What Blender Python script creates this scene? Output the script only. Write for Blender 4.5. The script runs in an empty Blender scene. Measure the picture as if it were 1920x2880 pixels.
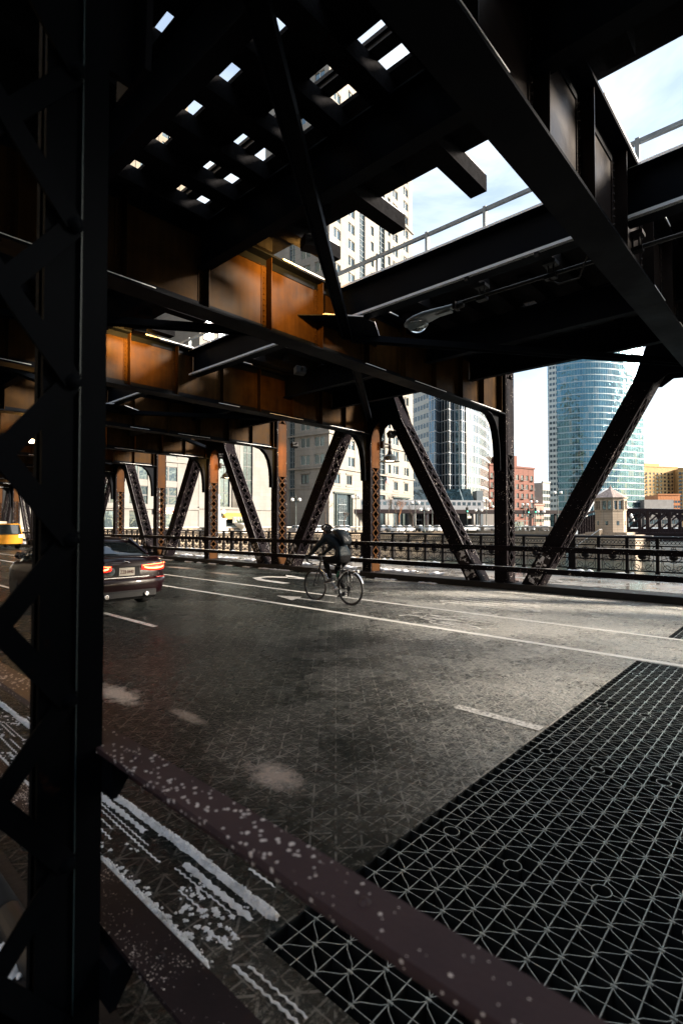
import bpy, math, random
from mathutils import Vector, Matrix, noise
R = math.radians
scene = bpy.context.scene
col = scene.collection
rnd = random.Random(7)

# ------------------------------------------------------------------ camera
cam = bpy.data.cameras.new('camera')
cam_o = bpy.data.objects.new('camera', cam)
col.objects.link(cam_o)
cam_o.location = (0, 0, 1.7)
cam_o.rotation_euler = (R(91.37), 0, R(42.4))
cam.sensor_fit = 'VERTICAL'
cam.sensor_height = 36.0
cam.lens = 18.31
cam.clip_start = 0.05
cam.clip_end = 4000
cam.dof.use_dof = True
cam.dof.focus_distance = 11.0
cam.dof.aperture_fstop = 2.8
scene.camera = cam_o

# ------------------------------------------------------------------ sky + sun
SUN = Vector((3.2, 2.0, 1.25)).normalized()
SUN_EL = math.asin(SUN.z)
SUN_AZ = math.atan2(SUN.x, SUN.y)
world = bpy.data.worlds.new('World')
scene.world = world
world.use_nodes = True
wn, wl = world.node_tree.nodes, world.node_tree.links
wn.clear()
w_out = wn.new('ShaderNodeOutputWorld')
w_bg = wn.new('ShaderNodeBackground')
w_bg.inputs['Strength'].default_value = 0.11
w_sky = wn.new('ShaderNodeTexSky')
w_sky.sky_type = 'NISHITA'
w_sky.sun_disc = False
w_sky.sun_elevation = SUN_EL
w_sky.sun_rotation = SUN_AZ
w_sky.air_density = 1.0
w_sky.dust_density = 1.5
w_tc = wn.new('ShaderNodeTexCoord')
w_map = wn.new('ShaderNodeMapping')
w_map.inputs['Scale'].default_value = (1.0, 1.0, 2.6)
w_no = wn.new('ShaderNodeTexNoise')
w_no.inputs['Scale'].default_value = 2.3
w_no.inputs['Detail'].default_value = 7
w_no.inputs['Roughness'].default_value = 0.56
w_no.inputs['Distortion'].default_value = 0.4
w_rp = wn.new('ShaderNodeValToRGB')
w_rp.color_ramp.elements[0].position = 0.40
w_rp.color_ramp.elements[0].color = (0.30, 0.30, 0.30, 1)
w_rp.color_ramp.elements[1].position = 0.58
w_mx = wn.new('ShaderNodeMix')
w_mx.data_type = 'RGBA'
w_mx.inputs['B'].default_value = (3.15, 3.5, 3.85, 1)
wl.new(w_tc.outputs['Generated'], w_map.inputs['Vector'])
wl.new(w_map.outputs[0], w_no.inputs['Vector'])
wl.new(w_no.outputs['Fac'], w_rp.inputs['Fac'])
wl.new(w_rp.outputs['Color'], w_mx.inputs['Factor'])
wl.new(w_sky.outputs[0], w_mx.inputs['A'])
wl.new(w_mx.outputs['Result'], w_bg.inputs['Color'])
wl.new(w_bg.outputs[0], w_out.inputs['Surface'])

sun = bpy.data.lights.new('sun', 'SUN')
sun.energy = 4.7
sun.angle = R(9.0)
sun.color = (1.0, 0.87, 0.71)
sun_o = bpy.data.objects.new('sun', sun)
col.objects.link(sun_o)
sun_o.rotation_euler = SUN.to_track_quat('Z', 'Y').to_euler()
sun_o.location = (20, 20, 60)

scene.view_settings.view_transform = 'Standard'
scene.view_settings.look = 'None'
scene.view_settings.gamma = 1.0
scene.view_settings.exposure = 1.85
scene.cycles.max_bounces = 6
scene.cycles.diffuse_bounces = 3
scene.cycles.glossy_bounces = 4
scene.cycles.transmission_bounces = 4
scene.cycles.transparent_max_bounces = 8
scene.cycles.sample_clamp_indirect = 4.0
scene.cycles.caustics_reflective = False
scene.cycles.caustics_refractive = False
scene.cycles.use_denoising = True

# ------------------------------------------------------------------ mesh builder
def smooth(x):
    return x * x * (3 - 2 * x)

class MB:
    def __init__(s):
        s.v, s.f, s.m, s.sm = [], [], [], []
        s.cur = 0
        s.uv = None
    def add(s, vs, fs, sm=False):
        b = len(s.v)
        s.v += [tuple(v) for v in vs]
        for f in fs:
            s.f.append(tuple(b + i for i in f))
            s.m.append(s.cur)
            s.sm.append(sm)
        return s
    def box(s, x0, x1, y0, y1, z0, z1):
        if x0 > x1: x0, x1 = x1, x0
        if y0 > y1: y0, y1 = y1, y0
        if z0 > z1: z0, z1 = z1, z0
        return s.add([(x0,y0,z0),(x1,y0,z0),(x1,y1,z0),(x0,y1,z0),(x0,y0,z1),(x1,y0,z1),(x1,y1,z1),(x0,y1,z1)],
              [(0,3,2,1),(4,5,6,7),(0,1,5,4),(1,2,6,5),(2,3,7,6),(3,0,4,7)])
    def obox(s, c, ux, uy, uz, hx, hy, hz):
        c, ux, uy, uz = Vector(c), Vector(ux).normalized(), Vector(uy).normalized(), Vector(uz).normalized()
        vs = []
        for k in (-1, 1):
            for (i, j) in ((-1,-1),(1,-1),(1,1),(-1,1)):
                vs.append(c + ux*hx*i + uy*hy*j + uz*hz*k)
        return s.add(vs, [(0,3,2,1),(4,5,6,7),(0,1,5,4),(1,2,6,5),(2,3,7,6),(3,0,4,7)])
    def bar(s, a, b, w, h, up=(0,0,1)):
        """rectangular bar from a to b; w across, h along 'up'"""
        a, b = Vector(a), Vector(b)
        d = b - a
        if d.length < 1e-6: return s
        d.normalize()
        u = Vector(up)
        if abs(d.dot(u)) > 0.99: u = Vector((1,0,0))
        sx = d.cross(u).normalized()
        su = sx.cross(d).normalized()
        return s.obox((a+b)/2, d, sx, su, (b-a).length/2, w/2, h/2)
    def tube(s, pts, r, n=8, caps=True, sm=True, closed=False):
        pts = [Vector(p) for p in pts]
        rs = r if isinstance(r, (list, tuple)) else [r]*len(pts)
        k = len(pts)
        vs = []
        prev = None
        for i, p in enumerate(pts):
            if closed: t = pts[(i+1) % k] - pts[i-1]
            else: t = pts[min(i+1, k-1)] - pts[max(i-1, 0)]
            t.normalize()
            if prev is None:
                ref = Vector((0,0,1)) if abs(t.z) < 0.9 else Vector((1,0,0))
                a = t.cross(ref).normalized()
            else:
                a = (prev - t*prev.dot(t))
                a = a.normalized() if a.length > 1e-6 else t.orthogonal().normalized()
            prev = a
            b = t.cross(a)
            for j in range(n):
                an = 2*math.pi*j/n
                vs.append(p + (a*math.cos(an) + b*math.sin(an))*rs[i])
        fs = []
        rng = k if closed else k-1
        for i in range(rng):
            i2 = (i+1) % k
            for j in range(n):
                j2 = (j+1) % n
                fs.append((i*n+j, i*n+j2, i2*n+j2, i2*n+j))
        if caps and not closed:
            fs.append(tuple(range(n-1, -1, -1)))
            fs.append(tuple((k-1)*n + j for j in range(n)))
        return s.add(vs, fs, sm)
    def cyl(s, a, b, r0, r1=None, n=16, sm=True):
        return s.tube([a, b], [r0, r0 if r1 is None else r1], n, True, sm)
    def lathe(s, prof, c=(0,0,0), n=24, sm=True, axis='z'):
        c = Vector(c)
        vs = []
        for (r, z) in prof:
            for j in range(n):
                an = 2*math.pi*j/n
                p = (r*math.cos(an), r*math.sin(an), z)
                if axis == 'y': p = (p[0], p[2], p[1])
                if axis == 'x': p = (p[2], p[0], p[1])
                vs.append(c + Vector(p))
        fs = []
        for i in range(len(prof)-1):
            for j in range(n):
                j2 = (j+1) % n
                fs.append((i*n+j, i*n+j2, (i+1)*n+j2, (i+1)*n+j))
        if prof[0][0] > 1e-6: fs.append(tuple(range(n-1,-1,-1)))
        if prof[-1][0] > 1e-6: fs.append(tuple((len(prof)-1)*n+j for j in range(n)))
        return s.add(vs, fs, sm)
    def prism(s, poly, axis, a, b):
        """poly: 2D points, extruded along axis from a to b"""
        n = len(poly)
        def P(p, t):
            if axis == 'x': return (t, p[0], p[1])
            if axis == 'y': return (p[0], t, p[1])
            return (p[0], p[1], t)
        vs = [P(p, a) for p in poly] + [P(p, b) for p in poly]
        fs = [tuple(range(n-1,-1,-1)), tuple(range(n, 2*n))]
        for i in range(n):
            j = (i+1) % n
            fs.append((i, j, n+j, n+i))
        return s.add(vs, fs)
    def sphere(s, c, r, n=10, m=6, sz=1.0):
        prof = []
        for i in range(m+1):
            t = -math.pi/2 + math.pi*i/m
            prof.append((max(r*math.cos(t), 1e-5), r*math.sin(t)*sz))
        return s.lathe(prof, c, n)
    def rivet(s, c, nrm, r=0.014, h=0.009):
        c, nrm = Vector(c), Vector(nrm).normalized()
        a = nrm.orthogonal().normalized(); b = nrm.cross(a)
        vs = []
        for j in range(6):
            an = math.pi*j/3
            vs.append(c + (a*math.cos(an)+b*math.sin(an))*r - nrm*0.002)
        for j in range(6):
            an = math.pi*j/3
            vs.append(c + (a*math.cos(an)+b*math.sin(an))*r*0.65 + nrm*h*0.8)
        vs.append(c + nrm*h)
        fs = []
        for j in range(6):
            k = (j+1) % 6
            fs.append((j, k, 6+k, 6+j)); fs.append((6+j, 6+k, 12))
        return s.add(vs, fs, True)
    def mesh(s, name, mats):
        me = bpy.data.meshes.new(name)
        me.from_pydata(s.v, [], s.f)
        if not isinstance(mats, (list, tuple)): mats = [mats]
        for m in mats: me.materials.append(m)
        me.polygons.foreach_set('material_index', s.m)
        me.polygons.foreach_set('use_smooth', s.sm)
        me.update()
        bm_fix(me)
        return me
    def build(s, name, mats, parent=None, loc=None, rot=None):
        return put(name, s.mesh(name, mats), parent, loc, rot)

import bmesh
def bm_fix(me):
    bm = bmesh.new(); bm.from_mesh(me)
    bmesh.ops.recalc_face_normals(bm, faces=bm.faces)
    bm.to_mesh(me); bm.free()

def put(name, me, parent=None, loc=None, rot=None):
    o = bpy.data.objects.new(name, me)
    col.objects.link(o)
    if parent is not None: o.parent = parent
    if loc is not None: o.location = loc
    if rot is not None: o.rotation_euler = rot
    return o
def empty(name, loc=(0,0,0), rz=0.0):
    o = bpy.data.objects.new(name, None)
    col.objects.link(o)
    o.location = loc; o.rotation_euler = (0,0,rz)
    o.empty_display_size = 0.3
    return o
def tag(o, label, cat, group=None, kind=None):
    if label: o['label'] = label
    if cat: o['category'] = cat
    if group: o['group'] = group
    if kind: o['kind'] = kind
    return o
def struct(o):
    o['kind'] = 'structure'
    return o
def stuff(o, label, cat):
    o['kind'] = 'stuff'; o['label'] = label; o['category'] = cat
    return o
def kids(o):
    return [c for c in bpy.data.objects if c.parent == o]
CH = {}
def copy_tree(src, parent=None, tree=None):
    """tree = nested list (obj, [children]) recorded once so that copying stays cheap"""
    if tree is None:
        if src.name not in CH:
            def rec(o): return (o, [rec(c) for c in kids(o)])
            CH[src.name] = rec(src)
        tree = CH[src.name]
    o, ch = tree
    c = o.copy(); col.objects.link(c); c.parent = parent
    for t in ch: copy_tree(None, c, t)
    return c

def lump(p, sc, amp):
    return noise.noise(Vector(p)*sc)*amp

# ------------------------------------------------------------------ materials
def new_mat(name):
    m = bpy.data.materials.new(name)
    m.use_nodes = True
    nt = m.node_tree
    b = nt.nodes['Principled BSDF']
    return m, nt, b
def N(nt, t, **kw):
    n = nt.nodes.new(t)
    for k, v in kw.items():
        if k in n.inputs: n.inputs[k].default_value = v
        else: setattr(n, k, v)
    return n
def L(nt, a, b): nt.links.new(a, b)
def ramp(nt, src, stops):
    r = nt.nodes.new('ShaderNodeValToRGB')
    els = r.color_ramp.elements
    while len(els) > 1: els.remove(els[-1])
    els[0].position = stops[0][0]; els[0].color = (*stops[0][1], 1) if len(stops[0][1]) == 3 else stops[0][1]
    for p, c in stops[1:]:
        e = els.new(p); e.color = (*c, 1)
    nt.links.new(src, r.inputs['Fac'])
    return r.outputs['Color']
def mixc(nt, fac, a, b, mode='MIX'):
    m = nt.nodes.new('ShaderNodeMix'); m.data_type = 'RGBA'; m.blend_type = mode
    for s, v in (('Factor', fac), ('A', a), ('B', b)):
        if hasattr(v, 'links') or isinstance(v, bpy.types.NodeSocket): nt.links.new(v, m.inputs[s])
        elif s == 'Factor': m.inputs['Factor'].default_value = v
        else: m.inputs[s].default_value = (*v, 1)
    return m.outputs['Result']
def mathn(nt, op, a, b=None, c=None):
    m = nt.nodes.new('ShaderNodeMath'); m.operation = op
    for i, v in enumerate((a, b, c)):
        if v is None: continue
        if isinstance(v, bpy.types.NodeSocket): nt.links.new(v, m.inputs[i])
        else: m.inputs[i].default_value = v
    return m.outputs[0]
def coord(nt, kind='Object', scale=None):
    if kind == 'World':
        g = nt.nodes.new('ShaderNodeNewGeometry'); s = g.outputs['Position']
    else:
        t = nt.nodes.new('ShaderNodeTexCoord'); s = t.outputs[kind]
    if scale:
        mp = nt.nodes.new('ShaderNodeMapping'); mp.inputs['Scale'].default_value = scale
        nt.links.new(s, mp.inputs['Vector']); s = mp.outputs[0]
    return s
def noise_n(nt, vec, scale, detail=4, rough=0.55, dist=0.0):
    n = nt.nodes.new('ShaderNodeTexNoise')
    n.inputs['Scale'].default_value = scale; n.inputs['Detail'].default_value = detail
    n.inputs['Roughness'].default_value = rough; n.inputs['Distortion'].default_value = dist
    nt.links.new(vec, n.inputs['Vector'])
    return n.outputs['Fac']
def bump(nt, b, h, dist=0.01, strength=0.5):
    n = nt.nodes.new('ShaderNodeBump')
    n.inputs['Distance'].default_value = dist; n.inputs['Strength'].default_value = strength
    nt.links.new(h, n.inputs['Height']); nt.links.new(n.outputs[0], b.inputs['Normal'])

def plain(name, c, rough=0.6, metal=0.0, var=0.25, scale=6.0, bmp=0.0, spec=0.5, coordk='Object'):
    m, nt, b = new_mat(name)
    v = coord(nt, coordk)
    n = noise_n(nt, v, scale, 5)
    d = tuple(max(x*(1-var), 0) for x in c); e = tuple(min(x*(1+var), 1) for x in c)
    L(nt, ramp(nt, n, [(0.3, d), (0.7, e)]), b.inputs['Base Color'])
    b.inputs['Roughness'].default_value = rough
    b.inputs['Metallic'].default_value = metal
    b.inputs['Specular IOR Level'].default_value = spec
    if bmp: bump(nt, b, noise_n(nt, v, scale*6, 3), 0.01, bmp)
    return m

def steel(name, c1, c2, rough=(0.36, 0.6), speck=0.0, sc=2.2, spec=0.4, speck_scale=38.0, streak=True):
    m, nt, b = new_mat(name)
    v = coord(nt, 'World')
    n1 = noise_n(nt, v, sc, 6, 0.62)
    vs = coord(nt, 'World', (9.0, 9.0, 0.8))
    n2 = noise_n(nt, vs, 1.0, 5, 0.6)
    mixv = mathn(nt, 'ADD', mathn(nt, 'MULTIPLY', n1, 0.6), mathn(nt, 'MULTIPLY', n2, 0.4))
    c = ramp(nt, mixv, [(0.34, c1), (0.68, c2)])
    # rust blooms
    n3 = noise_n(nt, v, 7.0, 7, 0.7)
    c = mixc(nt, ramp(nt, n3, [(0.64, (0,0,0)), (0.74, (0.6,0.6,0.6))]), c, (0.030, 0.013, 0.008))
    if speck:
        vo = nt.nodes.new('ShaderNodeTexVoronoi'); vo.inputs['Scale'].default_value = speck_scale
        L(nt, v, vo.inputs['Vector'])
        n4 = noise_n(nt, v, 2.6, 3)
        n5 = noise_n(nt, v, 60.0, 3)
        thr = mathn(nt, 'MULTIPLY', mathn(nt, 'MAXIMUM', mathn(nt, 'SUBTRACT', n4, 0.44), 0.0), speck)
        dd = mathn(nt, 'ADD', vo.outputs['Distance'], mathn(nt, 'MULTIPLY', mathn(nt, 'SUBTRACT', n5, 0.5), 1.0))
        mk = mathn(nt, 'LESS_THAN', dd, thr)
        c = mixc(nt, mk, c, (0.62, 0.55, 0.52))
    L(nt, c, b.inputs['Base Color'])
    L(nt, ramp(nt, n1, [(0.3, (rough[0],)*3), (0.7, (rough[1],)*3)]), b.inputs['Roughness'])
    b.inputs['Specular IOR Level'].default_value = spec
    bump(nt, b, mathn(nt, 'ADD', noise_n(nt, v, 3.0, 2), mathn(nt, 'MULTIPLY', noise_n(nt, v, 90.0, 3), 0.12)), 0.012, 0.35)
    return m

M = {}
M['steel'] = steel('sooty_steel_paint', (0.0016, 0.0028, 0.0048), (0.0040, 0.0048, 0.0072), spec=0.035, rough=(0.5, 0.68))
M['steel_web'] = steel('glow_tinted_web_plate', (0.012, 0.0062, 0.0026), (0.040, 0.0200, 0.0055), rough=(0.36, 0.52), spec=0.02)  # amber tint puts the glow of the lit webs into the colour
M['steel_web_dark'] = steel('dull_web_plate', (0.010, 0.0075, 0.0075), (0.020, 0.014, 0.012), rough=(0.28, 0.42), spec=0.20)  # same web plate without the painted glow, for the nearer beams
M['steel_low'] = steel('worn_maroon_paint', (0.0045, 0.0042, 0.0056), (0.011, 0.0080, 0.0092), speck=0.8, speck_scale=22.0, spec=0.02)
M['rail_near'] = steel('speckled_rail_paint', (0.030, 0.018, 0.022), (0.058, 0.034, 0.036), rough=(0.45,0.6), speck=1.15, speck_scale=62.0, spec=0.25)
M['rail_low'] = steel('salt_flecked_rail_paint', (0.009, 0.006, 0.008), (0.020, 0.012, 0.014), rough=(0.5,0.65), speck=2.6, speck_scale=130.0, spec=0.2)
M['dark'] = plain('blackened_steel', (0.006, 0.006, 0.007), 0.6, spec=0.25)
M['timber'] = plain('creosoted_timber', (0.006, 0.006, 0.007), 0.9, spec=0.05, scale=14, bmp=0.5, var=0.5)
M['galv'] = plain('grey_galvanised', (0.20, 0.23, 0.25), 0.5, 0.2)
M['iron'] = plain('cast_iron_paint', (0.005, 0.004, 0.005), 0.5, spec=0.1)
M['blackrubber'] = plain('black_rubber', (0.012, 0.012, 0.013), 0.7)
M['chrome'] = plain('chrome', (0.75, 0.75, 0.77), 0.15, 1.0, 0.02)

def snow_mat():
    m, nt, b = new_mat('old_snow')
    v = coord(nt, 'World')
    n = noise_n(nt, v, 9, 6, 0.65)
    L(nt, ramp(nt, n, [(0.3, (0.55, 0.56, 0.57)), (0.55, (0.90, 0.91, 0.94))]), b.inputs['Base Color'])
    b.inputs['Roughness'].default_value = 0.75
    bump(nt, b, noise_n(nt, v, 60, 5, 0.7), 0.01, 0.9)
    return m
M['snow'] = snow_mat()
M['snow_fresh'] = plain('fresh_snow', (0.90, 0.91, 0.94), 0.7, var=0.05)
M['steel_near'] = steel('dark_near_steel_paint', (0.0008, 0.0014, 0.0022), (0.0018, 0.0022, 0.0032), spec=0.01, rough=(0.6, 0.75))  # darker copy of the steel paint for the near posts
M['edge_teal'] = plain('bluish_edge_highlight', (0.010, 0.022, 0.028), 0.5, spec=0.2)

def emit(name, c, s):
    m, nt, b = new_mat(name)
    b.inputs['Base Color'].default_value = (*c, 1)
    b.inputs['Emission Color'].default_value = (*c, 1)
    b.inputs['Emission Strength'].default_value = s
    b.inputs['Roughness'].default_value = 0.4
    return m
def glassm(name, c=(0.8,0.9,0.9), rough=0.02):
    m, nt, b = new_mat(name)
    b.inputs['Base Color'].default_value = (*c, 1)
    b.inputs['Transmission Weight'].default_value = 0.9
    b.inputs['Roughness'].default_value = rough
    b.inputs['IOR'].default_value = 1.2
    return m
# ------------------------------------------------------------------ ground, river, roadway
def grid_height(nt, v):
    """embossed pattern of the filled steel grid: straight bars both ways plus diagonals"""
    sx = nt.nodes.new('ShaderNodeSeparateXYZ'); L(nt, v, sx.inputs[0])
    X, Y = sx.outputs['X'], sx.outputs['Y']
    def line(src, pitch, w):
        f = mathn(nt, 'FRACT', mathn(nt, 'DIVIDE', src, pitch))
        d = mathn(nt, 'ABSOLUTE', mathn(nt, 'SUBTRACT', f, 0.5))
        return mathn(nt, 'GREATER_THAN', d, 0.5 - w/pitch/2)
    a = line(X, 0.0947, 0.010)
    b_ = line(Y, 0.1015, 0.008)
    u = mathn(nt, 'ADD', mathn(nt, 'DIVIDE', X, 0.1894), mathn(nt, 'DIVIDE', Y, 0.203))
    w = mathn(nt, 'SUBTRACT', mathn(nt, 'DIVIDE', X, 0.1894), mathn(nt, 'DIVIDE', Y, 0.203))
    c = line(u, 1.0, 0.09); d = line(w, 1.0, 0.09)
    return mathn(nt, 'MAXIMUM', mathn(nt, 'MAXIMUM', a, b_), mathn(nt, 'MAXIMUM', c, d)), X, Y

def road_mat():
    m, nt, b = new_mat('filled_steel_grid_roadway')
    v = coord(nt, 'World')
    g, X, Y = grid_height(nt, v)
    big = noise_n(nt, v, 0.7, 5, 0.6)
    mid = noise_n(nt, v, 5.0, 6, 0.7)
    fine = noise_n(nt, v, 15.0, 6, 0.85, 1.0)
    vo = nt.nodes.new('ShaderNodeTexVoronoi'); vo.inputs['Scale'].default_value = 34
    L(nt, v, vo.inputs['Vector'])
    # streaky wear in the two diagonal directions of the grid
    def streak(deg, sc, lo):
        mp = nt.nodes.new('ShaderNodeMapping'); mp.inputs['Rotation'].default_value = (0, 0, R(deg)); mp.inputs['Scale'].default_value = (sc, lo, 1)
        L(nt, v, mp.inputs['Vector'])
        return noise_n(nt, mp.outputs[0], 1.0, 4, 0.7)
    st1, st2, st3 = streak(43, 36, 6), streak(-43, 36, 6), streak(8, 32, 7)
    st = mathn(nt, 'MAXIMUM', mathn(nt, 'MAXIMUM', st1, st2), st3)
    tex = mathn(nt, 'ADD', mathn(nt, 'MULTIPLY', fine, 0.55), mathn(nt, 'MULTIPLY', st, 0.45))
    c = ramp(nt, tex, [(0.44, (0.003, 0.007, 0.008)), (0.53, (0.014, 0.024, 0.024)), (0.60, (0.06, 0.070, 0.062)), (0.67, (0.42, 0.39, 0.33))])
    # salt deposit plus painted light, growing towards the open grating and far lanes
    lit_film = mathn(nt, 'ADD', mathn(nt, 'MULTIPLY', X, 0.10), mathn(nt, 'MULTIPLY', Y, 0.085))
    lit_film = mathn(nt, 'ADD', lit_film, mathn(nt, 'MULTIPLY', mathn(nt, 'SUBTRACT', big, 0.5), 0.7))
    lit_film = ramp(nt, mathn(nt, 'ADD', lit_film, 0.1), [(0.0, (0, 0, 0)), (0.42, (1, 1, 1))])
    grain = ramp(nt, mathn(nt, 'ADD', tex, mathn(nt, 'MULTIPLY', mathn(nt, 'SUBTRACT', lit_film, 0.5), 0.10)), [(0.518, (0.0, 0.0, 0.0)), (0.542, (1, 1, 1))])
    c = mixc(nt, mathn(nt, 'MULTIPLY', lit_film, grain), c, mixc(nt, mid, (0.52, 0.48, 0.42), (0.90, 0.91, 0.90)))
    c = mixc(nt, 1.0, c, ramp(nt, noise_n(nt, v, 13.0, 6, 0.8), [(0.40, (0.42, 0.46, 0.46)), (0.55, (0.88, 0.86, 0.83))]), 'MULTIPLY')
    gb = mathn(nt, 'MULTIPLY', g, ramp(nt, noise_n(nt, v, 9.0, 4, 0.7), [(0.46, (0.0,)*3), (0.54, (1, 1, 1))]))
    c = mixc(nt, mathn(nt, 'MULTIPLY', gb, mathn(nt, 'ADD', mathn(nt, 'MULTIPLY', lit_film, 0.75), 0.15)), c, (0.78, 0.75, 0.70))
    # patches of sunlight painted into the colour along the wheel track
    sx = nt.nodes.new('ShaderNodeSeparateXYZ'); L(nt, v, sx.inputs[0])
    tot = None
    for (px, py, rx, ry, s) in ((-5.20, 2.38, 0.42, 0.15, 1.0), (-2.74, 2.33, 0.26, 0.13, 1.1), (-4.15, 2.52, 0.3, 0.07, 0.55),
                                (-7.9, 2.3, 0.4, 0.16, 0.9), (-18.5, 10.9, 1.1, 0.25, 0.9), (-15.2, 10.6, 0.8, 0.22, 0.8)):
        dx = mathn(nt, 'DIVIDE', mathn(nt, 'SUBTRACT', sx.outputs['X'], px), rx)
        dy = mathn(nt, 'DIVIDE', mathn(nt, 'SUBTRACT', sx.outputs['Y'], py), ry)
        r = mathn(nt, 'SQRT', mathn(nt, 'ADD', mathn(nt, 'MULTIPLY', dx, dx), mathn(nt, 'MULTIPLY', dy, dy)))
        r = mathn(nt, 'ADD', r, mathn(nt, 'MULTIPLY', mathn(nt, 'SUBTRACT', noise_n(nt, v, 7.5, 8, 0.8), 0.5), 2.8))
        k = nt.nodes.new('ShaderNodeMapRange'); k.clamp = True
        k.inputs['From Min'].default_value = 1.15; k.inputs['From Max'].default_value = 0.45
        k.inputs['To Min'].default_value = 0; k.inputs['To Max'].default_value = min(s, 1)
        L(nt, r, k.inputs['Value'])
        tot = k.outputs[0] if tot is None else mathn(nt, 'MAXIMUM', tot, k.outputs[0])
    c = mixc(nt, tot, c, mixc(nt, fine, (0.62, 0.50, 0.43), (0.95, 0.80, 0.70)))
    L(nt, c, b.inputs['Base Color'])
    wet = ramp(nt, big, [(0.35, (0.20,)*3), (0.65, (0.36,)*3)])
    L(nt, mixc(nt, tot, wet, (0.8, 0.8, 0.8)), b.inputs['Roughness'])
    L(nt, mathn(nt, 'ADD', mathn(nt, 'MULTIPLY', lit_film, 0.95), 0.05), b.inputs['Specular IOR Level'])
    h = mathn(nt, 'ADD', mathn(nt, 'MULTIPLY', fine, 1.0), mathn(nt, 'MULTIPLY', vo.outputs['Distance'], 0.5))
    h = mathn(nt, 'ADD', h, mathn(nt, 'MULTIPLY', g, 0.30))
    bump(nt, b, h, 0.07, 1.0)
    return m
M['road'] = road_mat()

def marking_mat():
    m, nt, b = new_mat('worn_white_road_paint')
    v = coord(nt, 'World')
    n = noise_n(nt, v, 30.0, 6, 0.7)
    n2 = noise_n(nt, v, 3.0, 4)
    k = mathn(nt, 'ADD', n, mathn(nt, 'MULTIPLY', n2, 0.35))
    L(nt, ramp(nt, k, [(0.46, (0.10, 0.095, 0.085)), (0.54, (0.84, 0.81, 0.76)), (0.85, (0.92, 0.90, 0.86))]), b.inputs['Base Color'])
    b.inputs['Roughness'].default_value = 0.5
    bump(nt, b, noise_n(nt, v, 50.0, 5, 0.7), 0.006, 0.6)
    return m
M['marking'] = marking_mat()
M['marking_worn'] = marking_mat()
for n_ in M['marking_worn'].node_tree.nodes:
    if n_.type == 'VALTORGB':
        n_.color_ramp.elements[0].position = 0.56; n_.color_ramp.elements[1].position = 0.68; n_.color_ramp.elements[1].color = (0.72, 0.69, 0.64, 1); n_.color_ramp.elements[0].color = (0.14, 0.13, 0.12, 1)

def walk_mat():
    m, nt, b = new_mat('wet_concrete_pavement')
    v = coord(nt, 'World')
    n = noise_n(nt, v, 1.1, 6, 0.6)
    n2 = noise_n(nt, v, 9.0, 6, 0.7)
    br = nt.nodes.new('ShaderNodeTexBrick')
    br.inputs['Scale'].default_value = 1.0; br.inputs['Brick Width'].default_value = 2.3; br.inputs['Row Height'].default_value = 1.6
    br.inputs['Mortar Size'].default_value = 0.012; br.offset = 0.0
    br.inputs['Color1'].default_value = (1,1,1,1); br.inputs['Color2'].default_value = (0.9,0.9,0.9,1); br.inputs['Mortar'].default_value = (0.25,0.25,0.25,1)
    L(nt, v, br.inputs['Vector'])
    c = ramp(nt, n2, [(0.3, (0.17, 0.155, 0.14)), (0.7, (0.29, 0.27, 0.25))])
    c = mixc(nt, 1.0, c, br.outputs['Color'], 'MULTIPLY')
    c = mixc(nt, ramp(nt, noise_n(nt, v, 2.0, 7, 0.7), [(0.62, (0,0,0)), (0.67, (1,1,1))]), c, (0.62, 0.60, 0.58))
    L(nt, c, b.inputs['Base Color'])
    L(nt, ramp(nt, n, [(0.44, (0.06,)*3), (0.56, (0.5,)*3)]), b.inputs['Roughness'])
    bump(nt, b, n2, 0.004, 0.5)
    return m
M['walk'] = walk_mat()

def near_walk_mat():
    m, nt, b = new_mat('dark_walkway_with_snow_scraps')
    v = coord(nt, 'World')
    n2 = noise_n(nt, v, 9.0, 6, 0.7)
    c = ramp(nt, n2, [(0.3, (0.014, 0.014, 0.013)), (0.7, (0.04, 0.038, 0.034))])
    L(nt, c, b.inputs['Base Color'])
    b.inputs['Roughness'].default_value = 0.55
    bump(nt, b, n2, 0.01, 0.5)
    return m
M['near_walk'] = near_walk_mat()
M['kerb'] = plain('kerb_steel_plate', (0.014, 0.012, 0.012), 0.6, spec=0.2, scale=5, bmp=0.4, coordk='World')

def water_mat():
    m, nt, b = new_mat('green_river_water')
    v = coord(nt, 'World', (1, 0.45, 1))
    b.inputs['Base Color'].default_value = (0.03, 0.05, 0.045, 1)
    b.inputs['Roughness'].default_value = 0.08
    b.inputs['Specular IOR Level'].default_value = 0.6
    bump(nt, b, noise_n(nt, v, 0.9, 6, 0.6), 0.25, 0.6)
    return m
M['water'] = water_mat()
M['asphalt'] = plain('city_asphalt', (0.10, 0.095, 0.09), 0.75, scale=0.4, coordk='World')

Z_W = -6.0
XR0 = -1.70        # edge of the open grating
YK0, YK1 = 0.75, 12.95
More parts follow.
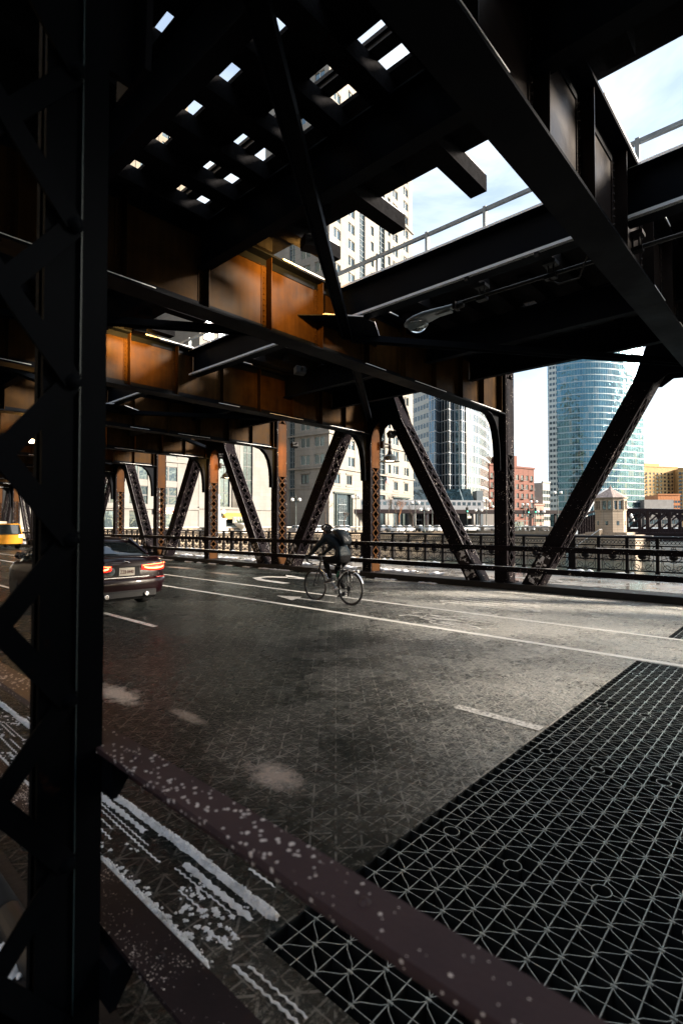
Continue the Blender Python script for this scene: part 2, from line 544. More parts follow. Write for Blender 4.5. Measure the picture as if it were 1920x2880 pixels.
# river + land: one sheet with the river channel cut into it
bank = [(-84, -400), (-84, 60), (-80, 95), (-62, 113), (-42, 121), (-42, 131), (-70, 150), (-110, 210), (-150, 330)]
land = MB()
for i in range(len(bank)-1):
    a, b_ = bank[i], bank[i+1]
    land.add([(a[0], a[1], 0), (b_[0], b_[1], 0), (-2500, b_[1]*(1.0) + (1200 if i == len(bank)-2 else 0), 0), (-2500, a[1]*1.0, 0)], [(0,1,2,3)])
land.add([(-84,-400,0), (-2500,-400,0), (-2500,-2500,0), (-84,-2500,0)], [(0,1,2,3)])
land.add([(-150,330,0), (60,330,0), (2500,2500,0), (-2500,2500,0), (-2500,1530,0)], [(0,1,2,3,4)])
land.add([(60,330,0), (60,-2500,0), (2500,-2500,0), (2500,2500,0)], [(0,1,2,3)])
struct(land.build('ground', M['asphalt']))
wat = MB(); wat.add([(-160,-2500,Z_W), (62,-2500,Z_W), (62,335,Z_W), (-160,335,Z_W)], [(0,1,2,3)])
struct(wat.build('river', M['water']))

# filled grid roadway (with the open grating cut out), beyond x=-1.7 the grid is open
rd = MB()
def slab(x0, x1, y0, y1, z=0.0, t=0.12):
    rd.box(x0, x1, y0, y1, z-t, z)
slab(-84, XR0, YK0, YK1)
slab(XR0, 6.0, YK0, 1.38); slab(XR0, 6.0, 7.32, 9.12); slab(6.0, 60, YK0, YK1)
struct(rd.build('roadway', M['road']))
so = MB()
so.box(-400, -84, YK0, YK1, 0.004, 0.02)
struct(so.build('street', M['asphalt']))

# open steel grating
gr = MB()
gz, gd = 0.0, 0.11
PX, PY = 0.0947, 0.1015
def ribbon(pts, w=0.0065, z1=gz, d=gd):
    """thin vertical ribbon through 2D points"""
    n = len(pts)
    vs = []
    for i, p in enumerate(pts):
        a = Vector(pts[max(i-1,0)]); c = Vector(pts[min(i+1,n-1)])
        t = (c-a).normalized(); nn = Vector((-t.y, t.x))*w/2
        q = Vector(p)
        vs += [(q.x+nn.x, q.y+nn.y, z1), (q.x-nn.x, q.y-nn.y, z1), (q.x-nn.x, q.y-nn.y, z1-d), (q.x+nn.x, q.y+nn.y, z1-d)]
    top, fs = [], []
    for i in range(n-1):
        a, c = i*4, i*4+4
        top.append((a, c, c+1, a+1))
        for j in (1, 2, 3):
            k = (j+1) % 4
            fs.append((a+j, c+j, c+k, a+k))
    gr.cur = 0; gr.add(vs, top); b0 = len(gr.v) - len(vs)
    gr.cur = 1
    for f in fs: gr.f.append(tuple(b0+q for q in f)); gr.m.append(1); gr.sm.append(False)
    gr.cur = 0
rings = [(-1.526, 2.575), (-1.151, 2.525), (-0.768, 2.63), (-1.533, 3.95), (-1.156, 3.9), (-0.777, 4.0), (-1.532, 5.33), (-1.162, 5.28), (-1.545, 6.66), (-1.183, 6.71), (-0.78, 5.35)]
rings += [(-0.40 + 0.375*i, 2.6 + 1.37*j + 0.05*(i % 2)) for i in range(6) for j in range(4)]
def open_field(x0, x1, y0, y1):
    i0, i1 = int(math.ceil((x0+1.34)/PX)), int(math.floor((x1+1.34)/PX))
    def near_ring(x, y): return any((x-a)**2 + (y-b)**2 < 0.044**2 for a, b in rings)
    for i in range(i0, i1+1):
        x = -1.34 + i*PX
        # bar along Y, broken at the rings
        cuts = sorted(b for a, b in rings if abs(a-x) < 0.03 and y0 < b < y1)
        ys = [y0] + [q for b in cuts for q in (b-0.043, b+0.043)] + [y1]
        for k in range(0, len(ys), 2): ribbon([(x, ys[k]), (x, ys[k+1])], 0.0048)
        if i == i1: continue
        # reticuline ribbon weaving between this bar and the next
        off = 2.937 + (0 if i % 2 == 0 else 0.1015)
        j0 = int(math.floor((y0-off)/(2*PY)))-1; j1 = int(math.ceil((y1-off)/(2*PY)))+1
        for j in range(j0, j1):
            ya = off + j*2*PY
            for (xa, yb, xb, yc) in ((x, ya, x+PX, ya+PY), (x+PX, ya+PY, x, ya+2*PY)):
                pts = []
                for t in (0, 0.13, 0.3, 0.5, 0.7, 0.87, 1):
                    # S-bend: leaves the node along the bar
                    s_ = smooth(t)
                    wx = 0.55*s_ + 0.45*t
                    pts.append((xa + (xb-xa)*(0.5*s_+0.5*smooth(s_)), yb + (yc-yb)*t))
                if pts[0][1] < y0 or pts[-1][1] > y1: continue
                if any(near_ring(px, py) for px, py in pts): continue
                ribbon(pts, 0.0036)
            # welded node pad
            if y0 < ya < y1 and not near_ring(x, ya): gr.box(x-0.011, x+0.011, ya-0.0045, ya+0.0045, gz-0.006, gz+0.0015)
    j0, j1 = int(math.ceil((y0-2.937)/PY)), int(math.floor((y1-2.937)/PY))
    for j in range(j0, j1+1):
        y = 2.937 + j*PY
        cuts = sorted(a for a, b in rings if abs(b-y) < 0.03 and x0 < a < x1)
        xs = [x0] + [q for a in cuts for q in (a-0.043, a+0.043)] + [x1]
        for k in range(0, len(xs), 2): ribbon([(xs[k], y), (xs[k+1], y)], 0.0033)
    for a, b in rings:
        if x0 < a < x1 and y0 < b < y1:
            ribbon([(a + 0.043*math.cos(t*math.pi/10), b + 0.043*math.sin(t*math.pi/10)) for t in range(21)], 0.0045)
    gr.cur = 1; gr.box(x0, x0+0.006, y0, y1, gz-gd, gz-0.004); gr.cur = 0
def grating_mat():
    m, nt, b = new_mat('galvanised_grating_bar')
    v = coord(nt, 'World')
    n = noise_n(nt, v, 30, 5, 0.7)
    L(nt, ramp(nt, n, [(0.3, (0.20, 0.22, 0.21)), (0.6, (0.50, 0.52, 0.48)), (0.8, (0.75, 0.75, 0.68))]), b.inputs['Base Color'])
    b.inputs['Metallic'].default_value = 0.35
    b.inputs['Roughness'].default_value = 0.38
    return m
M['grating'] = grating_mat()
open_field(XR0, 0.9, 1.38, 7.32)
open_field(XR0, 0.2, 9.12, YK1)
struct(gr.build('road_grating', [M['grating'], plain('dark_grating_side', (0.010, 0.012, 0.013), 0.6, spec=0.25)]))  # bar sides coloured darker than the tops
# steel below the deck
ub = MB()
for k in range(-3, 18):
    x = -1.62 - 4.62*k
    ub.box(x-0.2, x+0.2, -3.4, 17.6, -1.6, -0.2)
for y in [YK0 + i*1.22 for i in range(11)]:
    ub.box(-84, 16, y-0.09, y+0.09, -0.62, -0.14)
ub.box(-84, 60, 0.0, 0.7, -2.6, -1.7); ub.box(-84, 60, 13.0, 13.7, -2.6, -1.7)
struct(ub.build('roadway_floor_steel', M['dark']))

# painted markings
mk = MB()
def stripe(x0, x1, y, w=0.12, z=0.004):
    mk.add([(x0, y-w/2, z), (x1, y-w/2, z), (x1, y+w/2, z), (x0, y+w/2, z)], [(0,1,2,3)])
stripe(-84, 6, 7.40); stripe(-84, 6, 9.045, 0.10)
struct(mk.build('lane_marking', M['marking']))
mk = MB()
for i in range(10):
    a = -2.52 - i*7.62
    stripe(a, a+0.8 if i == 0 else a+2.0, 4.345, 0.11)
mk.add([(-9.56,8.17,.004),(-8.72,7.90,.004),(-8.80,8.13,.004),(-7.76,8.24,.004),(-7.76,8.30,.004),(-8.85,8.27,.004),(-8.95,8.42,.004)], [(0,1,2,3,4,5,6)])
struct(mk.build('lane_marking', M['marking_worn']))
# bicycle symbol between the two solid lines
bs = MB()
def pstroke(pts, w, closed=False, z=0.004):
    n = len(pts)
    vs = []
    for i, p in enumerate(pts):
        a = Vector(pts[i-1] if (closed or i > 0) else p); c = Vector(pts[(i+1) % n] if (closed or i < n-1) else p)
        t = (c-a).normalized(); nn = Vector((-t.y, t.x))*w/2; q = Vector(p)
        vs += [(q.x+nn.x, q.y+nn.y, z), (q.x-nn.x, q.y-nn.y, z)]
    fs = []
    for i in range(n if closed else n-1):
        j = (i+1) % n
        fs.append((2*i, 2*i+1, 2*j+1, 2*j))
    bs.add(vs, fs)
def ring2(cx, cy, rx, ry): return [(cx+rx*math.cos(t*math.pi/9), cy+ry*math.sin(t*math.pi/9)) for t in range(18)]
pstroke(ring2(-4.55, 7.80, 0.48, 0.14), 0.05, True)
pstroke(ring2(-4.50, 8.50, 0.48, 0.14), 0.05, True)
pstroke([(-4.55, 7.8), (-5.35, 7.98), (-5.45, 8.36), (-4.50, 8.5)], 0.06)
pstroke([(-5.35, 7.98), (-4.6, 8.2), (-5.45, 8.36)], 0.06)
pstroke([(-5.78, 7.92), (-5.7, 8.10), (-4.6, 8.2)], 0.07); pstroke([(-5.75, 8.30), (-5.7, 8.48)], 0.08)
struct(bs.build('bicycle_marking', M['marking_worn']))
# turn arrow in the far lane, then a worn lane word read as long strokes
bs = MB()
pstroke([(-11.3,10.05),(-12.6,10.15),(-13.2,10.45),(-13.2,10.9),(-12.6,11.2),(-12.2,11.25)], 0.26)
bs.add([(-13.3,11.75,.004),(-12.3,11.0,.004),(-11.75,11.2,.004),(-11.9,11.4,.004)], [(0,1,2,3)])
struct(bs.build('turn_arrow_marking', M['marking']))
bs = MB()
for i, y in enumerate((9.95, 10.22, 10.50, 10.78, 11.05, 11.32)):
    pstroke([(-6.15+0.05*i, y), (-4.1-0.1*i, y+0.03)], 0.085)
for a, b_ in ((0,1),(2,3),(4,5)):
    y0_ = (9.95, 10.22, 10.50, 10.78, 11.05, 11.32)[a]; y1_ = (9.95, 10.22, 10.50, 10.78, 11.05, 11.32)[b_]
    pstroke([(-6.1, y0_), (-6.2, (y0_+y1_)/2), (-6.05, y1_)], 0.12)
    pstroke([(-4.15-0.1*a, y0_), (-4.05-0.1*a, (y0_+y1_)/2), (-4.2-0.1*a, y1_)], 0.14)
struct(bs.build('lane_word_marking', M['marking_worn']))

# kerbs and pavements
kb = MB()
kb.box(-84, 60, YK1, 13.75, -0.1, 0.15); kb.box(-84, 60, -0.05, YK0, -0.1, 0.15)
kb.box(-84, 60, YK1-0.012, YK1+0.10, 0.12, 0.165); kb.box(-84, 60, YK0-0.10, YK0+0.012, 0.12, 0.165)
struct(kb.build('kerb', M['kerb']))
pv = MB(); pv.box(-84, 60, 13.75, 17.95, -0.1, 0.154)
struct(pv.build('pavement', M['walk']))
pv = MB(); pv.box(-84, 60, -3.6, -0.05, -0.1, 0.152)
struct(pv.build('walkway', M['near_walk']))
# half-round cable duct on the near kerb
pp = MB()
x = 0.2
while x > -12:
    pp.cyl((x, 0.655, 0.17), (x-0.63, 0.655, 0.17), 0.05, n=14); x -= 0.645
tag(pp.build('cable_duct', M['dark']), 'dark jointed cable duct lying along the near kerb under the rails', 'duct')

# ------------------------------------------------------------------ snow left by the plough
def blob(mb, x, y, r, h, z):
    n = 14; vs = [(x, y, z+h)]
    for rr, zz in ((0.5, 0.85), (0.85, 0.45), (1.0, -0.02)):
        for j in range(n):
            a = 2*math.pi*j/n
            k = r*rr*(1+lump((x*7+math.cos(a), y*5+math.sin(a), rr*0.3), 2.2, 0.9))
            vs.append((x+k*math.cos(a)*1.3, y+k*math.sin(a), z+h*zz))
    fs = [(0, 1+j, 1+(j+1) % n) for j in range(n)]
    for q in range(2):
        for j in range(n): fs.append((1+q*n+j, 1+(q+1)*n+j, 1+(q+1)*n+(j+1) % n, 1+q*n+(j+1) % n))
    mb.add(vs, fs, True)
def snow_strip(name, x0, x1, yf, w, h, label, z=0.0, seed=0, step=0.009, gap=0.0, zig=0.0, cat='snow'):
    mb = MB()
    n = int((x1-x0)/step)
    seg = []
    def flush():
        if len(seg) < 3: seg.clear(); return
        vs = []; K = 7
        for (x, y, ww, hh) in seg:
            for j in range(K):
                t = j/(K-1); a = math.pi*t
                px = x + lump((x, t*3, seed+5), 20, step*0.7)
                vs.append((px, y - math.cos(a)*ww/2, z + math.sin(a)**0.7*hh*(1+lump((x*1.0, t*0.9, seed), 13, 0.6)+lump((x, t*0.9, seed+2), 60, 0.45))+ (0 if 0<j<K-1 else -0.004)))
        fs = []
        for i in range(len(seg)-1):
            for j in range(K-1): fs.append((i*K+j, (i+1)*K+j, (i+1)*K+j+1, i*K+j+1))
        mb.add(vs, fs, True); seg.clear()
    for i in range(n+1):
        x = x0 + i*step
        g = noise.noise(Vector((x*1.7, seed*3.1, 0)))
        if g < gap - 0.5 if gap <= 0.5 else g < gap-0.5: flush(); continue
        y = yf(x) + lump((x, seed, 1), 6, w*0.18)
        if zig:
            ph = (x/zig) % 1.0
            y += (abs(ph-0.5)*2-0.5)*zig*0.26*(0.5+1.0*abs(noise.noise(Vector((x*5, seed, 7)))))
        ww = w*(1 + lump((x, seed, 9), 5, 0.5) + lump((x, seed, 3), 30, 0.30)); hh = h*(1 + lump((x, seed, 20), 6, 0.6) + lump((x, seed, 30), 40, 0.3))
        ends = min(1, (x-x0)/0.1 + 0.15, (x1-x)/0.06 + 0.15)
        seg.append((x, y, ww*ends, hh*ends))
    flush()
    o = mb.build(name, M['snow'])
    return stuff(o, label, cat)
snow_strip('snow_ridge', -9, -1.73, lambda x: 1.49+0.012*math.sin(x*2.1), 0.048, 0.009, 'thick white snow ridge on the road ending at the open grating', seed=1)
snow_strip('snow_ridge', -9, -1.72, lambda x: 1.150+0.008*math.sin(x*1.7), 0.055, 0.010, 'thick white snow ridge along the near kerb beside the speckled rail', seed=2)
snow_strip('snow_ridge', -4.5, -1.80, lambda x: 1.425, 0.030, 0.010, 'broken thin snow line just beside the thicker ridge', seed=3, gap=0.42, zig=0.06)
for j_, (y_, w_, g_, x1_, lb_) in enumerate(((1.385, 0.008, 0.46, -1.9, 'faint zigzag snow tyre track closest to the thin snow line'), (1.355, 0.010, 0.50, -2.1, 'zigzag snow tyre track, second from the thin snow line'),
        (1.315, 0.009, 0.52, -2.0, 'zigzag snow tyre track crossing the middle of the wheel marks'), (1.270, 0.011, 0.44, -0.7, 'long zigzag snow tyre track running down past the grating corner'),
        (1.235, 0.015, 0.52, -0.7, 'smeared zigzag snow track nearest the kerb ridge'), (1.62, 0.014, 0.60, -1.9, 'faint broken snow line on the road side of the ridges'), (1.57, 0.016, 0.56, -1.8, 'short broken snow streak just beyond the thick road ridge'))):
    snow_strip('snow_track', -5.2, x1_, lambda x, y_=y_: y_ + 0.006*math.sin(x*3+y_*9), w_, 0.0025, lb_, seed=12+j_, gap=g_, zig=0.045, cat='snow track', step=0.006)
cl = MB()
for (y0_, w_, n_) in ((1.49, 0.022, 1300), (1.15, 0.027, 1100)):
    for i in range(n_):
        x = -1.76 - rnd.random()**1.25*4.5
        d_ = rnd.gauss(0, 0.55); 
        if abs(d_) > 1.5: continue
        y = y0_ + 0.012*math.sin(x*2.1) + d_*w_
        k_ = max(0.15, 1-abs(d_)*0.55)*(0.6+0.8*(0.5+noise.noise(Vector((x*3, y0_*7, 2)))))
        blob(cl, x, y, rnd.uniform(0.005, 0.017)*k_, rnd.uniform(0.008, 0.024)*k_, 0.003)
stuff(cl.build('snow_clumps', M['snow']), 'granular lumps of snow heaped along the two ploughed ridges', 'snow')
sl = MB()
for i in range(900):
    x = -rnd.uniform(1.78, 5.5); y = 1.19 + rnd.random()*0.33
    if noise.noise(Vector((x*2.2, y*9, 4))) < 0.02: continue
    blob(sl, x, y, rnd.uniform(0.003, 0.014), 0.004, 0.0)
stuff(sl.build('slush', M['snow']), 'crumbs of dirty slush between the tyre tracks on the near lane', 'slush')
snow_strip('snow_ridge', -40, -8, lambda x: 12.82, 0.16, 0.03, 'dirty snow along the far kerb beyond the car', seed=8, gap=0.45, step=0.06)
snow_strip('snow_ridge', -60, -8, lambda x: 13.9, 0.30, 0.07, 'snow heaped on the far pavement behind the truss posts', z=0.15, seed=9, gap=0.42, step=0.08)
snow_strip('snow_ridge', -60, -4, lambda x: 17.3, 0.35, 0.10, 'snow lying along the foot of the ornamental railing', z=0.15, seed=11, gap=0.45, step=0.08)
# scraps on the near walkway

sp = MB()
for i in range(160):
    x = -rnd.uniform(0.7, 5.0); y = 0.62 - rnd.random()**1.6*0.75
    blob(sp, x, y, rnd.uniform(0.006, 0.04), rnd.uniform(0.004, 0.012), 0.155)
for (x, y, r) in ((-1.72, 0.36, 0.06), (-1.95, 0.30, 0.09), (-1.62, 0.22, 0.07), (-2.4, 0.5, 0.08), (-2.2, 0.58, 0.05)):
    blob(sp, x, y, r, 0.02, 0.155)
stuff(sp.build('snow_scraps', M['snow']), 'scraps of snow on the dark walkway behind the near post', 'snow')
# ------------------------------------------------------------------ the steel bridge
bridge = empty('steel_bridge', (-1.62, 6.85, 0))
tag(bridge, 'dark maroon double-deck riveted truss bridge with railway ties overhead', 'bridge')
OX, OY = -1.62, 6.85
def bput(name, me, loc, rot=None):
    o = put(name, me, bridge, (loc[0]-OX, loc[1]-OY, loc[2]))
    if rot is not None: o.rotation_euler = rot
    return o
PITCH = 4.62
def PXk(k): return -1.62 - PITCH*k
YN, YF = 0.368, 13.35     # truss planes
ZB, ZT = 4.63, 5.80      # floor beam
ZTOP = 6.9

M['lace'] = steel('glow_tinted_brown_lacing', (0.028, 0.0125, 0.0055), (0.060, 0.026, 0.009), spec=0.02)  # brown lacing with the orange glow of lit posts put into its colour
def laced(mb, z0, z1, battens, hx=0.165, hy=0.25, pitch=0.415, fl=0.135, front_rivets=False, sides=(-1, 1), bw=0.060, inset=0.10, far_fl=None, zoff=0.1):
    """two channels (plates at y=-hy, +hy) laced on the +x and -x faces"""
    t = 0.016
    for s in (-1, 1):
        mb.box(-hx, hx, s*hy, s*(hy-t), z0, z1)
        for q in (-1, 1):
            mb.box(q*hx, q*(hx-t), s*(hy-t), s*(hy-(fl if q > 0 or far_fl is None else far_fl)), z0, z1)
            mb.box(q*(hx+0.001), q*(hx+0.012), s*hy, s*(hy-0.07), z0, z1)     # proud angle leg
    zs = z0 + zoff
    while zs + pitch < z1:
        mid = zs + pitch/2
        if not any(a < mid < b for a, b in battens):
            mb.cur = 1
            for q in sides:
                for (ya, yb, dx) in ((-1, 1, 0.010), (1, -1, 0.022)):
                    mb.bar((q*(hx+dx), ya*(hy-inset), zs), (q*(hx+dx), yb*(hy-inset), zs+pitch), bw, 0.010, up=(1,0,0))
                for s in (-1, 1):
                    mb.rivet((q*(hx+0.027), s*(hy-inset), zs), (q,0,0), 0.022, 0.018)
            mb.cur = 0
        zs += pitch
    mb.cur = 1
    for a, b in battens:
        for q in (-1, 1): mb.box(q*(hx+0.013), q*(hx+0.024), -(hy-0.05), hy-0.05, a, b)
        z = a + 0.08
        while z < b:
            for q in (-1, 1):
                for s in (-1, 1): mb.rivet((q*(hx+0.025), s*(hy-0.10), z), (q,0,0), 0.016, 0.012)
            z += 0.14
    mb.cur = 0
    if front_rivets:
        z = z0 + 0.2
        while z < z1 - 0.1:
            for s in (-1, 1):
                for q in (-1, 1): mb.rivet((q*(hx-0.05), s*hy, z), (0,s,0), 0.017, 0.013)
                if int(z*10) % 3 == 0: mb.rivet((0, s*hy, z), (0,s,0), 0.017, 0.013)
            z += 0.16

mb = MB(); laced(mb, 0.12, ZTOP, [(3.55, 5.6), (0.12, 0.55)], front_rivets=False, pitch=0.30, bw=0.036)
mb.box(-0.24, 0.24, -0.33, 0.33, 0.15, 0.18)
for s in (-1, 1):
    z = 0.3
    while z < 1.2:
        for q in (-1, 0, 1): mb.rivet((q*0.11, s*0.25, z), (0, s, 0), 0.017, 0.013)
        z += 0.12
me_post = mb.mesh('post', [M['steel_low'], M['lace']]); me_post_d = me_post.copy(); me_post_d.materials[1] = M['steel_low']
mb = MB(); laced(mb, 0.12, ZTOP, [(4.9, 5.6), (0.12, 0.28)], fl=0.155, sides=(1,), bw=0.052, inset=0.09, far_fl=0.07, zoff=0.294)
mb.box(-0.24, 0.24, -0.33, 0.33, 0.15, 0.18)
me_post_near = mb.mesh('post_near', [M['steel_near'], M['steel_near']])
mb = MB(); mb.box(0.1662, 0.169, 0.243, 0.249, 0.2, 6.5); mb.box(0.1772, 0.180, 0.179, 0.182, 0.2, 6.5)  # thin strips painting in bluish highlights on the near post edges
me_nedge = mb.mesh('edge_highlight', M['edge_teal'])
SL = 0.552
ang = math.atan(SL)
LEN = 6.7/math.cos(ang)
mb = MB(); laced(mb, 0, LEN, [(LEN-2.2, LEN), (0, 1.1)], hx=0.19, front_rivets=True, pitch=0.32, bw=0.038)
me_diag = mb.mesh('diagonal', [M['steel_low'], M['steel_low']])
# painted highlight strips along the outer angle edges, and pale peeling patches near the feet
M['bare'] = plain('edge_highlight_metal', (0.42, 0.40, 0.40), 0.35, 0.6)  # pale colour that paints in the highlights on the diagonal edges
me_edge = {}
for sgn in (-1, 1):
    mb = MB()
    if sgn < 0: mb.box(0.199, 0.207, -0.257, -0.251, 0.9, LEN-1.2)
    mb.box(0.199, 0.204, 0.251, 0.256, 0.9, LEN-1.2)
    me_edge[sgn] = mb.mesh('edge_highlight', M['bare'])
def scab_mat():
    m, nt, b = new_mat('peeling_pale_paint')
    v = coord(nt, 'World')
    n = noise_n(nt, v, 7.5, 5, 0.6)
    mk_ = ramp(nt, n, [(0.52, (0,0,0)), (0.535, (1,1,1))])
    L(nt, mixc(nt, mk_, (0.012, 0.008, 0.009), (0.55, 0.53, 0.55)), b.inputs['Base Color'])
    b.inputs['Roughness'].default_value = 0.6; b.inputs['Specular IOR Level'].default_value = 0.2
    return m
mb = MB(); mb.box(-0.14, 0.14, -0.2545, -0.2515, 0.42, 1.25)
me_scab = mb.mesh('paint_scab', scab_mat())
KM, KP = -4, 12
for k in range(KM, KP+1):
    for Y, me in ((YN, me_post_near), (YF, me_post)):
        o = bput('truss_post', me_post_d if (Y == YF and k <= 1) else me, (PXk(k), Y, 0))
        if Y == YN: put('edge_highlight', me_nedge, o)
for k in range(KM, KP+1):
    # diagonals: feet beside odd posts, heads beside even posts
    if k % 2 == 0: continue
    for sgn in (-1, 1):
        for Y in (YN, YF):
            x0 = PXk(k) + sgn*(0.82 - SL*0.35)
            o = bput('diagonal', me_diag, (x0, Y, -0.15), (0, sgn*ang, 0))
            if Y == YF:
                put('edge_highlight', me_edge[sgn], o)
                put('paint_scab', me_scab, o)
# gusset webs at post heads (where diagonals meet)
for k in range(KM, KP+1):
    if k % 2: continue
    for Y in (YN, YF):
        for s in (-1, 1):
            mb = MB()
            y = s*0.268
            mb.prism([(-1.42, 4.92), (-0.95, 4.82), (-0.72, 4.98), (-0.50, 4.96), (-0.36, 4.84), (-0.25, 4.60), (-0.17, 4.15), (0.17, 4.15), (0.25, 4.60), (0.36, 4.84), (0.50, 4.96), (0.72, 4.98), (0.95, 4.82), (1.42, 4.92), (0.95, 6.2), (-0.95, 6.2)], 'y', y-0.008, y+0.008)
            if 'me_gus%d' % s not in globals():
                globals()['me_gus%d' % s] = mb.mesh('gusset', M['steel'])
            bput('gusset_plate', globals()['me_gus%d' % s], (PXk(k), Y, 0))
# top chord
for Y in (YN, YF):
    mb = MB()
    for s in (-1, 1): mb.box(PXk(KP)-0.5, PXk(KM)+0.5, s*0.27, s*0.25, 6.35, 6.9)
    mb.box(PXk(KP)-0.5, PXk(KM)+0.5, -0.3, 0.3, 6.9, 6.93)
    x0 = mb
    o = mb.build('top_chord', M['steel'], bridge); o.location = (-OX, Y-OY, 0)

# floor beams
def floor_beam(detail=True):
    mb = MB()
    y0, y1 = 0.62, 13.08
    mb.box(-0.01, 0.01, y0, y1, ZB+0.02, ZT-0.02)
    ys = [0.75, 1.7, 2.85, 4.0, 5.10, 6.22, 7.45, 8.6, 9.75, 10.9, 11.95, 12.95]
    for i, y in enumerate(ys):
        for q in (-1, 1):
            w = 0.10
            mb.box(q*0.01, q*0.022, y-w, y+0.0, ZB+0.02, ZT-0.02)     # leg on the web
            mb.box(q*0.022, q*0.15, y-0.012, y, ZB+0.02, ZT-0.02)      # outstanding leg
            z = ZB + 0.1
            while z < ZT - 0.06:
                mb.rivet((q*0.022, y-0.055, z), (q,0,0), 0.018, 0.016); z += 0.085
    web = mb.mesh('floor_beam', M['steel_web'])
    mb = MB()
    mb.box(-0.18, 0.18, y0, y1, ZB-0.012, ZB+0.02)
    for q in (-1, 1): mb.box(q*0.0105, q*0.024, y0, y1, ZB+0.02, ZB+0.13)
    bot = mb.mesh('bottom_flange', M['steel'])
    mb = MB(); mb.box(-0.18, 0.18, y0, y1, ZT-0.02, ZT+0.012)
    for q in (-1, 1): mb.box(q*0.0105, q*0.024, y0, y1, ZT-0.13, ZT-0.02)
    top = mb.mesh('top_flange', M['steel'])
    mb = MB()
    # light snow on the flange ledges, in runs
    for (a, b_) in ((5.3, 8.3),):
        mb.box(0.06, 0.185, a, b_, ZT+0.012, ZT+0.034)
    for (a, b_) in ((0.9, 3.2), (7.3, 7.9), (8.9, 10.1), (11.2, 12.8)):
        mb.box(0.155, 0.184, a, b_, ZB+0.02, ZB+0.031)
    snow = mb.mesh('snow_line', M['snow_fresh'])
    mb = MB()
    pts = [(12.15, ZB-0.014), (12.45, 4.55), (12.66, 4.38), (12.80, 4.15), (12.88, 3.85), (12.92, 3.5), (12.93, 3.12)]
    mb.prism(pts + [(13.085, 3.12), (13.085, ZB-0.014)], 'x', -0.012, 0.012)
    for i in range(len(pts)-1):
        mb.bar((0, pts[i][0], pts[i][1]), (0, pts[i+1][0], pts[i+1][1]), 0.20, 0.02, up=(0, 1, 1))
    br = mb.mesh('knee_bracket', M['steel'])
    return web, bot, top, snow, br
FB = floor_beam()
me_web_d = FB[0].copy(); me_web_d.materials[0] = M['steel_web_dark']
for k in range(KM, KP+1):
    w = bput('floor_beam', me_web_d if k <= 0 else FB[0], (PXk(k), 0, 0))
    put('bottom_flange', FB[1], w); put('top_flange', FB[2], w)
    put('snow_line', FB[3], w)
    put('knee_bracket', FB[4], w)
    o = put('knee_bracket', FB[4], w); o.rotation_euler = (0, 0, math.pi); o.location = (0, 13.7, 0)

# stringers between floor beams
def stringer_mesh(z0, z1, w, name, mat, edge_snow=False):
    mb = MB()
    h = PITCH/2 - 0.03
    mb.box(-h, h, -0.009, 0.009, z0+0.02, z1-0.02)
    mb.box(-h, h, -w/2, w/2, z0, z0+0.02); mb.box(-h, h, -w/2, w/2, z1-0.02, z1)
    return mb.mesh(name, mat)
me_str = stringer_mesh(5.20, 5.785, 0.16, 'stringer', M['steel'])
me_fas = stringer_mesh(5.20, 5.785, 0.26, 'fascia', M['steel'])
mb = MB()
h = PITCH/2 - 0.03
mb.box(-h, h+0.0, -0.1305, -0.07, 5.20, 5.238); mb.box(-h, h, -0.1305, -0.05, 5.772, 5.805)
me_fsnow = mb.mesh('snow_line', M['snow_fresh'])
for k in range(KM, KP):
    xc = (PXk(k)+PXk(k+1))/2
    for y in (2.20, 3.95, 9.55, 11.45): bput('stringer', me_str, (xc, y, 0))
    o = bput('stringer', me_fas, (xc, 6.68, 0))
    put('snow_line', me_fsnow, o)
# handrail on the middle stringer
mb = MB()
mb.box(PXk(KP), PXk(KM), -0.022, 0.022, 6.075, 6.125)
x = -4.31 + 0.95*12
while x > PXk(KP):
    mb.box(x-0.022, x+0.022, -0.03, 0.03, 5.785, 6.14)
    mb.box(x-0.05, x+0.05, -0.06, 0.06, 5.786, 5.80)
    x -= 0.95
o = mb.build('handrail', M['galv'], bridge); o.location = (-OX, 6.65-OY, 0)
o = o.copy(); col.objects.link(o); o.location = (-OX, 0.35-OY, 0.6)
# ties
me_tie = {}
def tie_mesh(y0, y1):
    key = (y0, y1)
    if key not in me_tie:
        mb = MB(); mb.box(-0.11, 0.11, y0, y1, 5.80, 6.0)
        me_tie[key] = mb.mesh('tie', M['timber'])
    return me_tie[key]
nt_ = 0
rest = MB()
for i in range(-16, 90):
    x = -3.05 - 0.61*i
    if x < PXk(KP): break
    lng = (i % 2 == 0)
    for side in (0, 1):
        a, b_ = (0.75, 5.87 if lng else 5.02) if side == 0 else (7.83 if lng else 8.62, 12.95)
        if -3 <= i < 47:
            o = bput('tie', tie_mesh(a, b_), (x, 0, 0)); nt_ += 1
            if i % 3 == 0 and False: pass
        else:
            rest.box(x-0.11-OX, x+0.11-OX, a-OY, b_-OY, 5.80, 6.0)
o = rest.build('far_ties', M['timber'], bridge); o['kind'] = 'stuff'
# snow on tie ends
mb = MB()
for i in range(-3, 30):
    x = -3.05 - 0.61*i
    if i % 2 == 0:
        mb.box(x-0.09, x+0.10, 5.36, 5.84, 6.0, 6.025+0.01*math.sin(i*3))
        mb.box(x-0.09, x+0.10, 7.86, 8.5, 6.0, 6.03)
o = mb.build('snow_on_ties', M['snow'], bridge); o.location = (-OX, -OY, 0); o['kind'] = 'stuff'
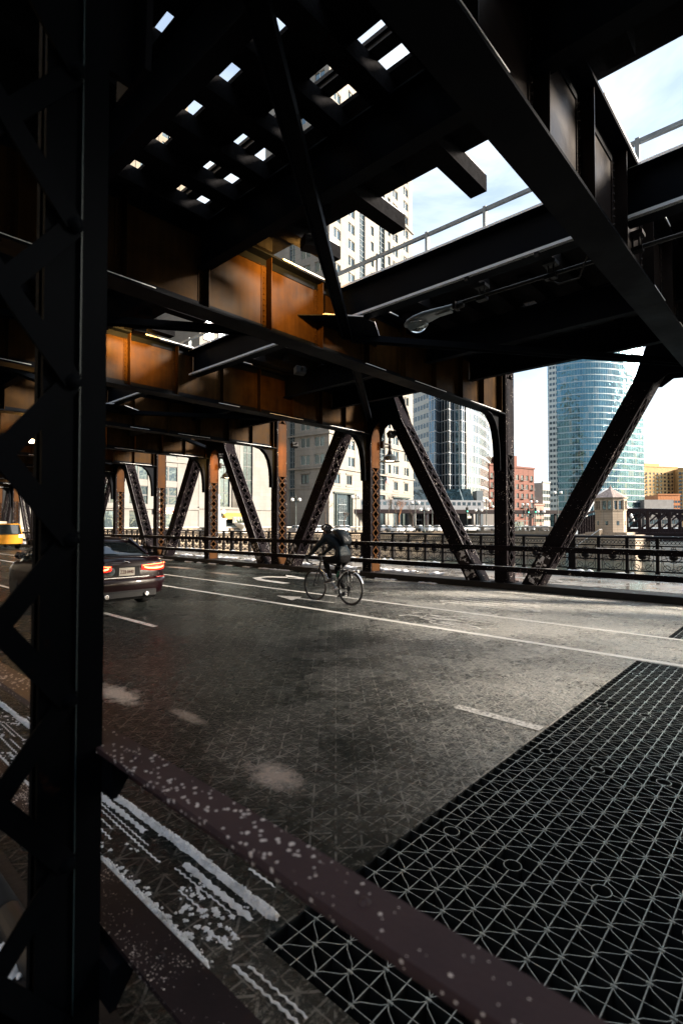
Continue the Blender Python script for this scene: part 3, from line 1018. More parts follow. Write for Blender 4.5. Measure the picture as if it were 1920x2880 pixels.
# walkway planks and rails over the ties (leaving slots of sky between)
X0, X1 = PXk(KP), PXk(KM)
for side in (0, 1):
    for (a, b_) in ((0.75, 2.165), (2.255, 2.82), (2.95, 3.43), (3.895, 5.33)):
        if side: a, b_ = 13.7-b_, 13.7-a
        mb = MB(); mb.box(X0, X1, a, b_, 6.0, 6.05)
        o = mb.build('plank_strip', M['timber'], bridge); o.location = (-OX, -OY, 0)
    for y in (2.21-0.0, 3.655):
        if y < 2.5: continue
        yy = y if side == 0 else 13.7 - y
        mb = MB()
        mb.box(X0, X1, yy-0.07, yy+0.07, 6.0, 6.014); mb.box(X0, X1, yy-0.01, yy+0.01, 6.014, 6.12); mb.box(X0, X1, yy-0.036, yy+0.036, 6.12, 6.16)
        o = mb.build('running_rail', M['dark'], bridge); o.location = (-OX, -OY, 0)
    yy = 1.98 if side == 0 else 11.72
    mb = MB(); mb.box(X0, X1, yy-0.07, yy+0.07, 6.052, 6.066); mb.box(X0, X1, yy-0.01, yy+0.01, 6.066, 6.15); mb.box(X0, X1, yy-0.036, yy+0.036, 6.15, 6.19)
    o = mb.build('running_rail', M['dark'], bridge); o.location = (-OX, -OY, 0)
# odd boards that close some gaps between ties (irregular holes)
mb = MB()
for i in range(-3, 40):
    for (a, b_) in ((2.16, 2.26), (2.81, 2.96), (3.42, 3.6), (3.72, 3.9)):
        if rnd.random() < (0.14 if i > 4 else 0.0) and i not in (0, 1, 2):
            x = -3.355 - 0.61*i
            mb.box(x-0.2, x+0.2, a, b_, 6.001, 6.045)
for i in range(-3, 40):
    for (a, b_) in ((2.16, 2.26), (2.81, 2.96), (3.42, 3.6), (3.72, 3.9)):
        if rnd.random() < 0.6:
            x = -3.355 - 0.61*i
            mb.box(x-0.2, x+0.2, 13.7-b_, 13.7-a, 6.001, 6.045)
for i, y in ((-1, 5.33), (0, 5.33), (1, 5.33)): pass
o = mb.build('patch_boards', M['timber'], bridge); o.location = (-OX, -OY, 0)

# lateral bracing in the plane of the stringer feet
for k in (-4, -2, 0, 2, 4, 6, 8, 10):
    for (ya, yb) in ((0.7, 13.3), (13.3, 0.7)):
        a = (PXk(k), ya, 5.13); b_ = (PXk(k+2), yb, 5.13)
        mb = MB()
        mb.bar(a, b_, 0.17, 0.014)
        d = (Vector(b_)-Vector(a)).normalized(); nx = Vector((d.y, -d.x, 0))
        mb.bar(Vector(a)+nx*0.078+Vector((0,0,-0.055)), Vector(b_)+nx*0.078+Vector((0,0,-0.055)), 0.012, 0.10)
        mb.bar(Vector(a)-nx*0.078+Vector((0,0,-0.055)), Vector(b_)-nx*0.078+Vector((0,0,-0.055)), 0.012, 0.10)
        o = mb.build('lateral_brace', M['steel'], bridge); o.location = (-OX, -OY, 0)
# gusset shelves on the middle of the odd floor beams
mb = MB()
mb.prism([(0.02, 5.75), (0.35, 6.05), (0.75, 6.55), (0.75, 6.85), (0.35, 7.5), (0.02, 7.8)], 'z', 5.12, 5.135)
mb.prism([(-0.02, 5.75), (-0.35, 6.05), (-0.75, 6.55), (-0.75, 6.85), (-0.35, 7.5), (-0.02, 7.8)], 'z', 5.12, 5.135)
for q in range(9):
    for s in (-1, 1): mb.rivet((s*0.12*(q % 3 + 1), 6.0+0.2*q, 5.12), (0,0,-1), 0.018, 0.014)
me_shelf = mb.mesh('bracing_shelf', M['steel'])
mb = MB()
for s in (-1, 1):
    mb.prism([(s*0.29, 6.05), (s*0.35, 6.05), (s*0.75, 6.55), (s*0.67, 6.55)], 'z', 5.135, 5.155)
    mb.prism([(s*0.68, 6.85), (s*0.75, 6.85), (s*0.35, 7.5), (s*0.28, 7.5)], 'z', 5.135, 5.155)
me_shelf_snow = mb.mesh('snow_line', M['snow_fresh'])
for k in range(KM+1, KP+1, 2):
    o = bput('bracing_shelf', me_shelf, (PXk(k), 0, 0)); put('snow_line', me_shelf_snow, o)
# guard rails bolted to the inside of both trusses
for (y, s, m_) in ((0.645, 1, M['rail_near']), (13.03, -1, M['steel_low'])):
    for z in (1.10, 0.55):
        mb = MB()
        x0, x1 = PXk(KP), PXk(KM)
        if s > 0:
            wd = 0.088 if z > 1 else 0.125; ya = 0.602 if z > 1 else 0.660
            mb.box(x0, x1, ya, ya+wd, z-0.014, z); mb.box(x0, x1, ya+wd-0.012, ya+wd, z-0.10, z-0.014)
            for i_ in range(60):
                mb.rivet((1.0-i_*0.77, ya+wd*0.5, z), (0,0,1), 0.012, 0.006)
        else:
            mb.box(x0, x1, y-0.045, y+0.045, z+0.03, z+0.042); mb.box(x0, x1, y-0.045, y-0.033, z-0.09, z+0.03)
        o = mb.build('guard_rail', m_ if (s < 0 or z > 1) else M['rail_low'], bridge); o.location = (-OX, -OY, 0)
        if s < 0:
            mb = MB(); x = x1
            while x > x0:
                if rnd.random() < 0.8: mb.box(x-rnd.uniform(1, 3.5), x, y-0.03, y+0.03, z+0.042, z+0.050)
                x -= 3.6
            put('snow_line', mb.mesh('snow_line', M['snow']), o)
# rail brackets on near post
me_bk = []
for z in (1.086, 0.536):
    mb = MB(); mb.prism([(0.618, z-0.11), (0.632, z-0.11), (0.70, z-0.012), (0.70, z), (0.618, z)], 'x', 0.05, 0.24)
    me_bk.append(mb.mesh('rail_bracket', M['steel']))
for k in range(KM, KP+1):
    for m_ in me_bk: bput('rail_bracket', m_, (PXk(k), 0, 0))
# conduit along the middle stringer with hangers and a loose cable
mb = MB()
mb.tube([(-0.6, 6.98, 5.02), (-4.05, 6.98, 5.06)], 0.026, 10)
for x in (-2.62, -3.62, -1.6):
    mb.cyl((x, 6.98, 5.04), (x, 6.98, 5.2), 0.012, n=6); mb.cyl((x+0.07, 6.98, 5.04), (x+0.07, 6.98, 5.2), 0.012, n=6)
    mb.box(x-0.05, x+0.12, 6.90, 7.06, 5.17, 5.215); mb.box(x-0.04, x+0.11, 6.93, 7.03, 4.985, 5.035)
    mb.box(x-0.02, x+0.03, 6.56, 6.60, 5.15, 5.25)
o = mb.build('conduit', M['dark'], bridge); o.location = (-OX, -OY, 0)
mb = MB(); mb.tube([(-1.95, 6.55, 5.2), (-2.0, 6.6, 4.95), (-2.15, 6.75, 4.78), (-2.45, 6.9, 4.85), (-2.62, 6.98, 5.0)], 0.011, 6)
o = mb.build('cable', M['dark'], bridge); o.location = (-OX, -OY, 0)

# ---- near-left clutter seen past the near post: cross frame of the neighbouring member
# ------------------------------------------------------------------ cobra-head street lamp under the upper deck
def cobra():
    r = empty('street_lamp', (-4.05, 6.98, 5.02))
    tag(r, 'grey cobra-head lamp with clear bowl hanging under the upper deck, unlit', 'street lamp')
    mb = MB()
    # body: superellipse sections along -x
    secs = [(0.10, 0.035, 0.035, 0.0), (0.0, 0.055, 0.055, 0.0), (-0.16, 0.075, 0.065, -0.005), (-0.34, 0.125, 0.085, -0.02), (-0.52, 0.155, 0.10, -0.035),
            (-0.68, 0.155, 0.095, -0.045), (-0.80, 0.125, 0.075, -0.055), (-0.88, 0.07, 0.045, -0.065), (-0.905, 0.02, 0.02, -0.07)]
    n = 20; vs = []
    for (x, hw, hh, zc) in secs:
        for j in range(n):
            a = 2*math.pi*j/n
            vz = math.sin(a); 
            vs.append((x, math.cos(a)*hw, zc + (vz*hh if vz > 0 else vz*hh*0.45)))
    fs = []
    for i in range(len(secs)-1):
        for j in range(n): fs.append((i*n+j, i*n+(j+1)%n, (i+1)*n+(j+1)%n, (i+1)*n+j))
    fs += [tuple(range(n)), tuple(range((len(secs)-1)*n, len(secs)*n))]
    mb.add(vs, fs, True)
    mb.box(-0.30, -0.05, -0.05, 0.05, -0.06, -0.03)
    mb.build('lamp_housing', M['galv'], r)
    mb = MB()
    prof = [(0.145*math.cos(t*math.pi/16), -0.145*math.sin(t*math.pi/16)) for t in range(0, 9)]
    mb.lathe(prof[::-1], (0,0,0), 24)
    o = mb.build('lamp_bowl', M['bowl'], r); o.location = (-0.66, 0, -0.075); o.scale = (1.25, 1, 1)
    mb = MB(); mb.lathe([(0.13, 0), (0.06, 0.05), (0.01, 0.055)], (0,0,0), 20)
    o = mb.build('reflector', M['chrome'], r); o.location = (-0.66, 0, -0.078)
    mb = MB(); mb.cyl((0.02, 0, 0), (0.16, 0, 0), 0.045, n=14); mb.box(0.01, 0.06, -0.07, 0.07, -0.05, 0.06)
    mb.build('clamp', M['dark'], r)
M['bowl'] = glassm('lamp_bowl_glass', (0.75, 0.82, 0.85), 0.05)
cobra()

# ------------------------------------------------------------------ lamps that burn orange under the deck
SODIUM = (1.0, 0.48, 0.10)
M['lit_lens'] = emit('lit_lamp_lens', (1.0, 0.72, 0.40), 14)
def deck_lamp(loc, label, watts, aim=None, group='lit lamps under the upper deck'):
    r = empty('deck_lamp', loc)
    tag(r, label, 'lamp', group)
    mb = MB(); mb.cyl((0,0,0.05), (0,0,0.14), 0.05, n=12); mb.lathe([(0.02, 0.07), (0.14, 0.045), (0.19, 0.0), (0.185, -0.012)], (0,0,0), 20)
    mb.build('lamp_shade', M['dark'], r)
    mb = MB(); mb.lathe([(0.001, -0.13), (0.08, -0.115), (0.14, -0.06), (0.165, -0.005), (0.16, 0.0)], (0,0,0), 20)
    mb.build('lamp_bowl', M['lit_lens'], r)
    l = bpy.data.lights.new('lamp_light', 'POINT'); l.energy = watts; l.color = SODIUM; l.shadow_soft_size = 0.12
    o = bpy.data.objects.new('lamp_light', l); col.objects.link(o); o.parent = r; o.location = (0, 0, -0.22)
    return r
deck_lamp((PXk(4)+0.35, 5.95, 4.60), 'lit bowl lamp burning orange under the far floor beam at left above the yellow taxi', 90)
# added fill lamps to wash girder webs and posts, backs to the near side
M['lit_fill'] = emit('added_light_glass', (1.0, 0.5, 0.14), 20)
def add_flood(loc, target, label, watts, size=55):
    r = empty('added_fill_light', loc)
    tag(r, label, 'added_fill_light', 'added fill lamps for the girder glow')
    d = (Vector(target) - Vector(loc)).normalized()
    r.rotation_euler = d.to_track_quat('-Z', 'Y').to_euler()
    mb = MB()
    mb.box(-0.12, 0.12, -0.08, 0.08, 0.02, 0.10)
    mb.box(-0.12, 0.12, 0.07, 0.08, -0.08, 0.02); mb.box(-0.12, 0.12, -0.08, -0.07, -0.08, 0.02)
    mb.box(-0.12, -0.11, -0.08, 0.08, -0.08, 0.02); mb.box(0.11, 0.12, -0.08, 0.08, -0.08, 0.02)
    mb.box(-0.02, 0.02, -0.02, 0.02, 0.10, 0.22)
    mb.build('housing', M['dark'], r)
    mb = MB(); mb.box(-0.10, 0.10, -0.06, 0.06, 0.0, 0.01); mb.build('lens', M['lit_fill'], r)
    l = bpy.data.lights.new('lamp_light', 'SPOT'); l.energy = watts; l.color = SODIUM; l.spot_size = R(size); l.spot_blend = 0.9; l.shadow_soft_size = 0.06
    o = bpy.data.objects.new('lamp_light', l); col.objects.link(o); o.parent = r; o.location = (0, 0, -0.02)
add_flood((-5.15, 5.0, 5.60), (-6.24, 5.4, 5.5), 'added fill lamp under the nearest ties aimed at the big glowing girder web', 190, 105)
add_flood((-9.95, 4.9, 5.60), (-10.86, 5.1, 5.55), 'added fill lamp beyond the first girder lighting the second girder web', 190, 105)
add_flood((-8.9, 8.3, 5.3), (-10.86, 9.0, 4.9), 'added fill lamp above the cyclist lighting the lower end of the second girder', 30, 80)
add_flood((-14.2, 12.98, 4.62), (-15.3, 13.25, 4.25), 'added fill lamp turned on the third girder end and its post', 130, 75)
add_flood((-18.85, 12.98, 4.62), (-19.9, 13.25, 4.2), 'added fill lamp turned on the fourth girder end and its post', 130, 75)
add_flood((-9.75, 12.98, 4.5), (-10.7, 13.25, 4.0), 'added fill lamp turned on the post beside the street lamp', 22, 70)
# ------------------------------------------------------------------ ornamental railing on the river side
rail = empty('ornamental_railing', (-5.13, 17.7, 0.154))
tag(rail, 'cast iron ornamental railing with rosettes on the river side of the pavement', 'railing')
zr = 0.154
mb = MB()
mb.box(-0.045, 0.045, -0.05, 0.05, 0.10, 1.12); mb.box(-0.06, 0.06, -0.06, 0.06, 0.06, 0.14); mb.box(-0.055, 0.055, -0.055, 0.055, 0.88, 0.93)
me_rp = mb.mesh('railing_post', M['iron'])
mb = MB()
w = 0.81; h = w/2 - 0.045
c = 0.405
def flatring(mb, cx, cz, r, t=0.016, n=20, a0=0, a1=2*math.pi, y=0.0, d=0.03):
    pts = [(cx + r*math.cos(a0+(a1-a0)*i/n), cz + r*math.sin(a0+(a1-a0)*i/n)) for i in range(n+1)]
    for i in range(n): mb.bar((pts[i][0], y, pts[i][1]), (pts[i+1][0], y, pts[i+1][1]), d, t, up=(pts[i][0]-cx, 0, pts[i][1]-cz))
for z in (0.14, 0.46, 0.90): mb.box(0.045, w-0.045, -0.02, 0.02, z-0.02, z+0.02)
for i in range(7):
    x = 0.10 + i*(w-0.2)/6
    flatring(mb, x, 0.995, 0.046, 0.013, 12)
mb.box(0.045, w-0.045, -0.02, 0.02, 1.055, 1.075)
for s in (-1, 1):
    mb.bar((c, 0, 0.62), (c+s*0.33, 0, 0.88), 0.02, 0.016); mb.bar((c, 0, 0.62), (c+s*0.33, 0, 0.48), 0.02, 0.016)
    mb.box(c+s*0.30-0.008, c+s*0.30+0.008, -0.012, 0.012, 0.16, 0.90)
    flatring(mb, c+s*0.17, 0.25, 0.09, 0.014, 12)
mb.bar((c, 0, 0.16), (c, 0, 0.9), 0.02, 0.014)
flatring(mb, c, 0.62, 0.20, 0.018, 22); flatring(mb, c, 0.84, 0.05, 0.014, 12)
flatring(mb, c, 0.20, 0.045, 0.014, 12)
flatring(mb, c, 0.46, 0.27, 0.016, 14, math.pi, 2*math.pi)
mb.lathe([(0.001, -0.09), (0.07, -0.08), (0.115, -0.03), (0.12, 0.03), (0.07, 0.08), (0.001, 0.09)], (c, 0, 0.57), 16)
me_rpan = mb.mesh('railing_panel', M['iron'])
np_ = 0
for i in range(-8, 66):
    x = -i*w
    put('railing_panel', me_rpan, rail, (x, 0, 0))
    o = put('railing_post', me_rp, rail, (x, 0, 0))
    if i in (1, 12, 24, 37, 50): o.scale = (2.4, 1.4, 1.0)
mb = MB()
prof = [(-0.075, 1.12), (0.075, 1.12), (0.085, 1.15), (0.06, 1.185), (0, 1.20), (-0.06, 1.185), (-0.085, 1.15)]
mb.prism(prof, 'x', -66*w, 9*w)
mb.build('top_rail', M['iron'], rail)
mb = MB(); 
x = 6.0
while x > -50:
    mb.box(x-rnd.uniform(1, 4), x, -0.04, 0.05, 1.199, 1.208); x -= 4.5
mb.build('snow_line', M['snow'], rail)

# ------------------------------------------------------------------ bell lamps on the far truss
def bell(x, label, y=13.95, z=3.85, s=1.0, lit=True):
    r = empty('bell_lamp', (x, y, z)); r.scale = (s, s, s)
    tag(r, label, 'lamp', 'bell lamps on the far truss')
    mb = MB()
    mb.lathe([(0.005, 0.80), (0.03, 0.76), (0.045, 0.72), (0.03, 0.68), (0.05, 0.64), (0.05, 0.58), (0.03, 0.56), (0.05, 0.5), (0.06, 0.42), (0.035, 0.36), (0.06, 0.30), (0.075, 0.22), (0.12, 0.19)], (0,0,0), 20)
    mb.build('finial', M['iron'], r)
    mb = MB(); mb.lathe([(0.10, 0.20), (0.18, 0.15), (0.235, 0.08), (0.26, 0.0), (0.29, -0.02), (0.33, -0.035), (0.325, -0.05), (0.25, -0.02), (0.22, 0.05), (0.1, 0.14)], (0,0,0), 28)
    mb.build('lamp_shade', M['iron_gloss'], r)
    mb = MB(); mb.lathe([(0.001, -0.03), (0.12, -0.025), (0.19, 0.0), (0.2, 0.03)], (0,0,0), 20)
    mb.build('lamp_lens', M['lit_bell'], r)
    mb = MB(); mb.bar((0, 0, 0.52), (0, -0.40, 0.52), 0.05, 0.05); mb.bar((0, 0, 0.46), (0, -0.40, 0.40), 0.02, 0.03); mb.box(-0.06, 0.06, -0.42, -0.34, 0.36, 0.6)
    mb.build('arm', M['iron'], r)
    l = bpy.data.lights.new('lamp_light', 'POINT'); l.energy = 6; l.color = (1.0, 0.6, 0.3); l.shadow_soft_size = 0.1
    o = bpy.data.objects.new('lamp_light', l); col.objects.link(o); o.parent = r; o.location = (0, 0, -0.12)
M['iron_gloss'] = plain('black_enamel', (0.018, 0.020, 0.018), 0.22)
M['lit_bell'] = emit('lit_bell_lens', (1.0, 0.75, 0.5), 2.6)
bell(-10.55, 'black bell lamp burning beside the second post, in front of the stone building')
bell(-19.75, 'black bell lamp behind the leaning diagonal, left of the other one')

# ------------------------------------------------------------------ cyclist and bicycle
M['tyre'] = plain('bicycle_tyre', (0.012, 0.012, 0.012), 0.6)
M['frame'] = plain('dark_bike_frame', (0.02, 0.02, 0.022), 0.3)
M['silver'] = plain('silver_alloy', (0.6, 0.6, 0.6), 0.25, 0.8, 0.05)
by = 8.30
bike = empty('bicycle', (-7.85, by, 0))
tag(bike, 'dark road bicycle with drop bars and rear rack ridden left along the bike lane', 'bicycle')
bx = -7.85
def wheel(cx, name='wheel'):
    mb = MB()
    Rw = 0.338
    mb.tube([(Rw*math.cos(t*2*math.pi/40), 0, Rw*math.sin(t*2*math.pi/40)) for t in range(40)], 0.021, 8, closed=True)
    w = mb.build(name, M['tyre'], bike, (cx-bx, 0, 0.342))
    mb = MB()
    mb.tube([(0.315*math.cos(t*2*math.pi/40), 0, 0.315*math.sin(t*2*math.pi/40)) for t in range(40)], 0.009, 6, closed=True)
    mb.build('rim', M['frame'], w)
    mb = MB()
    for i in range(28):
        a = i*2*math.pi/28; s = 1 if i % 2 else -1
        b_ = a + (0.35 if (i//2) % 2 else -0.35)
        mb.bar((0.018*math.cos(b_), s*0.03, 0.018*math.sin(b_)), (0.31*math.cos(a), 0, 0.31*math.sin(a)), 0.0025, 0.0025)
    mb.cyl((0, -0.045, 0), (0, 0.045, 0), 0.018, n=12)
    mb.build('spokes', M['frame'], w)
    return w
XF, XRW = -8.38, -7.325
wheel(XF); wr = wheel(XRW)
def P(x, z, y=0.0): return (x-bx, y, z)
head_t, head_b = P(-8.19, 0.92), P(-8.24, 0.74)
bb = P(-7.72, 0.30); seat_t = P(-7.58, 0.86); seat_c = P(-7.60, 0.78)
mb = MB()
mb.tube([P(-8.195, 0.90), P(-8.245, 0.72)], 0.022, 10)
mb.tube([P(-8.20, 0.875), seat_c], 0.016, 10)
mb.tube([bb, P(-7.58, 0.86)], 0.016, 10)
for s in (-1, 1):
    mb.tube([P(XRW, 0.342, s*0.06), P(-7.72, 0.30, s*0.03)], 0.010, 8)
    mb.tube([P(XRW, 0.342, s*0.06), P(-7.60, 0.80, s*0.02)], 0.009, 8)
mb.build('bike_frame', M['frame'], bike)
mb = MB(); mb.tube([P(-8.24, 0.745), bb], 0.021, 10)
mb.build('down_tube', M['silver'], bike)
mb = MB()
mb.tube([P(-8.245, 0.73), P(-8.25, 0.70)], 0.028, 10)
for s in (-1, 1): mb.tube([P(-8.25, 0.71, s*0.045), P(-8.30, 0.55, s*0.05), P(-8.38, 0.342, s*0.05)], [0.015, 0.013, 0.009], 8)
mb.build('fork', M['frame'], bike)
mb = MB()
mb.tube([P(-8.19, 0.92), P(-8.185, 0.965), P(-8.27, 0.985)], 0.016, 8)
mb.tube([P(-8.27, 0.985, -0.20), P(-8.27, 0.985, 0.20)], 0.013, 8)
for s in (-1, 1):
    mb.tube([P(-8.27, 0.985, s*0.20), P(-8.34, 0.985, s*0.205), P(-8.40, 0.96, s*0.21), P(-8.415, 0.91, s*0.21), P(-8.385, 0.865, s*0.21), P(-8.32, 0.845, s*0.21), P(-8.26, 0.845, s*0.21)], 0.015, 8)
    mb.tube([P(-8.39, 0.985, s*0.205), P(-8.43, 1.0, s*0.205), P(-8.455, 0.94, s*0.205), P(-8.44, 0.86, s*0.205)], 0.010, 6)
mb.build('handlebar', M['blackrubber'], bike)
mb = MB()
mb.tube([seat_t, P(-7.565, 0.93)], 0.013, 8)
mb.build('seat_post', M['silver'], bike)
mb = MB()
secs = [(-7.72, 0.022, 0.012), (-7.66, 0.03, 0.016), (-7.58, 0.05, 0.02), (-7.50, 0.072, 0.024), (-7.45, 0.07, 0.02)]
n = 12; vs = []
for (x, hw, hh) in secs:
    for j in range(n):
        a = 2*math.pi*j/n; vs.append(P(x, 0.955+math.sin(a)*hh, math.cos(a)*hw))
fs = [(i*n+j, i*n+(j+1)%n, (i+1)*n+(j+1)%n, (i+1)*n+j) for i in range(4) for j in range(n)] + [tuple(range(n)), tuple(range(4*n, 5*n))]
mb.add(vs, fs, True); mb.build('saddle', M['blackrubber'], bike)
mb = MB()
mb.cyl(P(-7.72, 0.30, -0.05), P(-7.72, 0.30, -0.056), 0.085, n=24); mb.cyl(P(-7.72, 0.30, -0.06), P(-7.72, 0.30, 0.06), 0.02, n=10)
CA = math.radians(100)
pd1 = (-7.72-0.10, 0.30+0.135); pd2 = (-7.72+0.08, 0.30-0.15)
mb.bar(P(-7.72, 0.30, -0.07), P(pd1[0], pd1[1], -0.075), 0.014, 0.024); mb.bar(P(-7.72, 0.30, 0.07), P(pd2[0], pd2[1], 0.075), 0.014, 0.024)
mb.obox(P(pd1[0], pd1[1], -0.125), (1,0,0.2), (0,1,0), (0,0,1), 0.045, 0.04, 0.009); mb.obox(P(pd2[0], pd2[1], 0.125), (1,0,0), (0,1,0), (0,0,1), 0.045, 0.04, 0.009)
mb.build('crankset', M['silver'], bike)
mb = MB()
mb.cyl(P(XRW, 0.342, -0.05), P(XRW, 0.342, -0.058), 0.055, n=20)
mb.bar(P(XRW+0.02, 0.33, -0.06), P(XRW-0.01, 0.22, -0.06), 0.012, 0.03); mb.cyl(P(XRW-0.01, 0.21, -0.066), P(XRW-0.01, 0.21, -0.054), 0.02, n=12)
mb.bar(P(-7.72, 0.385, -0.053), P(XRW, 0.397, -0.054), 0.005, 0.008); mb.bar(P(-7.72, 0.215, -0.053), P(XRW-0.02, 0.2, -0.06), 0.005, 0.008)
mb.build('chain_drive', M['blackrubber'], bike)
mb = MB()
for s in (-1, 1):
    mb.tube([P(-7.50, 0.735, s*0.05), P(-7.10, 0.735, s*0.05)], 0.006, 6)
    mb.tube([P(-7.15, 0.735, s*0.05), P(XRW, 0.36, s*0.065)], 0.005, 6); mb.tube([P(-7.35, 0.735, s*0.05), P(XRW, 0.36, s*0.065)], 0.005, 6)
for x in (-7.48, -7.35, -7.22, -7.10): mb.tube([P(x, 0.735, -0.05), P(x, 0.735, 0.05)], 0.005, 6)
mb.tube([P(-7.50, 0.735, 0.0), P(-7.60, 0.76, 0.0)], 0.006, 6)
mb.box(-7.11-bx, -7.09-bx, -0.03, 0.03, 0.69, 0.73)
mb.build('rear_rack', M['silver'], bike)
mb = MB(); mb.cyl(P(-7.70, 0.56, 0), P(-7.665, 0.66, 0), 0.03, n=14); mb.cyl(P(-7.665, 0.66, 0), P(-7.66, 0.69, 0), 0.018, n=10)
mb.build('bottle', plain('green_bottle', (0.02, 0.16, 0.08), 0.3), bike)
mb = MB()
for c_ in (XF, XRW):
    pass
# mudguard over the rear wheel
pts = [(XRW + 0.375*math.cos(math.radians(a)), 0.342 + 0.375*math.sin(math.radians(a))) for a in range(20, 176, 12)]
for i in range(len(pts)-1): mb.bar(P(*pts[i]), P(*pts[i+1]), 0.045, 0.004, up=(pts[i][0]-XRW, 0, pts[i][1]-0.342))
mb.build('mudguard', M['silver'], bike)

# person (skin modifier over a posed skeleton)
rider = empty('person', (-7.55, by, 0.95))
tag(rider, 'cyclist in dark padded jacket, helmet and backpack riding left past the truss', 'person')
rx, ry, rz_ = -7.55, by, 0.95
def Q(x, z, y=0.0): return (x-rx, y, z-rz_)
def skin(name, pts, edges, radii, mat, parent, root=0, sub=2):
    me = bpy.data.meshes.new(name)
    me.from_pydata(pts, edges, [])
    o = bpy.data.objects.new(name, me); col.objects.link(o); o.parent = parent
    m = o.modifiers.new('skin', 'SKIN'); m.use_smooth_shade = True
    sv = me.skin_vertices[0].data
    for i, r in enumerate(radii):
        sv[i].radius = r if isinstance(r, tuple) else (r, r)
        sv[i].use_root = (i == root)
    s_ = o.modifiers.new('sub', 'SUBSURF'); s_.levels = sub; s_.render_levels = sub
    me.materials.append(mat)
    return o
def cloth(name, c, rough=0.75, wr=0.0):
    m, nt, b = new_mat(name)
    v = coord(nt, 'Object')
    L(nt, ramp(nt, noise_n(nt, v, 14, 5), [(0.3, tuple(x*0.7 for x in c)), (0.7, tuple(x*1.3 for x in c))]), b.inputs['Base Color'])
    b.inputs['Roughness'].default_value = rough
    b.inputs['Specular IOR Level'].default_value = 0.2
    bump(nt, b, noise_n(nt, coord(nt, 'Object', (1, 1, 3.0)), 11, 3, 0.5, 0.5), 0.03, 0.6 if wr else 0.3)
    return m
M['jacket'] = cloth('navy_padded_jacket', (0.004, 0.010, 0.015), 0.5, 1)
M['trousers'] = cloth('black_trousers', (0.002, 0.002, 0.003), 0.85)
M['skin'] = plain('skin', (0.45, 0.25, 0.18), 0.55, var=0.08)
M['pack'] = cloth('black_backpack_cloth', (0.003, 0.006, 0.009), 0.5)
# whole body as one surface: jacket torso and arms, trousers, skin by separate faces of one skeleton
V = []; E_ = []; Rr = []
def jt(p, r): V.append(p); Rr.append(r); return len(V)-1
def lk(a, b_): E_.append((a, b_))
pel = jt(Q(-7.50, 1.02), (0.155, 0.125)); waist = jt(Q(-7.56, 1.16), (0.165, 0.135)); chest = jt(Q(-7.72, 1.31), (0.195, 0.155)); uch = jt(Q(-7.85, 1.41), (0.165, 0.13)); nk = jt(Q(-7.95, 1.47), 0.062); hd0 = jt(Q(-7.99, 1.52), 0.07); hd = jt(Q(-8.02, 1.585), (0.085, 0.10)); hdt = jt(Q(-8.01, 1.65), (0.075, 0.085))
for a, b_ in ((pel, waist), (waist, chest), (chest, uch), (uch, nk), (nk, hd0), (hd0, hd), (hd, hdt)): lk(a, b_)
for s in (-1, 1):
    sh = jt(Q(-7.89, 1.42, s*0.17), 0.085); el = jt(Q(-8.10, 1.20, s*0.235), 0.062); wrj = jt(Q(-8.33, 1.03, s*0.215), 0.036); ha = jt(Q(-8.385, 1.01, s*0.21), 0.036)
    lk(uch, sh); lk(sh, el); lk(el, wrj); lk(wrj, ha)
legs = ((-1, (-7.98, 0.90), (-7.80, 0.53), (-7.745, 0.47), (-7.90, 0.445)), (1, (-7.82, 0.72), (-7.60, 0.30), (-7.585, 0.21), (-7.73, 0.155)))
for s, kn, an, he, to in legs:
    hp = jt(Q(-7.52, 0.97, s*0.095), 0.118); k_ = jt(Q(kn[0], kn[1], s*0.10), 0.076); a_ = jt(Q(an[0], an[1], s*0.105), 0.043)
    mid = jt(Q((kn[0]*0.55+an[0]*0.45)+0.015, kn[1]*0.55+an[1]*0.45, s*0.102), 0.06)
    lk(pel, hp); lk(hp, k_); lk(k_, mid); lk(mid, a_)
body = skin('body', V, E_, Rr, M['jacket'], rider)
body.data.materials.clear()
dg = bpy.context.evaluated_depsgraph_get()
ev = body.evaluated_get(dg)
bm_ = bpy.data.meshes.new_from_object(ev)
body.modifiers.clear(); body.data = bm_
for m_ in (M['jacket'], M['trousers'], M['skin']): bm_.materials.append(m_)
for p in bm_.polygons:
    c_ = p.center
    X_, Z_ = c_.x + rx, c_.z + rz_
    p.use_smooth = True
    if Z_ > 1.455 and X_ < -7.93: p.material_index = 2
    elif Z_ < 1.035 + (X_+7.5)*0.0 and X_ > -8.05: p.material_index = 1
    elif Z_ < 0.95 and X_ > -8.2: p.material_index = 1
    else: p.material_index = 0
for vtx in bm_.vertices:   # folds in the jacket and knees
    n3 = noise.noise(Vector((vtx.co.x*9, vtx.co.y*7, vtx.co.z*16)))
    if vtx.co.z + rz_ < 1.45: vtx.co += vtx.normal*n3*0.012
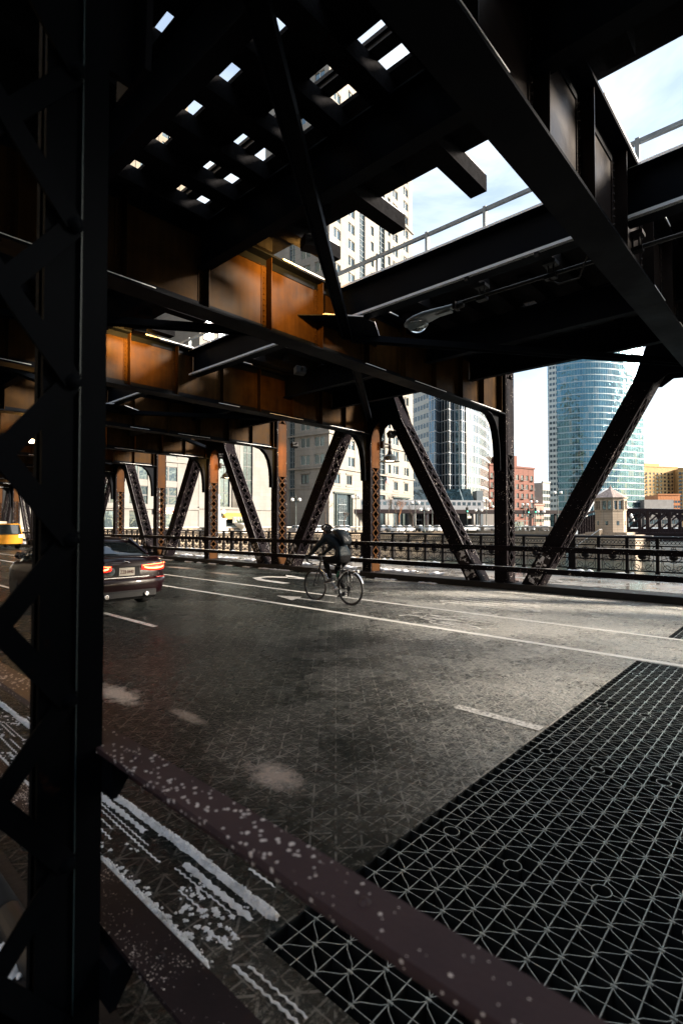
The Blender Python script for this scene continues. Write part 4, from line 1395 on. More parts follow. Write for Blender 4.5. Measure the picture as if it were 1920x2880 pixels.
# face
mb = MB()
mb.tube([Q(-8.095, 1.60), Q(-8.125, 1.575), Q(-8.10, 1.565)], [0.010, 0.015, 0.010], 8)
mb.build('nose', M['skin'], rider)
mb = MB()
for s in (-1, 1): mb.sphere(Q(-8.085, 1.605, s*0.035), 0.012, 8, 6)
mb.build('eyes', M['blackrubber'], rider)
mb = MB(); mb.bar(Q(-8.097, 1.54, -0.022), Q(-8.097, 1.54, 0.022), 0.008, 0.006); mb.build('mouth', plain('lips', (0.3, 0.12, 0.1), 0.5), rider)
mb = MB()
for s in (-1, 1): mb.tube([Q(-8.005, 1.61, s*0.088), Q(-7.985, 1.595, s*0.098), Q(-8.0, 1.565, s*0.090)], [0.010, 0.014, 0.008], 8)
mb.build('ears', M['skin'], rider)
mb = MB()
vs = []; n = 14
secs = [(-7.94, 0.03, 1.62), (-7.925, 0.06, 1.57), (-7.925, 0.06, 1.53), (-7.94, 0.035, 1.50)]
mb.sphere(Q(-7.975, 1.565), 0.082, 14, 8); mb.build('hair', plain('dark_hair', (0.02, 0.014, 0.01), 0.7), rider)
# helmet: elongated shell with raised ribs and pale panels
mb = MB()
n = 28; rows = 10; vs = []
def hel(t, a, k=1.0):
    r_ = math.sin(t)
    x = math.cos(a)*(0.155 if math.cos(a) < 0 else 0.165)*r_*k; y = math.sin(a)*0.112*r_*k; z = math.cos(t)*0.128*k
    return Q(-8.005 + x - z*0.10, 1.588 + z - x*0.10, y)
for i in range(rows):
    t = i/(rows-1)*math.pi*0.56
    for j in range(n):
        a = 2*math.pi*j/n
        y = math.sin(a)*math.sin(t)
        vent = 1 - 0.13*(math.cos(y*17) < -0.25)*(0.15 < t < 1.25)
        vs.append(hel(t, a, vent))
fs = [(i*n+j, i*n+(j+1)%n, (i+1)*n+(j+1)%n, (i+1)*n+j) for i in range(rows-1) for j in range(n)]
mb.add(vs, fs, False)
hm = mb.build('helmet', plain('black_helmet_shell', (0.008, 0.008, 0.010), 0.22), rider)
hm.modifiers.new('s', 'SOLIDIFY').thickness = 0.014
mb = MB()
for sy in (-1, 1):
    for (t0, t1, da) in ((0.55, 1.45, 0.55), (0.75, 1.5, -0.25)):
        pts = [hel(t0+(t1-t0)*q/6, sy*(math.pi/2+da+0.35*q/6), 1.03) for q in range(7)]
        mb.tube(pts, [0.004, 0.010, 0.013, 0.013, 0.012, 0.009, 0.004], 6)
mb.build('helmet_panel', plain('pale_helmet_panel', (0.55, 0.56, 0.58), 0.3), rider)
mb = MB()
for s in (-1, 1): mb.tube([Q(-8.05, 1.60, s*0.095), Q(-8.04, 1.53, s*0.075), Q(-8.045, 1.487, s*0.02)], 0.005, 6)
mb.build('chin_strap', M['blackrubber'], rider)
# gloves: palm + five fingers wrapped round the brake hoods
for s in (-1, 1):
    pts = [Q(-8.36, 1.025, s*0.212), Q(-8.42, 1.015, s*0.208)]; ed = [(0,1)]; rr = [0.026, (0.034, 0.02)]
    for f, (dy, ln) in enumerate(((-0.026, 0.9), (-0.009, 1.0), (0.009, 0.97), (0.026, 0.8))):
        b0 = len(pts)
        pts += [Q(-8.445, 1.012, s*0.206+dy), Q(-8.468-0.012*ln, 0.995, s*0.206+dy), Q(-8.470-0.006*ln, 0.965, s*0.206+dy), Q(-8.448, 0.945-0.012*ln, s*0.206+dy*0.9)]
        rr += [0.010, 0.0095, 0.009, 0.008]; ed += [(1, b0), (b0, b0+1), (b0+1, b0+2), (b0+2, b0+3)]
    b0 = len(pts); pts += [Q(-8.40, 1.00, s*0.206 - s*0.032), Q(-8.43, 0.975, s*0.206 - s*0.036)]; rr += [0.011, 0.010]; ed += [(0, b0), (b0, b0+1)]
    skin('hand', pts, ed, rr, M['gloves'] if 'gloves' in M else M.setdefault('gloves', cloth('black_gloves', (0.012, 0.012, 0.014), 0.6)), rider, 0, 1)
# shoes
def shoe(he, to, yy, ang_):
    mb = MB()
    L_ = 0.27
    secs = [(0.0, 0.030, 0.055), (0.05, 0.037, 0.06), (0.11, 0.038, 0.05), (0.18, 0.046, 0.036), (0.235, 0.040, 0.026), (0.27, 0.018, 0.015)]
    n = 14; vs = []
    for (x, hw, hh) in secs:
        for j in range(n):
            a = 2*math.pi*j/n; vs.append((-x, math.cos(a)*hw, max(math.sin(a), -0.55)*hh + hh*0.55))
    fs = [(i*n+j, i*n+(j+1)%n, (i+1)*n+(j+1)%n, (i+1)*n+j) for i in range(5) for j in range(n)] + [tuple(range(n)), tuple(range(5*n, 6*n))]
    mb.add(vs, fs, True)
    o = mb.build('shoe', plain('grey_shoe', (0.05, 0.05, 0.055), 0.6), rider, Q(he[0], he[1], yy), (0, ang_, 0))
    mb = MB(); mb.box(-0.265, 0.0, -0.036, 0.036, -0.012, 0.004)
    put('sole', mb.mesh('sole', plain('white_sole', (0.6, 0.6, 0.58), 0.5)), o)
shoe((-7.70, 0.475), None, -0.118, math.radians(-13)); shoe((-7.545, 0.165), None, 0.118, math.radians(-14))
# backpack
mb = MB()
secs = [(0.0, 0.10, 0.05), (0.05, 0.14, 0.09), (0.16, 0.155, 0.13), (0.28, 0.155, 0.145), (0.38, 0.14, 0.12), (0.45, 0.10, 0.07), (0.47, 0.05, 0.03)]
n = 18; vs = []
for (u, hw, dep) in secs:
    for j in range(n):
        a = 2*math.pi*j/n
        cx, sy = math.cos(a), math.sin(a)
        yy = math.copysign(abs(cx)**0.6, cx)*hw; dd = math.copysign(abs(sy)**0.7, sy)
        d_ = dep*(0.5+0.5*dd)
        k = 1+0.06*noise.noise(Vector((u*9, a*2, 3)))
        # axis along the back from waist to shoulders
        ax = Vector((-0.80, 0, 0.60)); up_ = Vector((0.60, 0, 0.80))
        p0 = Vector(Q(-7.42, 1.265)) + ax*u*0.95 + up_*(d_*k*1.25)
        vs.append((p0.x, yy*k, p0.z))
fs = [(i*n+j, i*n+(j+1)%n, (i+1)*n+(j+1)%n, (i+1)*n+j) for i in range(6) for j in range(n)] + [tuple(range(n)), tuple(range(6*n, 7*n))]
mb.add(vs, fs, True)
bp = mb.build('backpack', M['pack'])
bp.location = (rx, ry, rz_)
tag(bp, 'dark rounded backpack worn by the cyclist', 'backpack')
mb = MB()
for s in (-1, 1):
    mb.tube([Q(-7.80, 1.53, s*0.10), Q(-7.92, 1.50, s*0.12), Q(-7.90, 1.36, s*0.14), Q(-7.72, 1.20, s*0.15), Q(-7.55, 1.17, s*0.15)], 0.014, 8)
put('shoulder_strap', mb.mesh('shoulder_strap', M['pack']), bp)
mb = MB(); mb.tube([Vector(Q(-7.60,1.56,-0.10)), Vector(Q(-7.50,1.535,0.0)), Vector(Q(-7.42,1.44,0.08))], 0.010, 6)
mb.tube([Q(-7.40, 1.44, -0.11), Q(-7.30, 1.36, -0.11)], 0.012, 6)
put('strap', mb.mesh('strap', plain('grey_strap', (0.35, 0.36, 0.38), 0.5)), bp)
# ------------------------------------------------------------------ text helper
def text_mesh(txt, size, depth, name):
    cu = bpy.data.curves.new(name, 'FONT'); cu.body = txt; cu.size = size; cu.extrude = depth
    cu.align_x = 'CENTER'; cu.align_y = 'CENTER'
    o = bpy.data.objects.new(name, cu); col.objects.link(o)
    dg = bpy.context.evaluated_depsgraph_get()
    me = bpy.data.meshes.new_from_object(o.evaluated_get(dg))
    bpy.data.objects.remove(o); bpy.data.curves.remove(cu)
    return me
# ------------------------------------------------------------------ cars
def paint(name, c, rough=0.12, coat=0.45):
    m, nt, b = new_mat(name)
    b.inputs['Base Color'].default_value = (*c, 1)
    b.inputs['Roughness'].default_value = 0.3; b.inputs['Specular IOR Level'].default_value = 0.25
    b.inputs['Coat Weight'].default_value = coat; b.inputs['Coat Roughness'].default_value = 0.04
    return m
M['carglass'] = plain('car_window_glass', (0.015, 0.02, 0.022), 0.04, 0.0, 0.05, spec=0.9)
M['lamp_red'] = plain('red_lamp_plastic', (0.45, 0.015, 0.01), 0.12, 0.0, 0.1)
M['lamp_glow'] = emit('lit_tail_lamp', (1.0, 0.16, 0.05), 5.0)
M['redglow2'] = emit('lit_lamp_face', (0.9, 0.02, 0.01), 0.9)
M['plate'] = plain('licence_plate', (0.62, 0.58, 0.50), 0.5, var=0.05)
M['ink'] = plain('dark_red_ink', (0.10, 0.02, 0.02), 0.6)

def loft(mb, secs, smoothf=True, cap=True):
    """secs: list of rings (same count) of 3D points"""
    n = len(secs[0]); vs = [p for s in secs for p in s]
    fs = [(i*n+j, i*n+(j+1)%n, (i+1)*n+(j+1)%n, (i+1)*n+j) for i in range(len(secs)-1) for j in range(n)]
    if cap: fs += [tuple(range(n)), tuple(range((len(secs)-1)*n, len(secs)*n))]
    mb.add(vs, fs, smoothf)
def interp(tab, u):
    if u <= tab[0][0]: return tab[0][1:]
    for a, b_ in zip(tab, tab[1:]):
        if u <= b_[0]:
            t = (u-a[0])/(b_[0]-a[0]); t = t*t*(3-2*t) if False else t
            return tuple(p+(q-p)*t for p, q in zip(a[1:], b_[1:]))
    return tab[-1][1:]

def saloon():
    """rear at x=0, nose towards +x, origin on the ground under the rear bumper"""
    r = empty('car', (-10.05, 4.74, 0), math.pi)
    tag(r, 'dark maroon saloon car with lit red tail lights driving away behind the near post', 'car')
    # u: half width, bottom, belt height
    tab = [(0.0, 0.66, 0.42, 0.96), (0.04, 0.78, 0.33, 1.0), (0.14, 0.87, 0.27, 1.035), (0.35, 0.91, 0.22, 1.055), (0.8, 0.925, 0.19, 1.045), (1.5, 0.925, 0.17, 0.99),
           (2.6, 0.915, 0.17, 0.955), (3.2, 0.92, 0.17, 0.93), (3.9, 0.92, 0.18, 0.87), (4.3, 0.86, 0.22, 0.78), (4.55, 0.72, 0.28, 0.66), (4.66, 0.5, 0.36, 0.55)]
    us = [0, 0.02, 0.04, 0.09, 0.14, 0.25, 0.35, 0.55, 0.8, 1.1, 1.5, 2.0, 2.6, 3.2, 3.6, 3.9, 4.15, 4.3, 4.45, 4.55, 4.63, 4.66]
    mb = MB(); secs = []
    for u in us:
        w, zb, zt = interp(tab, u)
        h = zt - zb
        half = [(0, zb), (w*0.80, zb), (w*0.93, zb+h*0.06), (w*0.985, zb+h*0.25), (w, zb+h*0.45), (w*0.995, zb+h*0.62), (w*0.985, zb+h*0.80), (w*0.93, zb+h*0.93), (w*0.80, zb+h*0.985), (w*0.4, zt+0.010), (0, zt+0.015)]
        ring = [(u, y, z) for y, z in half] + [(u, -y, z) for y, z in half[-2:0:-1]]
        secs.append(ring)
    loft(mb, secs)
    body = mb.build('body', M['maroon'], r)
    mb = MB()   # lip spoiler + bumper crease + diffuser
    pts = [(0.075, -0.80, 1.02), (0.015, -0.62, 1.045), (-0.012, -0.3, 1.058), (-0.02, 0, 1.06), (-0.012, 0.3, 1.058), (0.015, 0.62, 1.045), (0.075, 0.80, 1.02)]
    mb.tube(pts, 0.016, 8)
    pts = [(0.20, -0.92, 0.60), (0.035, -0.80, 0.60), (-0.035, -0.55, 0.585), (-0.05, 0, 0.58), (-0.035, 0.55, 0.585), (0.035, 0.80, 0.60), (0.20, 0.92, 0.60)]
    vs = []
    for (z, off) in ((0.50, 0.0), (0.60, -0.015), (0.625, 0.02)):
        for p in pts: vs.append((p[0]+off, p[1], z))
    n = 7
    mb.add(vs, [(i*n+j, i*n+j+1, (i+1)*n+j+1, (i+1)*n+j) for i in range(2) for j in range(n-1)], True)
    put('bumper', mb.mesh('bumper', M['maroon']), body)
    mb = MB()
    mb.prism([(-0.02, 0.27), (0.10, 0.20), (0.30, 0.18), (0.30, 0.40), (0.01, 0.40), (-0.02, 0.36)], 'y', -0.62, 0.62)
    for s in (-1, 1): pass
    mb2 = mb; o = put('diffuser', mb2.mesh('diffuser', M['blackrubber']), body)
    mb = MB()
    for s in (-1, 1): mb.lathe([(0.036, 0), (0.045, 0.0), (0.045, 0.10), (0.030, 0.10)], (-0.06, s*0.40, 0.31), 18, axis='x')
    mb.build('exhaust_tip', M['chrome'], r)
    # greenhouse
    mb = MB(); secs = []
    gt = [(0.62, 0.70, 1.03, 1.04), (0.85, 0.76, 1.0, 1.14), (1.25, 0.72, 0.98, 1.31), (1.7, 0.66, 0.97, 1.395), (2.2, 0.64, 0.96, 1.42), (2.7, 0.66, 0.95, 1.395), (3.05, 0.70, 0.94, 1.25), (3.5, 0.76, 0.90, 0.93)]
    for u in [0.62, 0.74, 0.85, 1.05, 1.25, 1.5, 1.7, 2.2, 2.7, 2.9, 3.05, 3.3, 3.5]:
        wt, zb, zt = interp(gt, u)
        wb = 0.86
        half = [(wb, zb-0.05), (wb-(wb-wt)*0.45, zb+(zt-zb)*0.5), (wt+0.02, zb+(zt-zb)*0.88), (wt-0.07, zt-0.005), (0, zt+0.012)]
        ring = [(u, y, z) for y, z in half] + [(u, -y, z) for y, z in half[-2::-1]]
        secs.append(ring)
    loft(mb, secs)
    mb.build('window_glass', M['carglass'], r)
    mb = MB(); secs = []
    for u in [1.28, 1.5, 1.7, 2.2, 2.7, 2.85]:
        wt, zb, zt = interp(gt, u)
        half = [(wt+0.035, zb+(zt-zb)*0.86), (wt-0.03, zt+0.004), (wt-0.25, zt+0.015), (0, zt+0.024)]
        secs.append([(u, y, z) for y, z in half] + [(u, -y, z) for y, z in half[-2::-1]])
    loft(mb, secs)
    for s in (-1, 1):    # C pillar, B pillar
        mb.bar((0.70, s*0.775, 1.03), (1.35, s*0.685, 1.34), 0.05, 0.13, up=(1,0,-1)); mb.bar((2.1, s*0.83, 1.0), (2.0, s*0.655, 1.37), 0.07, 0.03)
        mb.bar((3.42, s*0.79, 0.95), (2.8, s*0.68, 1.37), 0.05, 0.05)
    put('roof', mb.mesh('roof', M['maroon']), body)
    # tail lights
    def ur(y):
        y = abs(y)
        for a, b_ in zip([(0, 0.0), (0.66, 0.0), (0.78, 0.04), (0.87, 0.14), (0.93, 0.35)], [(0.66, 0.0), (0.78, 0.04), (0.87, 0.14), (0.93, 0.35), (2, 1)]):
            if y <= b_[0]: return a[1] + (b_[1]-a[1])*(y-a[0])/(b_[0]-a[0])
    for s in (-1, 1):
        def strip(y0, y1, zl, zu, off, K=12):
            m2 = MB(); vs = []
            for i in range(K+1):
                t = i/K; y = y0+(y1-y0)*t
                u = ur(y) - off
                vs += [(u, s*y, zl(t)), (u, s*y, zu(t))]
            for i in range(K+1):
                t = i/K; y = y0+(y1-y0)*t; vs += [(ur(y)+0.02, s*y, zl(t)), (ur(y)+0.02, s*y, zu(t))]
            q = 2*(K+1)
            fs = [(2*i, 2*i+2, 2*i+3, 2*i+1) for i in range(K)] + [(2*i, q+2*i, q+2*i+2, 2*i+2) for i in range(K)] + [(2*i+1, 2*i+3, q+2*i+3, q+2*i+1) for i in range(K)]
            m2.add(vs, fs, True); return m2
        tl = strip(0.30, 0.88, lambda t: 0.80 - 0.03*math.sin(t*3.1), lambda t: 0.885+0.035*t, 0.022).build('tail_light', M['redglow2'], r)
        g = strip(0.36, 0.80, lambda t: 0.835-0.035*math.sin(t*math.pi)**0.6, lambda t: 0.860-0.030*math.sin(t*math.pi)**0.6, 0.028, 18)
        put('light_bar', g.mesh('light_bar', M['lamp_glow']), tl)
        g = strip(0.32, 0.86, lambda t: 0.875+0.035*t, lambda t: 0.883+0.035*t, 0.026, 8)
        put('light_edge', g.mesh('light_edge', M['lamp_glow']), tl)
        mb = MB(); mb.box(-0.045, -0.02, s*0.60, s*0.78, 0.625, 0.645); mb.build('reflector', M['lamp_red'], r)
    # plate recess, plate, emblem, badge
    mb = MB(); mb.box(-0.010, 0.02, -0.27, 0.27, 0.68, 0.86); mb.box(-0.03, 0.0, -0.30, 0.30, 0.86, 0.878); mb.build('plate_recess', M['blackrubber'], r)
    mb = MB(); mb.box(-0.022, -0.010, -0.155, 0.155, 0.695, 0.85); pl = mb.build('licence_plate', M['plate'], r)
    tm = text_mesh('ZZ8 0440', 0.092, 0.002, 'plate_text'); tm.materials.append(M['ink'])
    t = put('plate_text', tm, pl); t.location = (-0.026, 0, 0.766); t.rotation_euler = (math.pi/2, 0, -math.pi/2); t.scale = (0.72, 1.1, 1)
    mb = MB(); mb.lathe([(0.001, -0.018), (0.085, -0.018), (0.09, -0.008)], (0, 0.32, 0.79), 24, axis='x'); bd = mb.build('round_sticker', plain('grey_sticker', (0.16, 0.19, 0.20), 0.4), r)
    mb = MB(); mb.tube([(-0.022, 0.38, 0.80), (-0.022, 0.34, 0.815), (-0.022, 0.30, 0.80), (-0.022, 0.265, 0.812)], 0.006, 5); mb.tube([(-0.022, 0.38, 0.77), (-0.022, 0.33, 0.765), (-0.022, 0.27, 0.78)], 0.006, 5)
    put('sticker_lines', mb.mesh('sticker_lines', M['blackrubber']), bd)
    mb = MB(); mb.tube([(-0.012, 0.085, 0.972), (-0.018, 0.055, 0.985), (-0.02, 0.02, 0.972), (-0.02, -0.02, 0.965), (-0.016, -0.05, 0.945), (-0.012, -0.085, 0.935)], [0.004, 0.010, 0.008, 0.010, 0.007, 0.003], 8)
    mb.tube([(-0.018, 0.04, 0.978), (-0.018, 0.065, 0.955), (-0.016, 0.085, 0.952)], 0.004, 6); mb.tube([(-0.018, -0.03, 0.96), (-0.018, -0.01, 0.94)], 0.004, 6)
    mb.build('emblem', M['chrome'], r)
    mb = MB(); mb.box(-0.034, -0.028, -0.45, 0.45, 0.655, 0.668); mb.build('chrome_strip', M['chrome'], r)
    # wheels and mirrors
    for (x, s) in ((0.95, -1), (0.95, 1), (3.78, -1), (3.78, 1)):
        mb = MB(); mb.lathe([(0.20, -0.11), (0.31, -0.115), (0.335, -0.08), (0.335, 0.08), (0.31, 0.115), (0.20, 0.11)], (x, s*0.80, 0.335), 28, axis='y')
        w = mb.build('wheel', M['blackrubber'], r)
        mb = MB(); mb.lathe([(0.001, 0.09), (0.05, 0.10), (0.06, 0.07), (0.17, 0.08), (0.205, 0.11), (0.21, 0.05)], (x, s*0.80, 0.335), 20, axis='y')
        if s < 0:
            mb.v = [(a, 2*s*0.80-b_, c_) for a, b_, c_ in mb.v]
        put('rim', mb.mesh('rim', M['galv']), w)
    for s in (-1, 1):
        mb = MB(); mb.sphere((2.95, s*1.01, 1.02), 0.11, 14, 8, 0.75); mb.box(2.93, 3.03, s*0.86, s*0.95, 0.96, 1.0)
        m_ = mb.build('wing_mirror', M['maroon'], r)
        mb = MB(); mb.box(2.845, 2.85, s*0.95, s*1.08, 0.97, 1.07); put('mirror_glass', mb.mesh('mirror_glass', M['chrome']), m_)
    return r
M['maroon'] = paint('deep_maroon_car_paint', (0.010, 0.0015, 0.003))
saloon()

def suv(loc, rz, mat, label, name='car', lit=True, group=None, roofsign=False):
    r = empty(name, loc, rz)
    tag(r, label, 'taxi' if roofsign else 'car', group)
    tab = [(0.0, 0.80, 0.45, 0.98), (0.08, 0.88, 0.35, 1.02), (0.5, 0.90, 0.28, 1.05), (3.2, 0.90, 0.28, 1.03), (3.5, 0.89, 0.30, 1.0), (4.3, 0.84, 0.32, 0.92), (4.45, 0.70, 0.40, 0.80)]
    mb = MB(); secs = []
    for u in (0, 0.08, 0.5, 1.2, 2.2, 3.2, 3.5, 4.0, 4.3, 4.45):
        w, zb, zt = interp(tab, u); h = zt-zb
        half = [(0, zb), (w*0.9, zb), (w, zb+h*0.3), (w, zb+h*0.8), (w*0.92, zt), (0, zt+0.01)]
        secs.append([(u, y, z) for y, z in half] + [(u, -y, z) for y, z in half[-2:0:-1]])
    loft(mb, secs, False)
    body = mb.build('body', mat, r)
    mb = MB(); secs = []
    gt = [(0.04, 0.72, 1.0, 1.10), (0.22, 0.70, 1.0, 1.70), (2.6, 0.70, 1.0, 1.72), (3.3, 0.74, 1.0, 1.08)]
    for u in (0.04, 0.22, 1.2, 2.6, 2.9, 3.3):
        wt, zb, zt = interp(gt, u)
        half = [(0.84, zb-0.03), (wt+0.02, zt-0.06), (0, zt)]
        secs.append([(u, y, z) for y, z in half] + [(u, -y, z) for y, z in half[-2::-1]])
    loft(mb, secs, False); mb.build('window_glass', M['carglass'], r)
    mb = MB(); mb.box(0.2, 2.65, -0.70, 0.70, 1.69, 1.76)
    for s in (-1, 1):
        for x in (0.25, 1.15, 2.05): mb.bar((x-0.1, s*0.85, 1.0), (x+0.02, s*0.715, 1.7), 0.09, 0.05)
        mb.bar((0.02, s*0.80, 1.0), (0.20, s*0.70, 1.70), 0.08, 0.08)
    put('roof', mb.mesh('roof', mat), body)
    for s in (-1, 1):
        mb = MB(); mb.box(-0.015, 0.10, s*0.62, s*0.86, 0.80, 1.0)
        mb.build('tail_light', M['lit_tail'] if lit else M['lamp_red'], r)
    mb = MB(); mb.box(-0.06, 0.1, -0.85, 0.85, 0.38, 0.56); mb.box(-0.03, 0.02, -0.45, 0.45, 0.72, 0.76); put('bumper', mb.mesh('bumper', mat), body)
    for (x, s) in ((0.85, -1), (0.85, 1), (3.5, -1), (3.5, 1)):
        mb = MB(); mb.lathe([(0.001, -0.1), (0.34, -0.11), (0.36, 0), (0.34, 0.11), (0.001, 0.1)], (x, s*0.80, 0.36), 18, axis='y')
        mb.build('wheel', M['blackrubber'], r)
    if roofsign:
        mb = MB(); mb.box(1.3, 1.5, -0.25, 0.25, 1.76, 1.92); mb.build('roof_sign', M['plate'], r)
    return r
M['yellow'] = paint('yellow_taxi_paint', (0.45, 0.20, 0.01))
M['lit_tail'] = emit('lit_taxi_tail_light', (1.0, 0.25, 0.12), 4.0)
suv((-40.5, 10.9, 0), math.pi, M['yellow'], 'yellow taxi with lit tail lights driving away in the far lane at left', roofsign=True)

# ------------------------------------------------------------------ city materials
def stone_mat(name, c, joint=(3.0, 1.6), dark=0.55, mortar=0.03, var=0.12):
    m, nt, b = new_mat(name)
    tc = nt.nodes.new('ShaderNodeUVMap')
    v = tc.outputs[0]
    br = nt.nodes.new('ShaderNodeTexBrick'); br.offset = 0.0
    br.inputs['Scale'].default_value = 1; br.inputs['Brick Width'].default_value = joint[0]; br.inputs['Row Height'].default_value = joint[1]
    br.inputs['Mortar Size'].default_value = mortar
    br.inputs['Color1'].default_value = (*c, 1); br.inputs['Color2'].default_value = (*[x*(1-var) for x in c], 1)
    br.inputs['Mortar'].default_value = (*[x*dark for x in c], 1)
    L(nt, v, br.inputs['Vector'])
    n = noise_n(nt, coord(nt, 'World', (1, 1, 0.35)), 0.6, 6, 0.65)
    L(nt, mixc(nt, 1.0, br.outputs['Color'], ramp(nt, n, [(0.3, (0.82, 0.80, 0.78)), (0.7, (1, 1, 1))]), 'MULTIPLY'), b.inputs['Base Color'])
    b.inputs['Roughness'].default_value = 0.8
    return m
def wglass(name, c, rough=0.06, metal=0.75):
    m, nt, b = new_mat(name)
    oi = nt.nodes.new('ShaderNodeObjectInfo')
    L(nt, mixc(nt, oi.outputs['Random'], tuple(x*0.5 for x in c), tuple(min(x*1.5, 1) for x in c)), b.inputs['Base Color'])
    b.inputs['Metallic'].default_value = metal; b.inputs['Roughness'].default_value = rough
    b.inputs['Specular IOR Level'].default_value = 0.8
    v = coord(nt, 'World'); bump(nt, b, noise_n(nt, v, 0.7, 2), 0.25, 0.2)
    return m
M['beige'] = stone_mat('beige_granite', (0.26, 0.245, 0.22))
M['limestone'] = stone_mat('grey_limestone', (0.22, 0.215, 0.205), (1.8, 0.9), 0.75, 0.02)
M['cream'] = stone_mat('cream_stone', (0.21, 0.185, 0.15), (2.2, 1.1), 0.7, 0.03)
M['brick'] = stone_mat('red_brown_brick', (0.16, 0.05, 0.032), (0.9, 0.35), 0.8, 0.04, 0.3)
M['tan'] = stone_mat('tan_brick', (0.50, 0.33, 0.14), (1.1, 0.5), 0.8, 0.04, 0.15)
M['greyc'] = stone_mat('grey_concrete', (0.32, 0.31, 0.30), (3, 1.5), 0.8, 0.03)
M['wg'] = wglass('office_window_glass', (0.10, 0.14, 0.16))
M['wframe'] = plain('dark_window_frame', (0.03, 0.032, 0.034), 0.5)
M['green_iron'] = plain('verdigris_iron', (0.02, 0.035, 0.032), 0.5)
M['white_globe'] = plain('white_glass_globe', (0.85, 0.85, 0.83), 0.3, var=0.03)

def curtain_mat(name, glass, mull, fh=3.9, pw=1.5, mw=0.07, sp=0.14, metal=0.9, tilt=0.35, contrast=0.5, spandrel=None, vert=True):
    m, nt, b = new_mat(name)
    uv = nt.nodes.new('ShaderNodeUVMap').outputs[0]
    sx = nt.nodes.new('ShaderNodeSeparateXYZ'); L(nt, uv, sx.inputs[0])
    U, V_ = sx.outputs['X'], sx.outputs['Y']
    iu = mathn(nt, 'DIVIDE', U, pw); iv = mathn(nt, 'DIVIDE', V_, fh)
    fu = mathn(nt, 'FRACT', iu); fv = mathn(nt, 'FRACT', iv)
    mu = mathn(nt, 'LESS_THAN', fu, mw); mv = mathn(nt, 'LESS_THAN', fv, sp)
    cell = nt.nodes.new('ShaderNodeCombineXYZ')
    L(nt, mathn(nt, 'FLOOR', iu), cell.inputs[0]); L(nt, mathn(nt, 'FLOOR', iv), cell.inputs[1])
    wn_ = nt.nodes.new('ShaderNodeTexWhiteNoise'); wn_.noise_dimensions = '2D'; L(nt, cell.outputs[0], wn_.inputs['Vector'])
    r = wn_.outputs['Value']
    g = mixc(nt, mathn(nt, 'MULTIPLY', r, contrast), glass, tuple(x*0.30 for x in glass))
    # a few blinds drawn
    bl = mathn(nt, 'GREATER_THAN', r, 0.9)
    g = mixc(nt, mathn(nt, 'MULTIPLY', bl, 0.12), g, (0.6, 0.6, 0.55))
    mk_ = mathn(nt, 'MAXIMUM', mu, mv) if vert else mv
    c = mixc(nt, mk_, g, mull)
    L(nt, c, b.inputs['Base Color'])
    L(nt, mathn(nt, 'MULTIPLY', mathn(nt, 'SUBTRACT', 1.0, mk_), metal), b.inputs['Metallic'])
    L(nt, mathn(nt, 'ADD', mathn(nt, 'MULTIPLY', mk_, 0.4), 0.05), b.inputs['Roughness'])
    vn = coord(nt, 'World')
    h = mathn(nt, 'ADD', mathn(nt, 'MULTIPLY', noise_n(nt, vn, 0.22, 3), 2.0), mathn(nt, 'MULTIPLY', mathn(nt, 'MULTIPLY', r, fu), 0.35))
    bump(nt, b, h, tilt, 0.35)
    return m
def uvwall(mb_pts, z0, z1, name, mat, parent=None, seg=None, roof=None):
    """vertical wall following 2D points, UV in metres"""
    me = bpy.data.meshes.new(name)
    vs = []; fs = []; uvs = []
    d = 0
    ds = [0]
    for a, b_ in zip(mb_pts, mb_pts[1:]): d += math.dist(a, b_); ds.append(d)
    for p in mb_pts: vs += [(p[0], p[1], z0), (p[0], p[1], z1)]
    for i in range(len(mb_pts)-1): fs.append((2*i, 2*i+2, 2*i+3, 2*i+1))
    if roof is not None: fs.append(tuple(2*i+1 for i in range(len(mb_pts))))
    me.from_pydata(vs, [], fs)
    ul = me.uv_layers.new(name='UVMap')
    for p in me.polygons:
        for li in p.loop_indices:
            vi = me.loops[li].vertex_index
            ul.data[li].uv = (ds[vi//2], vs[vi][2])
    me.materials.append(mat)
    return put(name, me, parent)
def uvbox_from_mb(mb, name, mat, parent, ux, uo=(0,0,0)):
    """MB mesh with UV from direction ux (horizontal metres) and z"""
    o = mb.build(name, mat, parent)
    me = o.data
    ul = me.uv_layers.new(name='UVMap')
    ux = Vector(ux)
    for l in me.loops:
        c_ = me.vertices[l.vertex_index].co
        ul.data[l.index].uv = ((Vector((c_.x, c_.y, 0))-Vector(uo)).dot(ux), c_.z)
    return o
class Face:
    """a facade plane: origin o, direction d along it (left to right from outside), n = outward"""
    def __init__(s, o, deg, W, H):
        s.o = Vector((o[0], o[1], 0)); a = R(deg); s.d = Vector((math.cos(a), math.sin(a), 0)); s.n = Vector((s.d.y, -s.d.x, 0)); s.W, s.H, s.a = W, H, a
    def box(s, mb, t0, t1, z0, z1, p0, p1):
        """p = distance outward of the plane"""
        c = s.o + s.d*(t0+t1)/2 + s.n*(p0+p1)/2 + Vector((0,0,(z0+z1)/2))
        mb.obox(c, s.d, s.n, (0,0,1), abs(t1-t0)/2, abs(p1-p0)/2, abs(z1-z0)/2)
    def at(s, t, z, p=0): return s.o + s.d*t + s.n*p + Vector((0,0,z))
